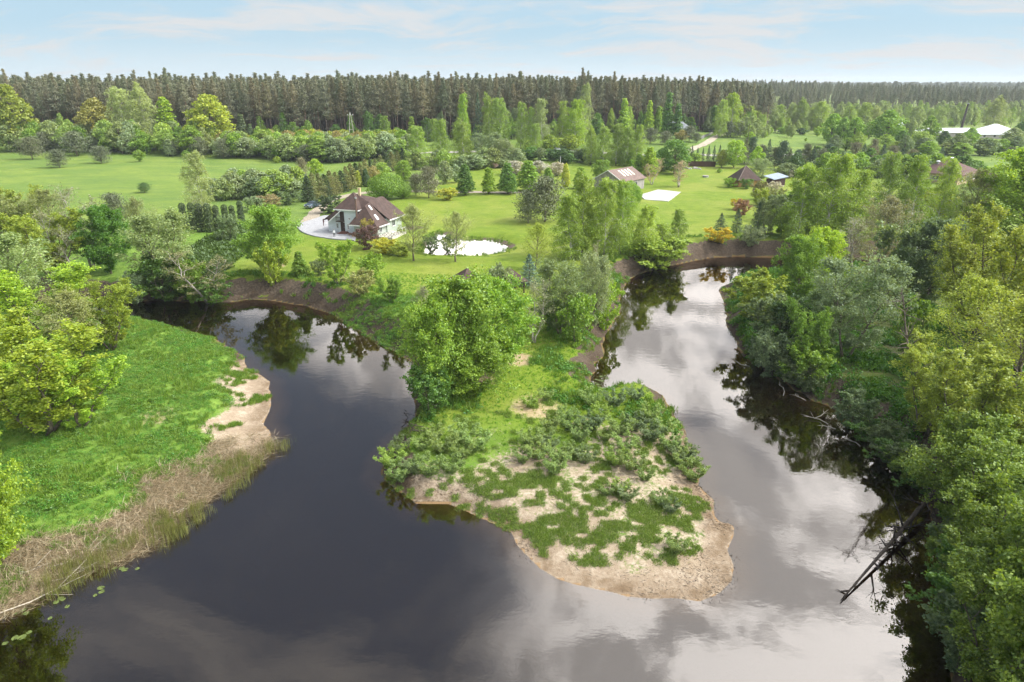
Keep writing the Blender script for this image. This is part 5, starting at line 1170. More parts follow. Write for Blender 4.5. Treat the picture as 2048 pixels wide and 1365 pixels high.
# ---------------------------------------------------------------- buildings
def roof_mat(name, col):
    m = Mat(name)
    br = m.new('ShaderNodeTexBrick'); t = m.new('ShaderNodeTexCoord'); m.l.new(t.outputs['Object'], br.inputs[0]); br.inputs['Scale'].default_value = 2.5
    n = m.noise(1.3, 5, .65); n2 = m.noise(7, 3, .6)
    c = m.mix(m.ramp(n, .3, .7), tuple(x * .75 for x in col), tuple(x * 1.25 for x in col)); c = m.mix(m.math('MULTIPLY', m.ramp(n2, .45, .7), .5), c, tuple(x * .55 for x in col))
    return m.out(c, .85, m.bump(n2, .4, .03))
def board_mat(name, col, scale, axis='X', var=.25):
    m = Mat(name); t = m.new('ShaderNodeTexCoord'); w = m.new('ShaderNodeTexWave', bands_direction=axis, wave_profile='SAW'); m.l.new(t.outputs['Object'], w.inputs[0]); w.inputs['Scale'].default_value = scale
    n = m.noise(1.1, 5, .65, stretch=(6, 6, .5) if axis != 'Z' else (.6, .6, 5))
    c = m.mix(m.ramp(n, .3, .7), tuple(x * (1 - var) for x in col), tuple(x * (1 + var) for x in col))
    return m.out(m.mix(m.math('MULTIPLY', m.ramp(w.outputs['Fac'], .86, .97), .6), c, tuple(x * .3 for x in col)), .8, m.bump(w.outputs['Fac'], .3, .03))
ROOF = roof_mat('brown_shingle', (0.082, 0.054, 0.046)); ROOF_HIP = roof_mat('red_brown_tile', (0.12, 0.068, 0.060)); ROOF_BARN = roof_mat('barn_roofing', (0.19, 0.135, 0.115)); ROOF_GREY = roof_mat('grey_tile', (0.25, 0.27, 0.29))
WHITEWALL = board_mat('white_cladding', (0.60, 0.66, 0.68), 2.4, 'Z', .08); GREENWALL = board_mat('pale_green_cladding', (0.37, 0.42, 0.36), 2.4, 'Z', .1)
BARNWOOD = board_mat('grey_weathered_boards', (0.30, 0.28, 0.265), 2.6, 'Y', .35); FENCEWOOD = board_mat('brown_boards', (0.085, 0.05, 0.035), 3, 'X', .3)
TRIM = simple('white_paint', (0.74, 0.74, 0.72), .6, .05); DARKWOOD = simple('dark_wood', (0.055, 0.038, 0.03), .8, .3, 4); OCHRE = board_mat('ochre_boards', (0.36, 0.21, 0.07), 2, 'Z', .2)
BRICK = simple('brick_steps', (0.15, 0.07, 0.05), .9, .3, 6); METAL = simple('galvanised_metal', (0.34, 0.35, 0.36), .45, .15, 3, metallic=.6); CREAM = simple('cream_render', (0.56, 0.43, 0.27), .9, .1)
WHITEROOF = simple('white_roof_sheet', (0.62, 0.64, 0.66), .5, .08, .4); GREYWALL = simple('grey_render', (0.32, 0.29, 0.27), .9, .15); BLUEROOF = simple('blue_grey_sheet', (0.24, 0.29, 0.36), .45, .1, 1)
gm = Mat('window_glass'); GLASS = gm.out(gm.mix(gm.noise(1.2), (0.02, 0.026, 0.033), (0.05, 0.06, 0.07)), .08, spec=.6)
CLEAR = simple('clear_roof_sheet', (0.66, 0.62, 0.52), .5, .06); FILM = simple('white_film', (0.74, 0.76, 0.78), .4, .05); RUST = simple('rusty_pipe', (0.13, 0.08, 0.06), .7, .3)

def window(parent, o, u, wdt, h, n, frame=TRIM, f=.07):
    """window pane with frame and sill; o lower corner, u unit vector along the wall, n outward normal"""
    o, u, n = Vector(o), Vector(u), Vector(n); up = Vector((0, 0, 1))
    mb = MB(); a = o + n * .03
    for (p, q, s, t) in ((0, 0, wdt, f), (0, h - f, wdt, f), (0, f, f, h - 2 * f), (wdt - f, f, f, h - 2 * f), (wdt / 2 - f / 2, f, f, h - 2 * f)):
        c = a + u * p + up * q
        mb.add([c, c + u * s, c + u * s + up * t, c + up * t] + [x + n * .05 for x in (c, c + u * s, c + u * s + up * t, c + up * t)],
               [(0, 1, 2, 3), (4, 5, 6, 7), (0, 1, 5, 4), (1, 2, 6, 5), (2, 3, 7, 6), (3, 0, 4, 7)])
    wn_ = mb.build('window', frame, parent)
    g_ = MB(); c = o + n * .045
    g_.poly([c + u * f, c + u * (wdt - f), c + u * (wdt - f) + up * (h - f), c + u * f + up * (h - f)][::1])
    g_.build('pane', GLASS, wn_)
    s_ = MB(); c = o - up * .06 + n * .0
    s_.add([c - u * .05, c + u * (wdt + .05), c + u * (wdt + .05) + n * .14, c - u * .05 + n * .14] + [x + up * .05 for x in (c - u * .05, c + u * (wdt + .05), c + u * (wdt + .05) + n * .14, c - u * .05 + n * .14)],
           [(3, 2, 1, 0), (4, 5, 6, 7), (0, 1, 5, 4), (1, 2, 6, 5), (2, 3, 7, 6), (3, 0, 4, 7)])
    s_.build('sill', frame, wn_)
    return wn_

def slabs(parent, name, planes, t, mat, trim=True):
    r = MB()
    for p in planes: r.slab(p, t)
    ro = r.build(name, mat, parent)
    return ro
def edge_board(parent, a, b, h=.22, w=.06, mat=None):
    a, b = Vector(a), Vector(b); d = (b - a).normalized(); s = d.cross(Vector((0, 0, 1))).normalized() * w; up = Vector((0, 0, h)); mb = MB()
    base = [a - s, b - s, b + s, a + s]
    mb.add([p - up for p in base] + base, [(3, 2, 1, 0), (4, 5, 6, 7), (0, 1, 5, 4), (1, 2, 6, 5), (2, 3, 7, 6), (3, 0, 4, 7)])
    return mb.build('fascia', mat or TRIM, parent)

# the white house
hx, hy = P_HOUSE
house = tag(empty('country_house', (hx, hy, zat(hx, hy) + .05), math.radians(-18)), 'white two storey house with steep brown shingle roofs and a round patio', 'house')
mb = MB(); mb.box((-4.8, 0, -.6), (0, 6, 5.25)); mb.build('wall', WHITEWALL, house)
mb = MB(); mb.box((-7.6, .6, -.6), (-4.8, 6, 2.75)); mb.poly([(-7.6, .6, 2.75), (-4.8, .6, 2.75), (-4.8, .6, 4.5)]); mb.poly([(-7.6, 6, 2.75), (-4.8, 6, 4.5), (-4.8, 6, 2.75)]); mb.build('wing_wall', WHITEWALL, house)
mb = MB(); mb.box((0.0, -1.7, -.6), (5.2, 2.4, 2.3)); mb.box((0.0, 2.4, -.6), (5.5, 9.0, 3.1)); mb.build('wing_wall', GREENWALL, house)
A = (-2.3, 3.0, 8.3); e = 5.15
P1, P2, P3, P4 = (-5.35, -.5, e), (.5, -.5, e), (.5, 6.5, e), (-5.35, 6.5, e)
slabs(house, 'tower_roof', [[P1, P2, A], [P2, P3, A], [P3, P4, A], [P4, P1, A]], .1, ROOF)
for a, b in ((P1, P2), (P2, P3), (P3, P4), (P4, P1)): edge_board(house, a, b)
# wing with skylights: ridge runs back, hip to the front
Ra, Rb, Rc = (1.5, .7, 6.0), (1.6, 5.5, 6.9), (1.7, 8.2, 6.9)
slabs(house, 'wing_roof', [[(-.9, -2.25, 2.45), (5.7, -2.25, 2.3), Ra], [(5.7, -2.25, 2.3), (6.0, 2.5, 2.3), (1.55, 2.5, 6.35), Ra], [(-.9, -2.25, 2.45), Ra, (1.55, 2.5, 6.35), (-.9, 2.5, 2.9)],
                           [(1.55, 2.5, 6.35), (6.1, 2.5, 3.0), (6.3, 9.4, 3.0), Rc, Rb], [(6.3, 9.4, 3.0), (-3.2, 9.4, 3.2), Rc], [(-3.2, 9.4, 3.2), (-3.2, 6.2, 5.2), Rb, Rc]], .1, ROOF)
slabs(house, 'ridge_roof', [[(-2.2, 3.6, 7.9), (.45, 1.2, 5.25), (1.55, 2.55, 6.38), (1.6, 5.5, 6.95)]], .1, ROOF)
edge_board(house, (5.7, -2.25, 2.3), (6.0, 2.5, 2.3)); edge_board(house, (6.1, 2.5, 3.0), (6.3, 9.4, 3.0)); edge_board(house, (-.9, -2.25, 2.45), (5.7, -2.25, 2.3))
def skylight(f0, f1, g0, g1):
    Q = lambda s, t: Vector(Ra).lerp(Vector((1.55, 2.5, 6.35)), s).lerp(Vector((5.7, -2.25, 2.3)).lerp(Vector((6.0, 2.5, 2.3)), s), t)
    pts = [Q(f0, g0), Q(f0, g1), Q(f1, g1), Q(f1, g0)]; n = (pts[1] - pts[0]).cross(pts[3] - pts[0]).normalized(); n = n if n.z > 0 else -n
    mb = MB(); mb.slab([p + n * .14 for p in pts], .12); so = mb.build('skylight', TRIM, house)
    c = sum(pts, Vector()) / 4; m2 = MB(); m2.poly([c + (p - c) * .72 + n * .155 for p in pts]); m2.build('pane', FILM, so)
skylight(.42, .62, .08, .28); skylight(.30, .50, .50, .72)
# lower roof over the entrance wing
slabs(house, 'entrance_roof', [[(-8.1, -.6, 2.65), (-4.7, -.6, 5.0), (-4.7, 6.4, 5.0), (-8.1, 6.4, 2.65)]], .12, ROOF)
slabs(house, 'porch_roof', [[(-6.2, -1.3, 2.7), (-4.0, -.55, 4.65), (-4.9, -.55, 4.9), (-7.2, -.55, 3.2)]], .1, ROOF)
edge_board(house, (-6.2, -1.3, 2.72), (-3.6, -.6, 4.95), .2, .07)
mb = MB(); mb.box((-4.75, -.95, 2.55), (-3.1, -.02, 2.68)); bal = mb.build('balcony', DARKWOOD, house)
for k in range(9):
    m_ = MB(); x = -4.7 + k * .19; m_.box((x, -.93, 2.68), (x + .05, -.88, 3.55)); m_.build('baluster', DARKWOOD, bal)
mb = MB(); mb.box((-4.75, -.95, 3.55), (-3.1, -.86, 3.63)); mb.build('handrail', DARKWOOD, bal)
mb = MB(); mb.box((-4.2, -.04, .35), (-3.2, .05, 2.35)); d_ = mb.build('door', DARKWOOD, house); m_ = MB(); m_.box((-3.4, -.10, 1.25), (-3.3, -.05, 1.4)); m_.build('handle', METAL, d_)
mb = MB(); mb.box((-4.2, -.04, 2.7), (-3.2, .06, 4.6)); mb.build('balcony_door', DARKWOOD, house)
window(house, (-2.2, 0, 2.95), (1, 0, 0), .01 + .5, .5, (0, -1, 0)); window(house, (-2.6, 0, .9), (1, 0, 0), .45, 1.2, (0, -1, 0))
window(house, (-5.6, .6, .9), (1, 0, 0), .6, 1.1, (0, -1, 0)); window(house, (0, 1.0, 3.3), (0, 1, 0), .8, 1.2, (1, 0, 0)); window(house, (5.2, -.6, .8), (0, 1, 0), 1.2, 1.1, (1, 0, 0)); window(house, (5.5, 4.5, 1.2), (0, 1, 0), 1.4, 1.3, (1, 0, 0))
for k in range(4):
    m_ = MB(); m_.box((-4.9 + k * .3, -2.6 + k * .55, -.3), (-2.0 - k * .15, -.05, .1 + k * .17 - .12)); m_.build('step', BRICK, house)
mb = MB(); mb.bar((.45, -1.2, 2.2), (.45, -1.0, 7.6), .16, sides=8); fl = mb.build('flue', RUST, house); m_ = MB(); m_.bar((.45, -1.0, 7.6), (.45, -1.0, 7.95), .22, sides=8); m_.build('cowl', METAL, fl)
mb = MB(); mb.box((-1.5, 3.5, 6.8), (-1.05, 3.95, 9.0)); ch = mb.build('chimney', CREAM, house); m_ = MB(); m_.box((-1.57, 3.43, 9.0), (-.98, 4.02, 9.1)); m_.build('cap', CREAM, ch)
mb = MB(); mb.box((5.25, -1.9, -.3), (8.8, 4.6, .28)); tr_ = mb.build('terrace', simple('terrace_concrete', (.5, .46, .4), .9, .12), house)
for a, b in (((5.4, -1.8), (8.7, -1.8)), ((8.7, -1.8), (8.7, 4.5))):
    for k in range(5):
        p = Vector((*a, .28)).lerp(Vector((*b, .28)), k / 4); m_ = MB(); m_.box((p.x - .05, p.y - .05, .28), (p.x + .05, p.y + .05, 1.3)); m_.build('post', TRIM, tr_)
        if k < 4:
            q = Vector((*a, .28)).lerp(Vector((*b, .28)), (k + 1) / 4); m_ = MB(); m_.bar(p + Vector((0, 0, .08)), q + Vector((0, 0, .92)), .035, sides=4); m_.bar(p + Vector((0, 0, .92)), q + Vector((0, 0, .08)), .035, sides=4); m_.build('cross_brace', DARKWOOD, tr_)
    m_ = MB(); m_.bar((*a, 1.32), (*b, 1.32), .05, sides=4); m_.build('handrail', TRIM, tr_)
# garden seat and crate by the steps
ox, oy = hx - .4, hy - 2.6
b_ = tag(empty('wooden_crate', (ox, oy, zat(ox, oy)), .3), 'brown wooden crate beside the house steps', 'crate')
for k in range(4):
    m_ = MB(); m_.box((-.5, -.4, .04 + k * .2), (.5, .4, .2 + k * .2)); m_.build('slat', simple('crate_wood', (.3, .19, .1), .8, .3, 4), b_)

# the barn
bx_, by_ = P_BARN
barn = tag(empty('grey_barn', (bx_, by_, zat(bx_, by_)), math.radians(50)), 'weathered grey board barn with pale skylight strips in its brown roof', 'barn')
L, Wb, ev, rd = 6.4, 4.9, 3.3, 6.1
mb = MB(); mb.box((-L, -Wb, -.4), (L, Wb, ev)); mb.poly([(-L, -Wb, ev), (-L, 0, rd - .1), (-L, Wb, ev)]); mb.poly([(L, Wb, ev), (L, 0, rd - .1), (L, -Wb, ev)]); mb.build('wall', BARNWOOD, barn)
slabs(barn, 'roof', [[(-L - .5, -Wb - .5, ev - .25), (L + .5, -Wb - .5, ev - .25), (L + .5, 0, rd), (-L - .5, 0, rd)], [(L + .5, Wb + .5, ev - .25), (-L - .5, Wb + .5, ev - .25), (-L - .5, 0, rd), (L + .5, 0, rd)]], .1, ROOF_BARN)
for k in range(4):
    x = -2.6 + k * 1.75; f = lambda t: (-Wb - .5) * t; zf = lambda t: rd + (ev - .25 - rd) * t + .05
    m_ = MB(); m_.slab([(x, f(.62), zf(.62)), (x + .75, f(.62), zf(.62)), (x + .75, f(.13), zf(.13)), (x, f(.13), zf(.13))], .04); m_.build('roof_light', CLEAR, barn)
edge_board(barn, (-L - .52, -Wb - .5, ev - .2), (-L - .52, 0, rd + .06), .22, .05); edge_board(barn, (-L - .52, 0, rd + .06), (-L - .52, Wb + .5, ev - .2), .22, .05)
mb = MB(); mb.box((-L - .08, -1.0, 0), (-L + .1, 1.4, 2.5)); mb.build('barn_door', simple('blue_grey_door', (.13, .17, .24), .8, .2), barn)
mb = MB(); mb.box((1.2, -Wb - .05, 1.2), (2.1, -Wb + .05, 2.2)); mb.build('window', GLASS, barn)

def hip_house(name, loc, rz, lx, ly, wall_h, roof_h, ridge, wallm, roofm, label, cat='house', over=.6, wins=True, parts=()):
    o = tag(empty(name, (loc[0], loc[1], zat(*loc)), rz), label, cat)
    mb = MB(); mb.box((-lx, -ly, -.5), (lx, ly, wall_h)); mb.build('wall', wallm, o)
    X, Y, z0, z1 = lx + over, ly + over, wall_h - .05, wall_h + roof_h
    a, b = (-ridge, 0, z1), (ridge, 0, z1)
    if ridge > .01: pl = [[(-X, -Y, z0), (X, -Y, z0), b, a], [(X, -Y, z0), (X, Y, z0), b], [(X, Y, z0), (-X, Y, z0), a, b], [(-X, Y, z0), (-X, -Y, z0), a]]
    else: pl = [[(-X, -Y, z0), (X, -Y, z0), a], [(X, -Y, z0), (X, Y, z0), a], [(X, Y, z0), (-X, Y, z0), a], [(-X, Y, z0), (-X, -Y, z0), a]]
    slabs(o, 'roof', pl, .12, roofm)
    if wins:
        for k in range(3):
            window(o, (-lx + lx * 2 * (k + .3) / 3, -ly, .9), (1, 0, 0), lx * .32, 1.2, (0, -1, 0)); 
        window(o, (-lx, ly * .3, .9), (0, -1, 0), ly * .5, 1.2, (-1, 0, 0))
        mb = MB(); mb.box((lx * .55, -ly - .06, 0), (lx * .55 + 1.0, -ly + .02, 2.1)); mb.build('door', DARKWOOD, o)
    return o
hp = hip_house('hip_roofed_house', P_HIP, math.radians(38), 7.2, 6.2, 3.0, 3.9, .0, CREAM, ROOF_HIP, 'cream house with a wide red brown hip roof among birches', over=1.2)
for x, y in ((-3.2, 2.0), (.6, -.3)):
    m_ = MB(); m_.bar((x, y, 4.6), (x, y, 7.2 if x > 0 else 6.2), .35, sides=8); v = m_.build('roof_vent', METAL, hp); m_ = MB(); m_.bar((x, y, 7.2 if x > 0 else 6.2), (x, y, 7.4 if x > 0 else 6.4), .7, sides=8, r2=.3); m_.build('cap', FILM, v)
hut = hip_house('pyramid_hut', P_HUT, math.radians(8), 3.3, 3.3, 2.2, 4.0, 0, OCHRE, ROOF, 'ochre hut with a steep brown pyramid roof on the lawn', 'hut', .5, False)
mb = MB(); mb.slab([(3.3, -2.2, 2.6), (5.6, -2.2, 1.7), (5.6, 1.6, 1.7), (3.3, 1.6, 2.6)], .08); mb.build('lean_to_roof', WHITEROOF, hut)
for a in ((-3.8, -3.8), (3.8, -3.8)): edge_board(hut, (a[0], a[1], 2.2), (0, 0, 6.28), .12, .07, simple('hip_cap', (.24, .2, .17), .8))
shed = tag(empty('tool_shed', (*P_SHED, zat(*P_SHED)), math.radians(28)), 'dark shed with a tilted blue grey sheet roof beside the hut', 'shed')
mb = MB(); mb.box((-2.4, -1.6, -.3), (2.4, 1.6, 2.2)); mb.build('wall', simple('dark_red_boards', (.06, .03, .03), .8, .3, 4), shed)
slabs(shed, 'roof', [[(-3.1, -2.2, 2.3), (3.1, -2.2, 2.9), (3.1, 2.2, 3.6), (-3.1, 2.2, 3.0)]], .1, BLUEROOF)
mb = MB(); mb.box((-.4, -1.66, 0), (.5, -1.58, 1.9)); mb.build('door', DARKWOOD, shed)
for loc, lb in ((P_GAZEBO, 'small pavilion with a grey brown pyramid roof behind the maple clump'), (P_GAZEBO2, 'thatched brown pavilion roof beside the blue spruce')):
    gz = tag(empty('garden_pavilion', (*loc, zat(*loc)), .5), lb, 'pavilion')
    for sx in (-1, 1):
        for sy_ in (-1, 1): m_ = MB(); m_.box((sx * 1.7 - .08, sy_ * 1.7 - .08, -.2), (sx * 1.7 + .08, sy_ * 1.7 + .08, 2.2)); m_.build('post', DARKWOOD, gz)
    slabs(gz, 'roof', [[(-2.2, -2.2, 2.15), (2.2, -2.2, 2.15), (0, 0, 4.1)], [(2.2, -2.2, 2.15), (2.2, 2.2, 2.15), (0, 0, 4.1)], [(2.2, 2.2, 2.15), (-2.2, 2.2, 2.15), (0, 0, 4.1)], [(-2.2, 2.2, 2.15), (-2.2, -2.2, 2.15), (0, 0, 4.1)]], .1, ROOF)
    m_ = MB(); m_.box((-1.0, -.5, .7), (1.0, .5, .78)); m_.build('table_top', DARKWOOD, gz)
hip_house('grey_roofed_house', P_GREY, math.radians(-12), 7.5, 4.5, 2.8, 3.2, 3.5, FILM, ROOF_GREY, 'pale house with a light grey hip roof before the forest', over=.7)
def gable(name, loc, rz, lx, ly, h, r, wallm, roofm, label, cat):
    o = tag(empty(name, (*loc, zat(*loc)), rz), label, cat)
    mb = MB(); mb.box((-lx, -ly, -.5), (lx, ly, h)); mb.poly([(-lx, -ly, h), (-lx, 0, h + r - .1), (-lx, ly, h)]); mb.poly([(lx, ly, h), (lx, 0, h + r - .1), (lx, -ly, h)]); mb.build('wall', wallm, o)
    slabs(o, 'roof', [[(-lx - .4, -ly - .4, h - .1), (lx + .4, -ly - .4, h - .1), (lx + .4, 0, h + r), (-lx - .4, 0, h + r)], [(lx + .4, ly + .4, h - .1), (-lx - .4, ly + .4, h - .1), (-lx - .4, 0, h + r), (lx + .4, 0, h + r)]], .12, roofm)
    for k in range(max(2, int(lx / 3))):
        x = -lx + 2 * lx * (k + .35) / max(2, int(lx / 3)); m_ = MB(); m_.box((x, -ly - .04, 1.0), (x + 1.2, -ly + .02, 2.0)); m_.build('window', GLASS, o)
    return o
hip_house('white_roofed_farm_hall', P_FARM1, math.radians(6), 11.5, 6, 3.2, 4.6, 1.0, GREYWALL, WHITEROOF, 'big farm hall with a white hip roof beyond the fields', 'farm building', .8, False)
gable('long_farm_shed', P_FARM2, math.radians(4), 13, 4.2, 2.8, 2.2, GREYWALL, WHITEROOF, 'long low farm shed with white roof beside the dark chimney', 'farm building')
gable('farm_workshop', (P_FARM2[0] + 18, P_FARM2[1] - 12), math.radians(2), 9, 4, 2.6, 1.6, GREYWALL, WHITEROOF, 'flat white roofed farm workshop in front of the big hall', 'farm building')
gable('farm_barn', P_FARM3, math.radians(78), 8, 4.2, 4.4, 2.2, GREYWALL, WHITEROOF, 'grey walled farm barn with a white gable roof behind the chestnut', 'farm building')
gable('farm_annex', (P_FARM3[0] - 2, P_FARM3[1] - 18), math.radians(20), 5, 3, 2.2, 1.6, GREYWALL, WHITEROOF, 'small white roofed annex beneath the farm barn', 'farm building')
chm = tag(empty('boiler_chimney', (*P_CHIMNEY, zat(*P_CHIMNEY))), 'tall dark slanting boiler chimney above the farm roofs', 'chimney')
mb = MB(); mb.bar((0, 0, -.3), (1.3, 0, 18.5), .75, sides=8, r2=.55); mb.build('stack', simple('sooty_steel', (.06, .045, .04), .7), chm); mb = MB(); mb.bar((1.3, 0, 18.5), (1.32, 0, 18.9), .68, sides=8); mb.build('rim', METAL, chm)
# polytunnel
tn = tag(empty('polytunnel', (*P_TUNNEL, zat(*P_TUNNEL)), .3), 'white film polytunnel on the lawn by the lane', 'greenhouse')
mb = MB(); n = 8
for i in range(n):
    a, b = math.pi * i / n, math.pi * (i + 1) / n
    mb.poly([(math.cos(a) * 3, -5, math.sin(a) * 3.2), (math.cos(a) * 3, 5, math.sin(a) * 3.2), (math.cos(b) * 3, 5, math.sin(b) * 3.2), (math.cos(b) * 3, -5, math.sin(b) * 3.2)])
mb.poly([(math.cos(math.pi * i / n) * 3, -5, math.sin(math.pi * i / n) * 3.2) for i in range(n + 1)]); mb.build('film', FILM, tn)
for k in range(5):
    m_ = MB(); y = -5.03 + k * 2.5; tube(m_, [(math.cos(math.pi * i / n) * 3.06, y, math.sin(math.pi * i / n) * 3.26) for i in range(n + 1)], [.06] * (n + 1), 4); m_.build('hoop', METAL, tn)

# fences
def fence(name, a, b, h, n, mat, label):
    a, b = Vector((*a, 0)), Vector((*b, 0)); o = tag(empty(name, (a.x, a.y, zat(a.x, a.y)), math.atan2(b.y - a.y, b.x - a.x)), label, 'fence'); Ls = (b - a).length / n
    for k in range(n):
        m_ = MB(); m_.box((k * Ls + .08, -.03, .1), ((k + 1) * Ls - .08, .03, h)); m_.build('panel', mat, o)
    for k in range(n + 1):
        m_ = MB(); m_.box((k * Ls - .07, -.07, -.3), (k * Ls + .07, .07, h + .12)); m_.build('post', mat, o)
    return o
fence('board_fence', P_FENCE_A, P_FENCE_B, 2.1, 6, FENCEWOOD, 'solid brown board fence in front of the small spruces')
fence('boundary_fence', P_WALL_A, P_WALL_B, 1.8, 12, simple('grey_fence', (.25, .24, .23), .8), 'grey panel fence running along the sandy lane')

# poles
def pole_a(loc):
    o = tag(empty('power_pole', (*loc, zat(*loc)), .2), 'wooden A shaped power pole before the pine forest', 'pole', 'power poles')
    for s in (-1, 1): m_ = MB(); m_.bar((s * 1.6, 0, -.3), (s * .15, 0, 14.5), .17, r2=.12); m_.build('leg', BARK_PALE, o)
    m_ = MB(); m_.bar((-.9, 0, 7), (.9, 0, 7), .09); m_.build('brace', BARK_PALE, o)
    c = MB(); c.bar((-1.4, 0, 13.6), (1.4, 0, 13.6), .09); co = c.build('crossarm', BARK_PALE, o)
    for x in (-1.3, 0, 1.3): m_ = MB(); m_.bar((x, 0, 13.7), (x, 0, 14.1 if x else 15.0), .1); m_.build('insulator', FILM, co)
pole_a(P_POLE)
for loc, h, lb in ((P_POLE2, 9.5, 'slim wooden power pole on the field by the lane'), (P_POLE3, 10.5, 'slim wooden power pole beside the white farm hall')):
    o = tag(empty('power_pole', (*loc, zat(*loc))), lb, 'pole', 'power poles'); m_ = MB(); m_.bar((0, 0, -.3), (0, 0, h), .15, r2=.1); m_.build('mast', BARK, o)
    c = MB(); c.bar((-.8, 0, h - .4), (.8, 0, h - .4), .07); co = c.build('crossarm', BARK, o)
    for x in (-.7, .7): m_ = MB(); m_.bar((x, 0, h - .35), (x, 0, h), .06); m_.build('insulator', FILM, co)
o = tag(empty('garden_pole', (*P_WHITEPOLE, zat(*P_WHITEPOLE))), 'thin white pole standing among the garden trees', 'pole'); m_ = MB(); m_.bar((0, 0, -.2), (0, 0, 6.2), .1, r2=.07); m_.build('mast', TRIM, o); m_ = MB(); m_.bar((0, 0, 6.2), (0, 0, 6.35), .13); m_.build('cap', TRIM, o)

# cars
def car(loc, rz, paint, label, open_door=False):
    o = tag(empty('parked_car', (*loc, zat(*loc) + .12), rz), label, 'car')
    pr = [(-2.2, .35), (-2.25, .75), (-2.1, 1.0), (-1.5, 1.05), (-1.05, 1.12), (-.35, 1.5), (.9, 1.52), (1.75, 1.12), (2.15, 1.05), (2.22, .7), (2.18, .35)]
    mb = MB(); n = len(pr)
    def sec(y, inset): return [(x, y * (1 - (.17 if z > 1.1 else 0) - inset), z) for x, z in pr]
    Lf, Rt = sec(-.9, 0), sec(.9, 0); mb.add(Lf + Rt, [tuple(range(n)), tuple(range(2 * n - 1, n - 1, -1))] + [(i + 1, i, n + i, n + i + 1) for i in range(n - 1)] + [(0, n - 1, 2 * n - 1, n)]); mb.build('body', paint, o)
    for nm, pts in (('windscreen', [(-1.02, -.74, 1.16), (-1.02, .74, 1.16), (-.4, .70, 1.5), (-.4, -.70, 1.5)]), ('rear_window', [(1.68, -.74, 1.17), (.97, -.70, 1.5), (.97, .70, 1.5), (1.68, .74, 1.17)])):
        m_ = MB(); m_.poly([(x + (-.02 if x < 0 else .02), y, z + .02) for x, y, z in pts]); m_.build(nm, GLASS, o)
    for s in (-1, 1):
        m_ = MB(); m_.poly([(-.85, s * .80, 1.15), (1.45, s * .80, 1.15), (.85, s * .765, 1.46), (-.33, s * .765, 1.46)]); m_.build('side_window', GLASS, o)
        for x in (-1.4, 1.35):
            m_ = MB(); m_.bar((x, s * .72, .33), (x, s * .93, .33), .34, sides=14); w_ = m_.build('wheel', simple('tyre', (.02, .02, .02), .9), o); m_ = MB(); m_.bar((x, s * .92, .33), (x, s * .945, .33), .2, sides=10); m_.build('rim', METAL, w_)
        m_ = MB(); m_.box((-2.29, s * .62 - .2, .68), (-2.2, s * .62 + .2, .86)); m_.build('headlight', FILM, o)
        m_ = MB(); m_.box((-.85, s * .9 - .02, 1.05), (-.65, s * 1.08, 1.2)) if s > 0 else m_.box((-.85, -1.08, 1.05), (-.65, -.88, 1.2)); m_.build('mirror', paint, o)
    m_ = MB(); m_.box((-2.3, -.55, .45), (-2.22, .55, .64)); m_.build('grille', DARKWOOD, o)
    m_ = MB(); m_.box((-2.31, -.26, .42), (-2.285, .26, .53)); m_.build('number_plate', FILM, o)
    if open_door:
        m_ = MB(); a = math.radians(62); c, s = math.cos(a), math.sin(a)
        P = [(0, .4), (1.05, .4), (1.1, 1.1), (.75, 1.45), (.2, 1.4), (0, 1.1)]; m_.add([(-.75 + x * c, -.9 - x * s, z) for x, z in P] + [(-.72 + x * c, -.94 - x * s, z) for x, z in P], [tuple(range(6)), tuple(range(11, 5, -1))] + [(i, (i + 1) % 6, 6 + (i + 1) % 6, 6 + i) for i in range(6)]); m_.build('door', paint, o)
    return o
carpaint = Mat('car_paint'); carpaint = carpaint.out((.10, .14, .18), .25, spec=.6, metallic=.3)
silver = Mat('silver_paint').out((.42, .44, .45), .3, spec=.5, metallic=.4)
car(P_CAR, math.radians(62), carpaint, 'dark blue grey car with an open door on the gravel drive', True)
car(P_CAR2, math.radians(4), silver, 'silver car driving along the far road')

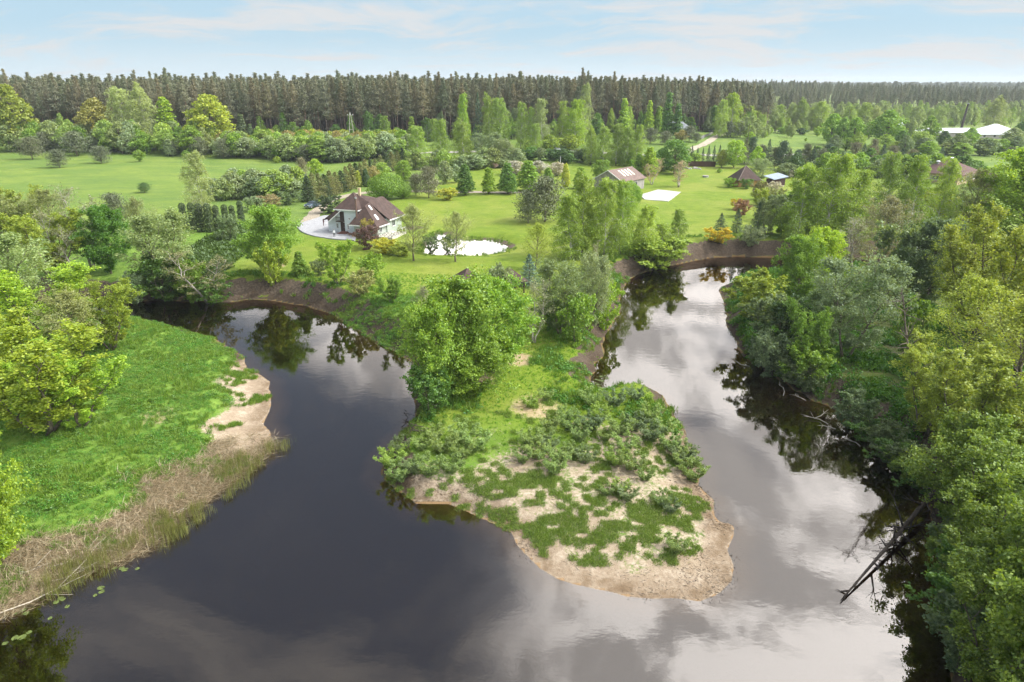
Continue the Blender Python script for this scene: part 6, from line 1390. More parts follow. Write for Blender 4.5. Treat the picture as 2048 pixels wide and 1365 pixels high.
# people
def person(loc, rz, mats, label, arms):
    J = [(0, 0, .95), (0, 0, 1.15), (0, 0, 1.40), (0, .0, 1.52), (0, -.02, 1.66), (0, -.02, 1.76),
         (.10, 0, .90), (.11, -.02, .5), (.12, .02, .08), (.12, -.14, .04), (-.10, 0, .90), (-.11, .03, .5), (-.13, .06, .08), (-.13, -.10, .04),
         (.19, 0, 1.38), (.25, .02, 1.12), arms[0], (-.19, 0, 1.38), (-.25, .02, 1.12), arms[1]]
    E = [(0, 1), (1, 2), (2, 3), (3, 4), (4, 5), (0, 6), (6, 7), (7, 8), (8, 9), (0, 10), (10, 11), (11, 12), (12, 13), (2, 14), (14, 15), (15, 16), (2, 17), (17, 18), (18, 19)]
    Rd = [.15, .14, .16, .055, .095, .08, .095, .065, .05, .04, .095, .065, .05, .04, .065, .05, .035, .065, .05, .035]
    for h in (16, 19):
        b = Vector(J[h])
        for q, (dx_, dz_) in enumerate(((.03, -.08), (.01, -.10), (-.01, -.095), (-.03, -.075), (.05, -.03))):
            J.append((b.x + dx_ * .6, b.y - .01 - (.02 if q == 4 else 0), b.z + dz_)); E.append((h, len(J) - 1)); Rd.append(.009)
    m0 = bpy.data.meshes.new('person_rig'); m0.from_pydata(J, E, []); t = bpy.data.objects.new('person_rig', m0); COL.objects.link(t)
    md = t.modifiers.new('skin', 'SKIN')
    for i, sv in enumerate(m0.skin_vertices[0].data): sv.radius = (Rd[i], Rd[i] * .85); sv.use_root = i == 0
    t.modifiers.new('sub', 'SUBSURF').levels = 1; dg = bpy.context.evaluated_depsgraph_get(); dg.update()
    me_ = bpy.data.meshes.new_from_object(t.evaluated_get(dg)); bpy.data.objects.remove(t); me_.materials.clear()
    for x in mats: me_.materials.append(x)
    for p in me_.polygons: z = p.center.z; side_ = abs(p.center.x) > .2; p.material_index = 0 if z > 1.70 else 1 if z > 1.53 or (side_ and z < .97 and z > .6) else 2 if z > .95 else 3 if z > .1 else 4
    me_.name = 'person'; o = link('person', me_); o.location = (*loc, max(zat(*loc), pz if loc == P_MAN else 0)); o.rotation_euler = (0, 0, rz); return tag(o, label, 'person')
SKIN = simple('skin', (.45, .28, .2), .6, .05); HAIR = simple('hair', (.03, .02, .015), .7); RED = simple('dark_red_cloth', (.10, .03, .035), .9); NAVY = simple('dark_cloth', (.025, .03, .045), .9); TAN = simple('tan_cloth', (.3, .2, .14), .9); LIGHTC = simple('white_cloth', (.55, .57, .6), .9)
person(P_MAN, 2.2, [HAIR, SKIN, RED, RED, TAN], 'person in dark red clothes walking across the paved patio', ((.24, -.12, .95), (-.2, -.2, .98)))
person(P_MAN2, .4, [HAIR, SKIN, LIGHTC, NAVY, NAVY], 'person with dark trousers and pale top at the patio rim', ((.2, -.2, 1.0), (-.24, -.08, .92)))

# stone heap by the fence, well cover on the lawn
hp_ = tag(empty('stone_heap', (*P_PILE, zat(*P_PILE))), 'heap of pale stones and boards beside the brown fence', 'stone heap'); rg = np.random.default_rng(5)
for k in range(16):
    x, y = rg.normal(0, 2.4), rg.normal(0, 1.2); s = rg.uniform(.3, .75); m_ = MB(); d = rand_dirs(rg, 10)
    V = [(x + math.cos(a) * s * rg.uniform(.7, 1.1), y + math.sin(a) * s * rg.uniform(.7, 1.1), z * s) for z in (-.1, .55) for a in np.linspace(0, 5.2, 6)] + [(x, y, s * .85)]
    m_.add(V, [(i, (i + 1) % 6, 6 + (i + 1) % 6, 6 + i) for i in range(6)] + [(6 + i, 6 + (i + 1) % 6, 12) for i in range(6)]); m_.build('stone', GREYWALL if k % 2 else PAVE, hp_)
wl_ = tag(empty('well_cover', (*P_WELL, zat(*P_WELL))), 'low round concrete well cover on the lawn', 'well'); m_ = MB(); m_.bar((0, 0, -.2), (0, 0, .45), 1.0, sides=16); m_.build('ring', PAVE, wl_); m_ = MB(); m_.bar((0, 0, .45), (0, 0, .55), 1.1, sides=16); m_.build('lid', GREYWALL, wl_)
# ---------------------------------------------------------------- trees and shrubs
COLS = {
 'G1': (.138, .222, .024), 'G1Y': (.190, .280, .022), 'G1D': (.075, .175, .016), 'G2': (.080, .150, .022), 'YG': (.180, .238, .022), 'YO': (.205, .245, .028), 'YS': (.200, .240, .034), 'DG': (.050, .090, .022), 'DGB': (.060, .085, .034),
 'SG': (.170, .215, .105), 'SGD': (.115, .155, .064), 'SGY': (.185, .230, .078), 'SGW': (.24, .29, .17), 'OL': (.190, .210, .075), 'BI': (.190, .265, .046), 'BIP': (.225, .27, .105), 'BIW': (.180, .255, .034), 'SGO': (.165, .225, .062), 'G1M': (.140, .205, .030),
 'OR': (.21, .185, .06), 'ORG': (.205, .205, .05), 'BR': (.20, .175, .095), 'BRG': (.15, .14, .055), 'BRP': (.12, .115, .06), 'BG': (.20, .205, .115), 'BGR': (.19, .195, .115), 'BRB': (.17, .17, .075), 'PKB': (.25, .19, .12),
 'YE': (.31, .31, .03), 'YE2': (.46, .36, .025), 'YT': (.22, .25, .025), 'GO': (.20, .18, .045), 'PU': (.12, .070, .06), 'RD': (.19, .115, .075), 'PUB': (.20, .16, .15), 'PK': (.55, .43, .46), 'WH': (.40, .38, .32), 'WHB': (.46, .43, .37),
 'PW': (.125, .112, .058), 'PN': (.095, .106, .054), 'PNG': (.120, .122, .070), 'SP': (.050, .080, .042), 'SPB': (.080, .125, .092), 'TH': (.032, .048, .014), 'HD': (.120, .125, .038)}
rnd = np.interp
def dome(t): return max(.12, math.sin(math.pi * min(1, max(0, (t - .08) / .96)) ** .75))
def egg(t): return max(.1, (1 - t) ** .6 * min(1, .55 + t * 2.2))
def tall(t): return max(.12, min(1, .55 + t * 1.5) * (1.03 - t) ** .42)
def ball_(t): return max(.1, math.sqrt(max(0, 1 - (2 * min(1, max(0, t)) - 1.02) ** 2)))
def spire(t): return max(.10, min(1, .55 + t * 2) * (1.02 - t) ** .75)
def vase(t): return max(.3, min(1, .25 + t) * (1.1 - t) ** .25)
PROTO = {}
def proto(key, H, Wd, meshes): PROTO.setdefault(key, []).append((*extent(meshes[1]), meshes))
for s in range(3): proto('broad', 11, 10, gen_tree(10 + s, 11, 10, dome, 50, 8, 6, 18, .08, (0, 65), 22, .06, size=.225, aspect=.75, scatter=.27, up=.55))
for s in range(4): proto('broadf', 14, 11, gen_lobed(20 + s, 14, 11, dome, 38, 5200, .5))
for s in range(2): proto('globe', 10, 9, gen_lobed(26 + s, 10, 9, ball_, 60, 7000, .36, lob=.26, jitter=.15))
for s in range(3): proto('oval', 8, 4.6, gen_lobed(30 + s, 8, 4.6, egg, 46, 5200, .27, lob=.36, jitter=.16, t0=.08))
for s in range(3): proto('ovalf', 14, 6, gen_lobed(34 + s, 14, 6, spire, 44, 3000, .48, lob=.42, jitter=.3, t0=.06))
for s in range(4): proto('birch', 14, 7.5, gen_tree(40 + s, 14, 7.5, tall, 60, 8, 5, 9, .10, (30, 62), -75, .6, size=.22, aspect=.55, scatter=.26, up=.1, hang=.9, r0=.16, bark=BARK_BIRCH, b2=.55, lean=.06, rough=(.5, 1.25)))
for s in range(3): proto('willow', 9, 9, gen_tree(50 + s, 9, 9, dome, 40, 8, 6, 10, .10, (15, 75), 15, .15, stems=2, spread=.35, size=.21, aspect=.38, scatter=.26, up=.2))
for s in range(4): proto('sprout', 9, 8, gen_tree(60 + s, 9, 8, vase, 48, 8, 5, 17, .10, (30, 72), 28, -.05, stems=4, spread=.55, size=.145, aspect=.7, scatter=.17, up=.4, r0=.13))
for s in range(3): proto('sparse', 10, 8, gen_tree(70 + s, 10, 8, dome, 36, 8, 6, 8, .16, (20, 65), 20, .02, stems=1, size=.14, aspect=.65, scatter=.2, up=.3, bark=BARK, r0=.15))
for s in range(2): proto('bare', 10, 7, gen_tree(80 + s, 10, 7, vase, 30, 9, 5, 2, .2, (35, 70), 10, 0, stems=2, spread=.3, size=.15, aspect=.6, scatter=.15, bark=BARK_PALE, r0=.16))
for s in range(4): proto('bush', 4, 5, gen_tree(90 + s, 4, 5, dome, 34, 6, 4, 9, .04, (5, 75), 25, .04, stems=3, spread=.5, size=.2, aspect=.65, scatter=.17, up=.4, r0=.05))
for s in range(5): proto('bushf', 6, 7, gen_lobed(100 + s, 6, 7, dome, 22, 2400, .42, lob=.36, jitter=.3, t0=.06, r0=.07))
for s in range(4): proto('ypine', 8, 7, gen_pine(110 + s, 8, .12, 7, 46, 22, .42, .8, bushy=True))
for s in range(3): proto('spruce', 9, 5, gen_conifer(120 + s, 9, 5, 95, 34, .05, -12, .1, .34, .35))
for s in range(3): proto('hedge', 8, 4, gen_conifer(125 + s, 8, 4, 80, 26, .02, 0, .1, .42, .4, power=.55))
for s in range(3): proto('pine', 27, 7.5, gen_pine(130 + s, 27, (.42, .5, .56)[s], 6.2, 40, 22, .55, 1.0))
for s in range(2): proto('pine', 25, 6.5, gen_pine(136 + s, 25, (.34, .46)[s], 5.4, 42, 20, .52, .95))
col_l = lambda h, r: [(0, 0, h * (.12 + .19 * i), r * (1 - .035 * i), r * (1 - .035 * i), h * .17) for i in range(5)]
for s in range(2): proto('thuja', 5.6, 1.7, gen_shell(140 + s, 5.6, col_l(5.6, .85), 5200, .2, .5, up=1.2, leaf=NEEDLE, jitter=.12))
proto('thujaf', 5, 2.6, gen_shell(143, 5, [(0, 0, 1.2, 1.2, 1.2, 1.3), (0, 0, 2.4, 1.05, 1.05, 1.4), (0, 0, 3.7, .7, .7, 1.35)], 2600, .34, .5, up=1.0, jitter=.12))
for s in range(2):
    rg = np.random.default_rng(150 + s); lob = [(0, 0, 2.6, 2.7, 2.6, 2.2)]
    for i in range(9): a = i * 2.4; rr = 1.9 + .3 * rg.random(); lob.append((math.cos(a) * rr, math.sin(a) * rr, 1.3 + 2.1 * rg.random(), 1.3 + .35 * rg.random(), 1.3 + .35 * rg.random(), 1.15 + .3 * rg.random()))
    lob.append((0.3, .2, 4.0, 1.7, 1.7, 1.2)); proto('ball', 5.2, 6.6, gen_shell(152 + s, 5.2, lob, 15000, .24, .6, jitter=.06))
for s in range(4): proto('osier', 1.7, 2.2, gen_tree(160 + s, 1.7, 2.2, vase, 42, 5, 3, 7, .04, (45, 80), 20, -.1, stems=7, spread=.8, size=.17, aspect=.3, scatter=.10, up=.1, hang=-.7, r0=.018, minlen=.12))

LEAN = {}
seed_ct = random.Random(7)
def plant(key, colr, x, y, H, Wd, name, label, group=None, cat=None, rot=None, idx=None, jit=.10):
    ps = PROTO[key]; h0, w0, (tm, cm) = ps[seed_ct.randrange(len(ps)) if idx is None else idx % len(ps)]
    o = empty(name, (x, y, zat(x, y) - .05), seed_ct.uniform(0, 6.28) if rot is None else rot)
    o.scale = (Wd / w0, Wd / w0 * seed_ct.uniform(.92, 1.08), H / h0)
    t = link('trunk', tm, o); c = link('crown', cm, o)
    base = COLS[colr] if isinstance(colr, str) else colr
    k = seed_ct.uniform(1 - jit, 1 + jit); w = seed_ct.uniform(-.05, .05)
    c.color = (min(1, base[0] * k * (1 + w)), min(1, base[1] * k), base[2] * k * (1 - w), 1)
    return tag(o, label, cat or name.split('_')[-1], group)
CATS = {'maple_sapling': 'sapling', 'young_pine': 'pine', 'dwarf_pine': 'pine', 'pine_tree': 'pine', 'birch_tree': 'birch', 'weeping_birch': 'birch', 'round_willow': 'willow', 'willow_tree': 'willow', 'blossom_bush': 'bush', 'weeping_shrub': 'shrub', 'bare_tree': 'tree', 'dead_tree': 'tree'}
COLS = {k: tuple(min(.9, c * (1.8 if k not in ('WH', 'WHB', 'PK', 'YE2') else 1.3)) for c in v) for k, v in COLS.items()}
for (k, cl_, x, y, H, Wd, name, label, group) in TREES:
    plant(k, cl_, x, y, H, Wd, name, label, group and {'BG1': 'forest edge birches', 'BG2': 'glowing young birches', 'BG3': 'yellow roadside shrubs', 'BG4': 'birch clump', 'BG5': 'apple bushes', 'BG6': 'roadside shrubs', 'BG7': 'birches behind the barn', 'BG8': 'loose grey bushes', 'BG9': 'thuja row', 'BG10': 'birches before the barn', 'BG11': 'bank birches', 'BG12': 'birch undergrowth', 'BG13': 'track pines', 'BG14': 'house screen pines', 'BG15': 'birches before the far woods', 'BG16': 'waterline shrubs', 'BG17': 'bushes under the birch clump', 'BG18': 'dark roadside bushes', 'BG19': 'bushes below the hip roofed house', 'BG20': 'shrubs at the field edge', 'BG21': 'bushes beyond the barn'}[group], CATS.get(name))

rb = random.Random(11)
# spruce hedge, dark rows
for i, (x, y) in enumerate(smooth_line(HEDGE, 2)):
    plant('hedge', 'HD' if i % 3 else 'TH', x, y, rb.uniform(6.2, 7.6), rb.uniform(3.6, 4.6), 'hedge_spruce', 'brown green spruce in the tall hedge running from the drive to the birches', 'tall spruce hedge', 'spruce')
for i, (x, y) in enumerate(SPRUCE_ROW): plant('spruce', 'SP', x, y, rb.uniform(6.0, 7.6), rb.uniform(2.4, 3.0), 'spruce_tree', 'small spruce in the row behind the brown board fence', 'spruces behind the fence', 'spruce')
for i, (x, y) in enumerate(DARK_ROW): plant('spruce' if i % 3 == 0 else 'ypine', 'SP' if i % 2 else 'PN', x, y, rb.uniform(7.5, 10.5), rb.uniform(4.5, 6.5), 'dark_conifer', 'dark conifer in the dense belt behind the pyramid hut', 'dark conifer belt', 'conifer')
for i, (x, y) in enumerate(ROW_TREES): plant('broadf', 'G2', x, y, rb.uniform(6.5, 8.5), rb.uniform(6.5, 8), 'garden_tree', 'deep green rounded tree between conifer belt and riverside birches', 'rounded garden trees', 'tree')
for i, (x, y) in enumerate(SPRUCE_DARK2): plant('spruce' if i % 2 else 'ypine', 'SP' if i % 2 else 'BRP', x, y, rb.uniform(5.5, 8.5), rb.uniform(3.5, 6), 'field_conifer', 'dark conifer on the field edge below the chestnut', 'field edge conifers', 'conifer')

def inside_pts(poly, n, rg, gap):
    P = np.array(poly); lo, hi = P.min(0), P.max(0); out = []
    for _ in range(n * 60):
        q = rg.uniform(lo, hi)
        if seg_dist([q], poly)[1][0] and all((q[0] - a) ** 2 + (q[1] - b) ** 2 > gap * gap for a, b in out): out.append(tuple(q))
        if len(out) >= n: break
    return sorted(out, key=lambda p: p[1])
rg = np.random.default_rng(21)
for poly, n, lbl in ((BELT, 135, 'meadow'), (BELT2, 66, 'oak')):
    pts = inside_pts(poly, n, rg, 2.9); P = np.array(pts); ymed = np.median(P[:, 1])
    for (x, y) in pts:
        back = (y - P[:, 1].min()) / max(1, np.ptp(P[:, 1]))
        if back > .62 and lbl == 'meadow' and rg.random() < .75:
            plant('bushf', 'OR' if rg.random() < .6 else 'YO', x, y, rg.uniform(7.5, 10), rg.uniform(6, 9), 'young_oak', 'rust tipped young oak at the back of the meadow thicket', 'rust tipped young oaks', 'oak')
        elif rg.random() < .13:
            plant('ypine', 'PN', x, y, rg.uniform(6, 9), rg.uniform(6.5, 9), 'thicket_pine', 'dark bushy pine inside the thicket along the meadow', 'pines in the meadow thicket', 'pine')
        else:
            ci_ = rg.integers(4); tone = ('grey green', 'light green', 'pale silvery green', 'bright green')[ci_]
            plant('bushf' if rg.random() < .8 else 'broadf', ('SG', 'BI', 'SGY', 'G1')[ci_], x, y, rg.uniform(7, 11) * (1 if lbl == 'meadow' else 1.3), rg.uniform(7, 11), 'thicket_tree', '%s leafy tree in the thicket along the far edge of the meadow' % tone, '%s meadow thicket trees' % tone, 'tree')

# pine forest: the front trees one by one, the mass behind them as one
fe = np.array(FOREST_EDGE)
def edge_y(x): return np.interp(x, fe[:, 0], fe[:, 1])
front = []
xs = -262.0
while len(front) < 290 and xs < 150:
    for row in range(2): front.append((xs + rg.normal(0, .9), edge_y(xs) + row * 5 + rg.uniform(-2.2, 2.2)))
    xs += 2.85
for (x, y) in front:
    ci_ = rg.integers(4); tone = ('dark green', 'grey green', 'brownish olive', 'rusty brown')[ci_]
    plant('pine', ('PN', 'PNG', 'PW', 'BRP')[ci_], x, y, float(np.clip(rg.normal(27, 2.9), 19, 34)) * (1 - .12 * float(sst(40, 150, x))), rg.uniform(4.4, 7.0), 'pine_tree', 'tall slender pine with a %s crown in the front ranks of the forest' % tone, '%s front pines of the forest' % tone, 'pine')
# saplings lit along the foot of the forest
for k in range(95):
    x = rg.uniform(-235, 142); si_ = rg.integers(4); tone = ('bright green', 'light green', 'deep green', 'dull grey green')[si_]; plant(('birch', 'broadf', 'bushf', 'birch', 'ovalf')[rg.integers(5)], ('G1', 'BI', 'G2', 'SGD')[si_], x, edge_y(x) - rg.uniform(3, 9), rg.uniform(6, 15), rg.uniform(4, 7.5), 'forest_sapling', '%s young tree at the foot of the pine forest' % tone, '%s saplings under the pines' % tone, 'sapling')

def scatter(name, protos, P, label, rot=None, scl=None, tilt=0.0, mats=None, seed=0):
    """one object: a cloud of points that carries plants of a few shapes (geometry nodes)"""
    P = np.asarray(P, float); n = len(P); rg_ = np.random.default_rng(seed)
    me = bpy.data.meshes.new(name); me.vertices.add(n); me.vertices.foreach_set('co', P.ravel())
    R_ = np.column_stack([rg_.normal(0, tilt + 1e-6, n), rg_.normal(0, tilt + 1e-6, n), rg_.uniform(0, 6.283, n)]) if rot is None else rot
    S_ = rg_.uniform(.75, 1.3, n) if scl is None else scl
    a = me.attributes.new('rot', 'FLOAT_VECTOR', 'POINT'); a.data.foreach_set('vector', np.asarray(R_, np.float32).ravel())
    S3 = np.column_stack([S_] * 3) if np.ndim(S_) == 1 else S_
    a = me.attributes.new('scl', 'FLOAT_VECTOR', 'POINT'); a.data.foreach_set('vector', np.asarray(S3, np.float32).ravel())
    o = link(name, me)
    col_ = bpy.data.collections.new(name + '_shapes')
    for i, pr in enumerate(protos):
        q = bpy.data.objects.new('%s_shape' % name, pr); col_.objects.link(q)
    ng = bpy.data.node_groups.new(name, 'GeometryNodeTree')
    ng.interface.new_socket('Geometry', in_out='INPUT', socket_type='NodeSocketGeometry'); ng.interface.new_socket('Geometry', in_out='OUTPUT', socket_type='NodeSocketGeometry')
    N = ng.nodes; gi = N.new('NodeGroupInput'); go = N.new('NodeGroupOutput'); ci = N.new('GeometryNodeCollectionInfo'); ci.inputs[0].default_value = col_; ci.inputs[1].default_value = True; ci.inputs[2].default_value = True
    ip = N.new('GeometryNodeInstanceOnPoints'); ar = N.new('GeometryNodeInputNamedAttribute'); ar.data_type = 'FLOAT_VECTOR'; ar.inputs[0].default_value = 'rot'
    asn = N.new('GeometryNodeInputNamedAttribute'); asn.data_type = 'FLOAT_VECTOR'; asn.inputs[0].default_value = 'scl'
    ri = N.new('FunctionNodeRandomValue'); ri.data_type = 'INT'; ri.inputs[4].default_value = 0; ri.inputs[5].default_value = len(protos) - 1
    er = N.new('FunctionNodeEulerToRotation'); ng.links.new(ar.outputs[0], er.inputs[0])
    ng.links.new(gi.outputs[0], ip.inputs['Points']); ng.links.new(ci.outputs[0], ip.inputs['Instance']); ip.inputs['Pick Instance'].default_value = True
    ng.links.new(ri.outputs[2], ip.inputs['Instance Index']); ng.links.new(er.outputs[0], ip.inputs['Rotation']); ng.links.new(asn.outputs[0], ip.inputs['Scale']); ng.links.new(ip.outputs[0], go.inputs[0])
    md = o.modifiers.new('scatter', 'NODES'); md.node_group = ng
    return tag(o, label, None, None, 'stuff')

def joined(tm, cm, leafcol, trans=.12, vary=.6):
    """trunk and crown of a plant as one mesh with fixed colours, for the far masses"""
    vt = np.empty(len(tm.vertices) * 3); tm.vertices.foreach_get('co', vt); vc = np.empty(len(cm.vertices) * 3); cm.vertices.foreach_get('co', vc)
    nt = len(tm.vertices); F_ = [tuple(p.vertices) for p in tm.polygons] + [tuple(nt + i for i in p.vertices) for p in cm.polygons]
    me = bpy.data.meshes.new('mass_tree'); me.from_pydata(np.concatenate([vt, vc]).reshape(-1, 3), [], F_)
    me.materials.append(tm.materials[0]); me.materials.append(leaf_mat('mass_leaves', leafcol, trans, vary))
    me.polygons.foreach_set('material_index', [0] * len(tm.polygons) + [1] * len(cm.polygons))
    a = me.attributes.new('var', 'FLOAT', 'FACE'); a.data.foreach_set('value', np.random.default_rng(3).random(len(F_))); me.update()
    return me
mass = [joined(*PROTO['pine'][i][2], COLS['PN'] if i % 2 else COLS['PNG']) for i in range(5)]
def zs(P): return np.column_stack([P, height(P) - .1])
P = []
for k in range(3000):
    x = rg.uniform(-330, 165); P.append((x * (1 + .0006 * k / 10), edge_y(min(x, 146)) + 12 + 130 * (k / 3000.) ** 1.0 + rg.uniform(-4, 4)))
scatter('pine_forest', mass, zs(np.array(P)), 'dense dark pine forest behind the front ranks', seed=1, scl=np.clip(rg.normal(.97, .08, 3000), .75, 1.2))
# woods far away on the sunny side
ef = np.array(FAR_EDGE); P = []
for k in range(2600):
    x = rg.uniform(120, 900); y0 = np.interp(x, ef[:, 0], ef[:, 1]); P.append((x, y0 + 700 * rg.random() ** 1.6 + rg.uniform(0, 20)))
scatter('far_pine_woods', mass, zs(np.array(P)), 'far pine woods beyond the farm', seed=2, scl=rg.uniform(.55, .85, 2600))
bmass = [joined(*PROTO[('birch', 'broadf', 'bushf')[i]][i][2], c, .35, .5) for i, c in ((0, COLS['BI']), (1, COLS['SGY']), (2, COLS['G1Y']))]
P = []
for k in range(900):
    x = rg.uniform(120, 620); q = rg.random() ** 1.5; P.append((x, np.interp(x, ef[:, 0], ef[:, 1]) - 4 - q * (170 if x < 260 else 110)))
scatter('far_birch_scrub', bmass, zs(np.array(P)), 'pale green birch scrub before the far woods', seed=3, scl=rg.uniform(.25, 1.0, 900))
P = [(rg.uniform(-2200, 3400), rg.uniform(1300, 4300)) for k in range(5000)]
scatter('distant_woods', mass[:3], zs(np.array(P)), 'distant woods on the horizon', seed=4, scl=np.column_stack([rg.uniform(2.0, 3.2, 5000)] * 2 + [rg.uniform(.75, 1.1, 5000)]))

# dead leaning trunk and fallen trunk at the wooded bank
def branchy(name, pts, r, label, cat, mat, n, blen, seed, up=.4, parts=('trunk', 'branch')):
    rg_ = np.random.default_rng(seed); P = smooth_line(np.array(pts), 4); o = tag(empty(name, tuple(P[0])), label, cat); P = P - P[0]
    m_ = MB(); m = len(P); tube(m_, P, np.linspace(r, r * .12, m), 8); m_.build('trunk', mat, o, True)
    for k in range(n):
        u = rg_.uniform(.2, 1); i = min(int(u * (m - 1)), m - 2); p = P[i] + (P[i + 1] - P[i]) * rg_.random(); d = norm(norm(P[i + 1] - P[i]) * .5 + rand_dirs(rg_, 1)[0] + np.array([0, 0, up])); L_ = blen * rg_.uniform(.4, 1.2) * (1.2 - .6 * u)
        q = [p, p + d * L_ * .5, p + d * L_ + np.array([0, 0, rg_.normal() * .15 * L_])]; b = MB(); tube(b, q, [r * .28, r * .16, r * .04], 5)
        for j in range(4): w = rg_.uniform(.3, 1); s = p + d * L_ * w; e = s + norm(d + rand_dirs(rg_, 1)[0]) * L_ * .4; tube(b, [s, e], [r * .1, r * .02], 3)
        b.build('branch', mat, o, True)
    return o
dx_, dy_ = P_DEAD; z_ = zat(dx_, dy_)
branchy('dead_tree', [(dx_, dy_, z_ - .3), (dx_ - .9, dy_ + .5, z_ + 4), (dx_ - 2.6, dy_ + 1, z_ + 8), (dx_ - 3.6, dy_ + 1.6, z_ + 12.5)], .2, 'dead grey trunk leaning above the grass slope of the wooded bank', 'tree', BARK, 34, 2.6, 3)
(ax_, ay_), (bx2, by2) = P_LOG_A, P_LOG_B
branchy('fallen_trunk', [(ax_ + 1.5, ay_ + 1.2, 1.9), (ax_, ay_, 1.5), ((ax_ + bx2) / 2, (ay_ + by2) / 2, .75), (bx2, by2, .12)], .33, 'black fallen trunk reaching out over the water from the wooded bank', 'fallen tree', BARK_DARK, 30, 2.6, 6, .1)
# ---------------------------------------------------------------- low growth on the banks
for pts, lb, gp, c in ((OSIER_A, 'silvery osier shrub in the clump on the overhanging corner of the spit', 'osiers on the spit corner', 'SGO'), (OSIER_B, 'grey green osier shrub in the dense thicket across the spit', 'osiers across the spit', 'SGO'), (OSIER_C, 'lone small osier shrub on the bare sand', 'osiers on the sand', 'SGO')):
    for (x, y) in pts:
        s = rb.uniform(.8, 1.25) * (.72 if pts is OSIER_C else 1.0)
        plant('osier', c if rb.random() < .7 else ('BI' if rb.random() < .6 else 'SGD'), x, y, 1.55 * s, 2.3 * s, 'osier_shrub', lb, gp, 'shrub')

def blades(seed, n, L, w, spread, lean, col, name, flatlie=False, trans=.3):
    rg_ = np.random.default_rng(seed); C = np.column_stack([rg_.normal(0, spread, n), rg_.normal(0, spread, n), np.zeros(n)])
    if flatlie: D = norm(np.column_stack([rg_.normal(size=n), rg_.normal(size=n), rg_.uniform(.02, .3, n)]))
    else: D = norm(np.column_stack([rg_.normal(0, lean, n), rg_.normal(0, lean, n), np.ones(n)]))
    l = L * rg_.uniform(.55, 1.2, (n, 1)); A = D * l * .5; C = C + A + (np.array([0, 0, .04]) if flatlie else 0)
    S = norm(np.cross(D, rand_dirs(rg_, n))) * w * .5
    return leaves_mesh(name, C, A, S, leaf_mat(name, col, trans, .55), rg_)
def clump(seed, n, R_, Hh, size, aspect, col, name, up=.8):
    rg_ = np.random.default_rng(seed); d = rand_dirs(rg_, n); d[:, 2] = np.abs(d[:, 2]); r = rg_.uniform(.3, 1, (n, 1)) ** .5
    C = d * r * np.array([R_, R_, Hh]); A, B = leaf_axes(rg_, n, size, aspect, up); return leaves_mesh(name, C, A, B, leaf_mat(name, col, .35, .5), rg_)
rs = np.random.default_rng(77)
def pick(mask, n):
    i = np.flatnonzero(rs.random(len(GP)) * mask.max() < mask); area = np.where((np.abs(GP[i, 0]) < 62) & (GP[i, 1] > 26) & (GP[i, 1] < 152))[0]; i = i[area]
    i = rs.choice(i, n, replace=len(i) < n); Q = GP[i] + rs.uniform(-.3, .3, (n, 2)); return np.column_stack([Q, height(Q) - .02])
X_, Y_ = GP[:, 0], GP[:, 1]; land = ~GIN
bankA = land & (X_ < -14) & (Y_ < 99); bankC = land & (X_ > 24) & (Y_ < 126); pen = land & ~bankA & ~bankC
nettle = bankA * np.clip(1 - sand * 1.5 - reed * 1.6, 0, 1) * np.clip(.65 + .5 * nz1, .15, 1)
NP = pick(nettle, 15000)
scatter('nettles', [clump(1, 70, .40, .42, .115, .6, (0.145, 0.270, 0.024), 'nettle_leaf'), clump(2, 64, .38, .36, .12, .6, (0.19, 0.31, 0.03), 'nettle_leaf_pale'), clump(3, 64, .4, .45, .11, .5, (0.112, 0.300, 0.030), 'nettle_leaf_dark')], NP, 'lush bright green nettles covering the low meadow bank', seed=11, scl=(.55 + .45 * np.clip(.5 + wob(NP[:, :2], .55, 3) * .8 + .4 * wob(NP[:, :2], 1.7, 5), 0, 1.4)) * rs.uniform(.7, 1.4, 15000))
gt = [blades(5, 16, .34, .035, .10, .35, (0.165, 0.360, 0.021), 'grass_blade'), blades(6, 16, .28, .035, .12, .45, (0.240, 0.405, 0.030), 'grass_blade_pale')]
gl = [blades(7, 22, .62, .045, .14, .4, (0.150, 0.270, 0.026), 'tall_grass'), blades(8, 20, .55, .045, .16, .5, (0.22, 0.33, 0.04), 'tall_grass_pale')]
gs = [blades(17, 14, .42, .04, .16, .6, (.19, .29, .035), 'sand_grass'), blades(18, 12, .36, .04, .2, .8, (.25, .33, .06), 'sand_grass_pale'), blades(19, 10, .36, .04, .2, .8, (.13, .23, .03), 'sand_grass_deep'), clump(50, 30, .26, .2, .11, .5, (.16, .26, .03), 'sand_herb')]
vn1 = vnoise(GP, .28, 31); vn2 = vnoise(GP, .9, 32)
patch_ = sst(.44, .62, .62 * vn1 + .38 * vn2)
spit_g = pen * (Y_ < 66) * np.maximum(np.clip(patch_ * (1 - beach * 1.3), 0, 1) * .4, ring([(x, y, r * 1.25, 1) for (x, y), r in zip(SPIT_GRASS, [2.2, 2.2, 2, 1.8, 1.6, 1.6, 1.6, 1.5, 1.2, 1.6, 1.6, 1.6, 1.8, 1.8, 1.6, 1.6, 1.4, 1.2, 1.5])], 0) * sst(.30, .62, .4 * vn1 + .6 * vn2))
scatter('spit_grass', gs, pick(spit_g, 20000), 'grass tufts patching the sandy spit', seed=12, scl=rs.uniform(.35, .85, 20000))
lawn_m = pen * (Y_ > 54) * (Y_ < 112) * np.clip(1 - earth - bare * .9 - sand, 0, 1)
scatter('lawn_grass', gt, pick(lawn_m, 14000), 'short grass of the peninsula lawn', seed=13, scl=rs.uniform(.4, .8, 14000))
rim = (pen | bankC) * (GD < 7) * (Y_ > 60) * np.clip(.35 + nz1 + .4 * nz2, 0, 1) * np.clip(GD / 1.2, 0, 1)
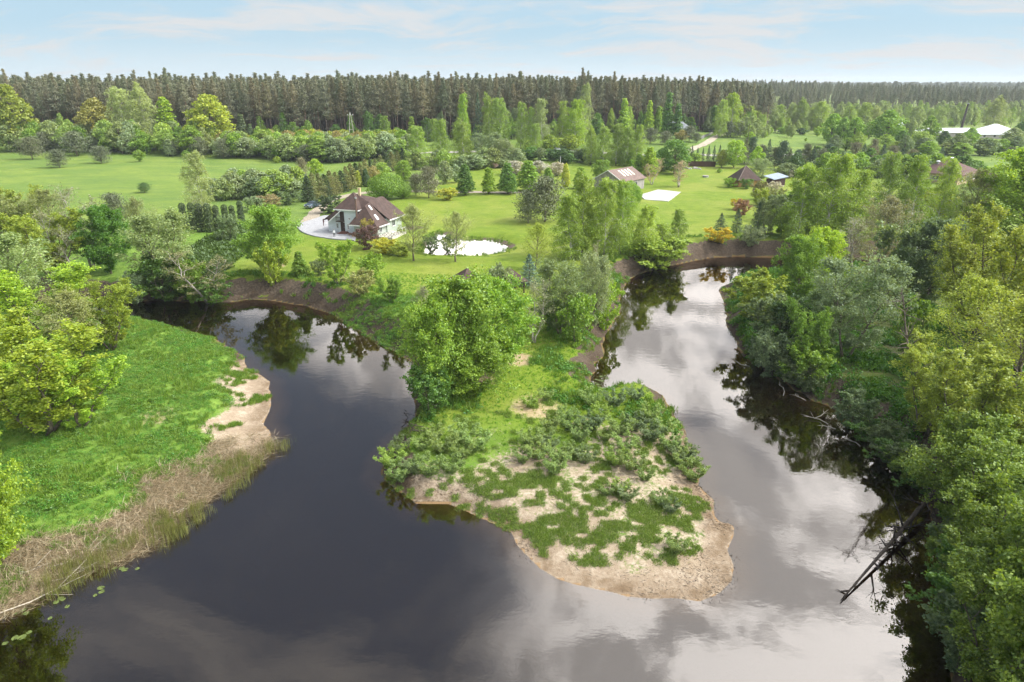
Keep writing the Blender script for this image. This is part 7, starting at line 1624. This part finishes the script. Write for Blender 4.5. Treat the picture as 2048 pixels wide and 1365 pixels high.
rim = rim * np.where((X_ < -5) & (X_ > -46) & (Y_ > 78) & (GD < 4.2), .16, 1) * np.where((X_ > 18) & (Y_ > 118) & (GD < 3.4), .12, 1)
scatter('bank_grass', gl + [clump(9, 36, .4, .4, .2, .5, (0.120, 0.285, 0.027), 'bank_herb')], pick(rim, 6500), 'tall grass and herbs along the river banks', seed=14, scl=rs.uniform(.6, 1.4, 6500))
scatter('bank_meadow_grass', gl, pick(bankA * np.clip(1 - reed * 1.2 - sand, 0, 1) * np.clip(.3 - nz1, 0, 1), 5000), 'tall grass mixed into the nettle bank', seed=21, scl=rs.uniform(.5, 1.1, 5000))
beach_g = bankA * (GD < 9) * np.clip(sand, 0, 1) * np.clip(patch_ - .25, 0, 1)
scatter('beach_grass', gl, pick(beach_g, 900), 'scattered grass tufts on the small sandy beach', seed=15, scl=rs.uniform(.4, .9, 900))
scatter('dry_reeds', [blades(20 + i, 34, .95, .026, .42, 1, c, 'dry_reed', True, .1) for i, c in enumerate(((.33, .26, .15), (.26, .20, .11), (.40, .32, .20)))], pick(reed * land, 3000), 'flattened straw coloured reeds on the shore', seed=16)
rw = ((GIN & (GD < 2.2)) | (land & (GD < 1.2))) * ring([(-24, 50, 7, 1), (-30, 45.5, 8, 1), (-21.5, 54.5, 5, .8)], 0) * np.clip(.5 + nz1, 0, 1)
Pq = pick(rw.astype(float), 800); Pq[:, 2] = np.maximum(Pq[:, 2], -.25)
scatter('reed_mat_grass', gl, pick(reed * land * sst(.42, .6, vn1), 1500), 'green grass growing through the flattened reeds', seed=25, scl=rs.uniform(.4, 1.0, 1500))
scatter('standing_reeds', [blades(30, 7, 1.15, .022, .22, .08, (.20, .22, .05), 'reed_blade'), blades(31, 6, 1.0, .022, .24, .1, (.26, .25, .08), 'reed_blade_dry')], Pq, 'thin upright reeds standing in the shallows', seed=17)
und = bankC * np.clip(.55 + nz1, .1, 1) * np.clip((GD - .6) / 1.5, 0, 1)
scatter('bank_undergrowth', [clump(40, 60, .7, .8, .24, .55, (0.090, 0.225, 0.021), 'undergrowth_leaf'), clump(41, 50, .6, .7, .22, .6, (0.135, 0.285, 0.024), 'undergrowth_leaf_pale')], pick(und, 5200), 'green undergrowth beneath the trees of the wooded bank', seed=18, scl=rs.uniform(.7, 1.5, 5200))
th_ = np.clip((land & (X_ < -30) & (Y_ > 99) & (Y_ < 152)).astype(float), 0, 1) * np.clip(GD / 3, 0, 1) * (X_ < -48 - .12 * (Y_ - 100))
scatter('thicket_undergrowth', [clump(42, 60, .8, .9, .3, .55, (.10, .165, .022), 'thicket_leaf')], pick(th_, 2600), 'undergrowth of the riverside thicket', seed=19, scl=rs.uniform(.8, 1.7, 2600))

pe = ((POND_D[0] < 2.4) & (POND_D[0] > .1) & ~seg_dist(GP, PONDS[0][0])[1]).astype(float) * np.clip(.5 + nz1, .1, 1)
scatter('pond_edge_grass', gs + gl, pick(pe, 700), 'rough grass along the garden pond edge', seed=23, scl=rs.uniform(.5, 1.2, 700))

db = land * (np.clip(beach, 0, 1) + .4 * spit) * ((X_ > -9) & (X_ < 21) & (Y_ < 60)) * sst(.4, .62, vn2)
scatter('beach_debris', [blades(60, 4, .35, .03, .25, 1, (.07, .05, .035), 'dark_twig', True, .0), blades(61, 3, .25, .04, .2, 1, (.20, .15, .10), 'brown_twig', True, .0)], pick(db, 1300), 'small dark twigs and drift litter on the sand', seed=24, scl=rs.uniform(.5, 1.3, 1300))

# lily pads
PAD = simple('lily_leaf', (.11, .14, .04), .4, .2, 3); pm = MB(); K = 14
pm.add([(0, 0, .012)] + [(math.cos(.25 + a) * .2, math.sin(.25 + a) * .2, .01 + .012 * math.sin(3 * a)) for a in np.linspace(0, 5.8, K)], [(0, i, i + 1) for i in range(1, K)])
pad0 = None
for pts, lb, gp, s in ((LILIES, 'yellow green lily pad floating off the dry reed shore', 'lily pads by the reeds', 1.0), (PADS2, 'small pale lily pad in the narrow bay of the peninsula', 'lily pads in the bay', 1.0)):
    for (x, y) in pts:
        if pad0 is None: o = pad0 = pm.build('lily_pad', PAD)
        else: o = pad0.copy(); COL.objects.link(o)
        o.location = (x, y, .004); k = rb.uniform(.8, 1.35) * s; o.scale = (k, k * .85, 1); o.rotation_euler = (0, 0, rb.uniform(0, 6.28)); tag(o, lb, 'lily pad', gp)

# drift wood
def stick(x, y, L_, r, ang, lift, mat, label, group, seed):
    rg_ = np.random.default_rng(seed); z = max(zat(x, y), 0.0) + r
    o = tag(empty('driftwood_branch', (x, y, z), ang), label, 'branch', group); m_ = MB(); P = np.array([[-L_ / 2, 0, 0], [-L_ * .15, rg_.normal() * .12 * L_, lift * .4], [L_ * .2, rg_.normal() * .1 * L_, lift * .7], [L_ / 2, 0, lift]])
    tube(m_, P, [r, r * .85, r * .6, r * .2], 6); m_.build('stem', mat, o, True)
    for k in range(3):
        w = rg_.uniform(.3, .9); p = P[1] + (P[3] - P[1]) * w; m_ = MB(); e = p + np.array([.25 * L_, rg_.normal() * .25 * L_, abs(rg_.normal()) * .08 * L_]); tube(m_, [p, e], [r * .45, r * .1], 4); m_.build('twig', mat, o, True)
DRIFT = simple('bleached_wood', (.46, .40, .32), .9, .2, 4)
for i, (x, y) in enumerate(STICKS): stick(x, y, (7.5, 5, 4, 6.5, 5.5, 3, 2.5)[i], .07, .55 + .25 * math.sin(i * 2.1), .12, DRIFT, 'bleached bare branch lying on the dry reed shore', 'bleached branches', 40 + i)
for i, (x, y) in enumerate(STICKS2):
    dark = i > 8; stick(x, y, (2.6, 1.6)[i % 2] * (1.2 if dark else 1), .05, rb.uniform(0, 3.1), .5 if dark else .25, BARK_DARK if dark else DRIFT, 'dark tangled branch below the maple clump at the waterline' if dark else 'pale drift branch caught along the wooded bank', 'dark tangle' if dark else 'pale drift wood', 60 + i)

# ---------------------------------------------------------------- the air
mb = MB(); mb.box((-4500, -80, -4), (4500, 5200, 62)); hz_ = mb.build('haze', None)
hz_.data.materials.clear(); hm = bpy.data.materials.new('air'); hm.use_nodes = True; hn = hm.node_tree.nodes; hn.clear()
pv = hn.new('ShaderNodeVolumePrincipled'); pv.inputs['Color'].default_value = (.80, .88, .95, 1); pv.inputs['Density'].default_value = 0.00013; pv.inputs['Anisotropy'].default_value = 0.2
ho = hn.new('ShaderNodeOutputMaterial'); hm.node_tree.links.new(pv.outputs[0], ho.inputs['Volume']); hz_.data.materials.append(hm)
tag(hz_, 'thin pale spring haze over the land', None, None, 'stuff')
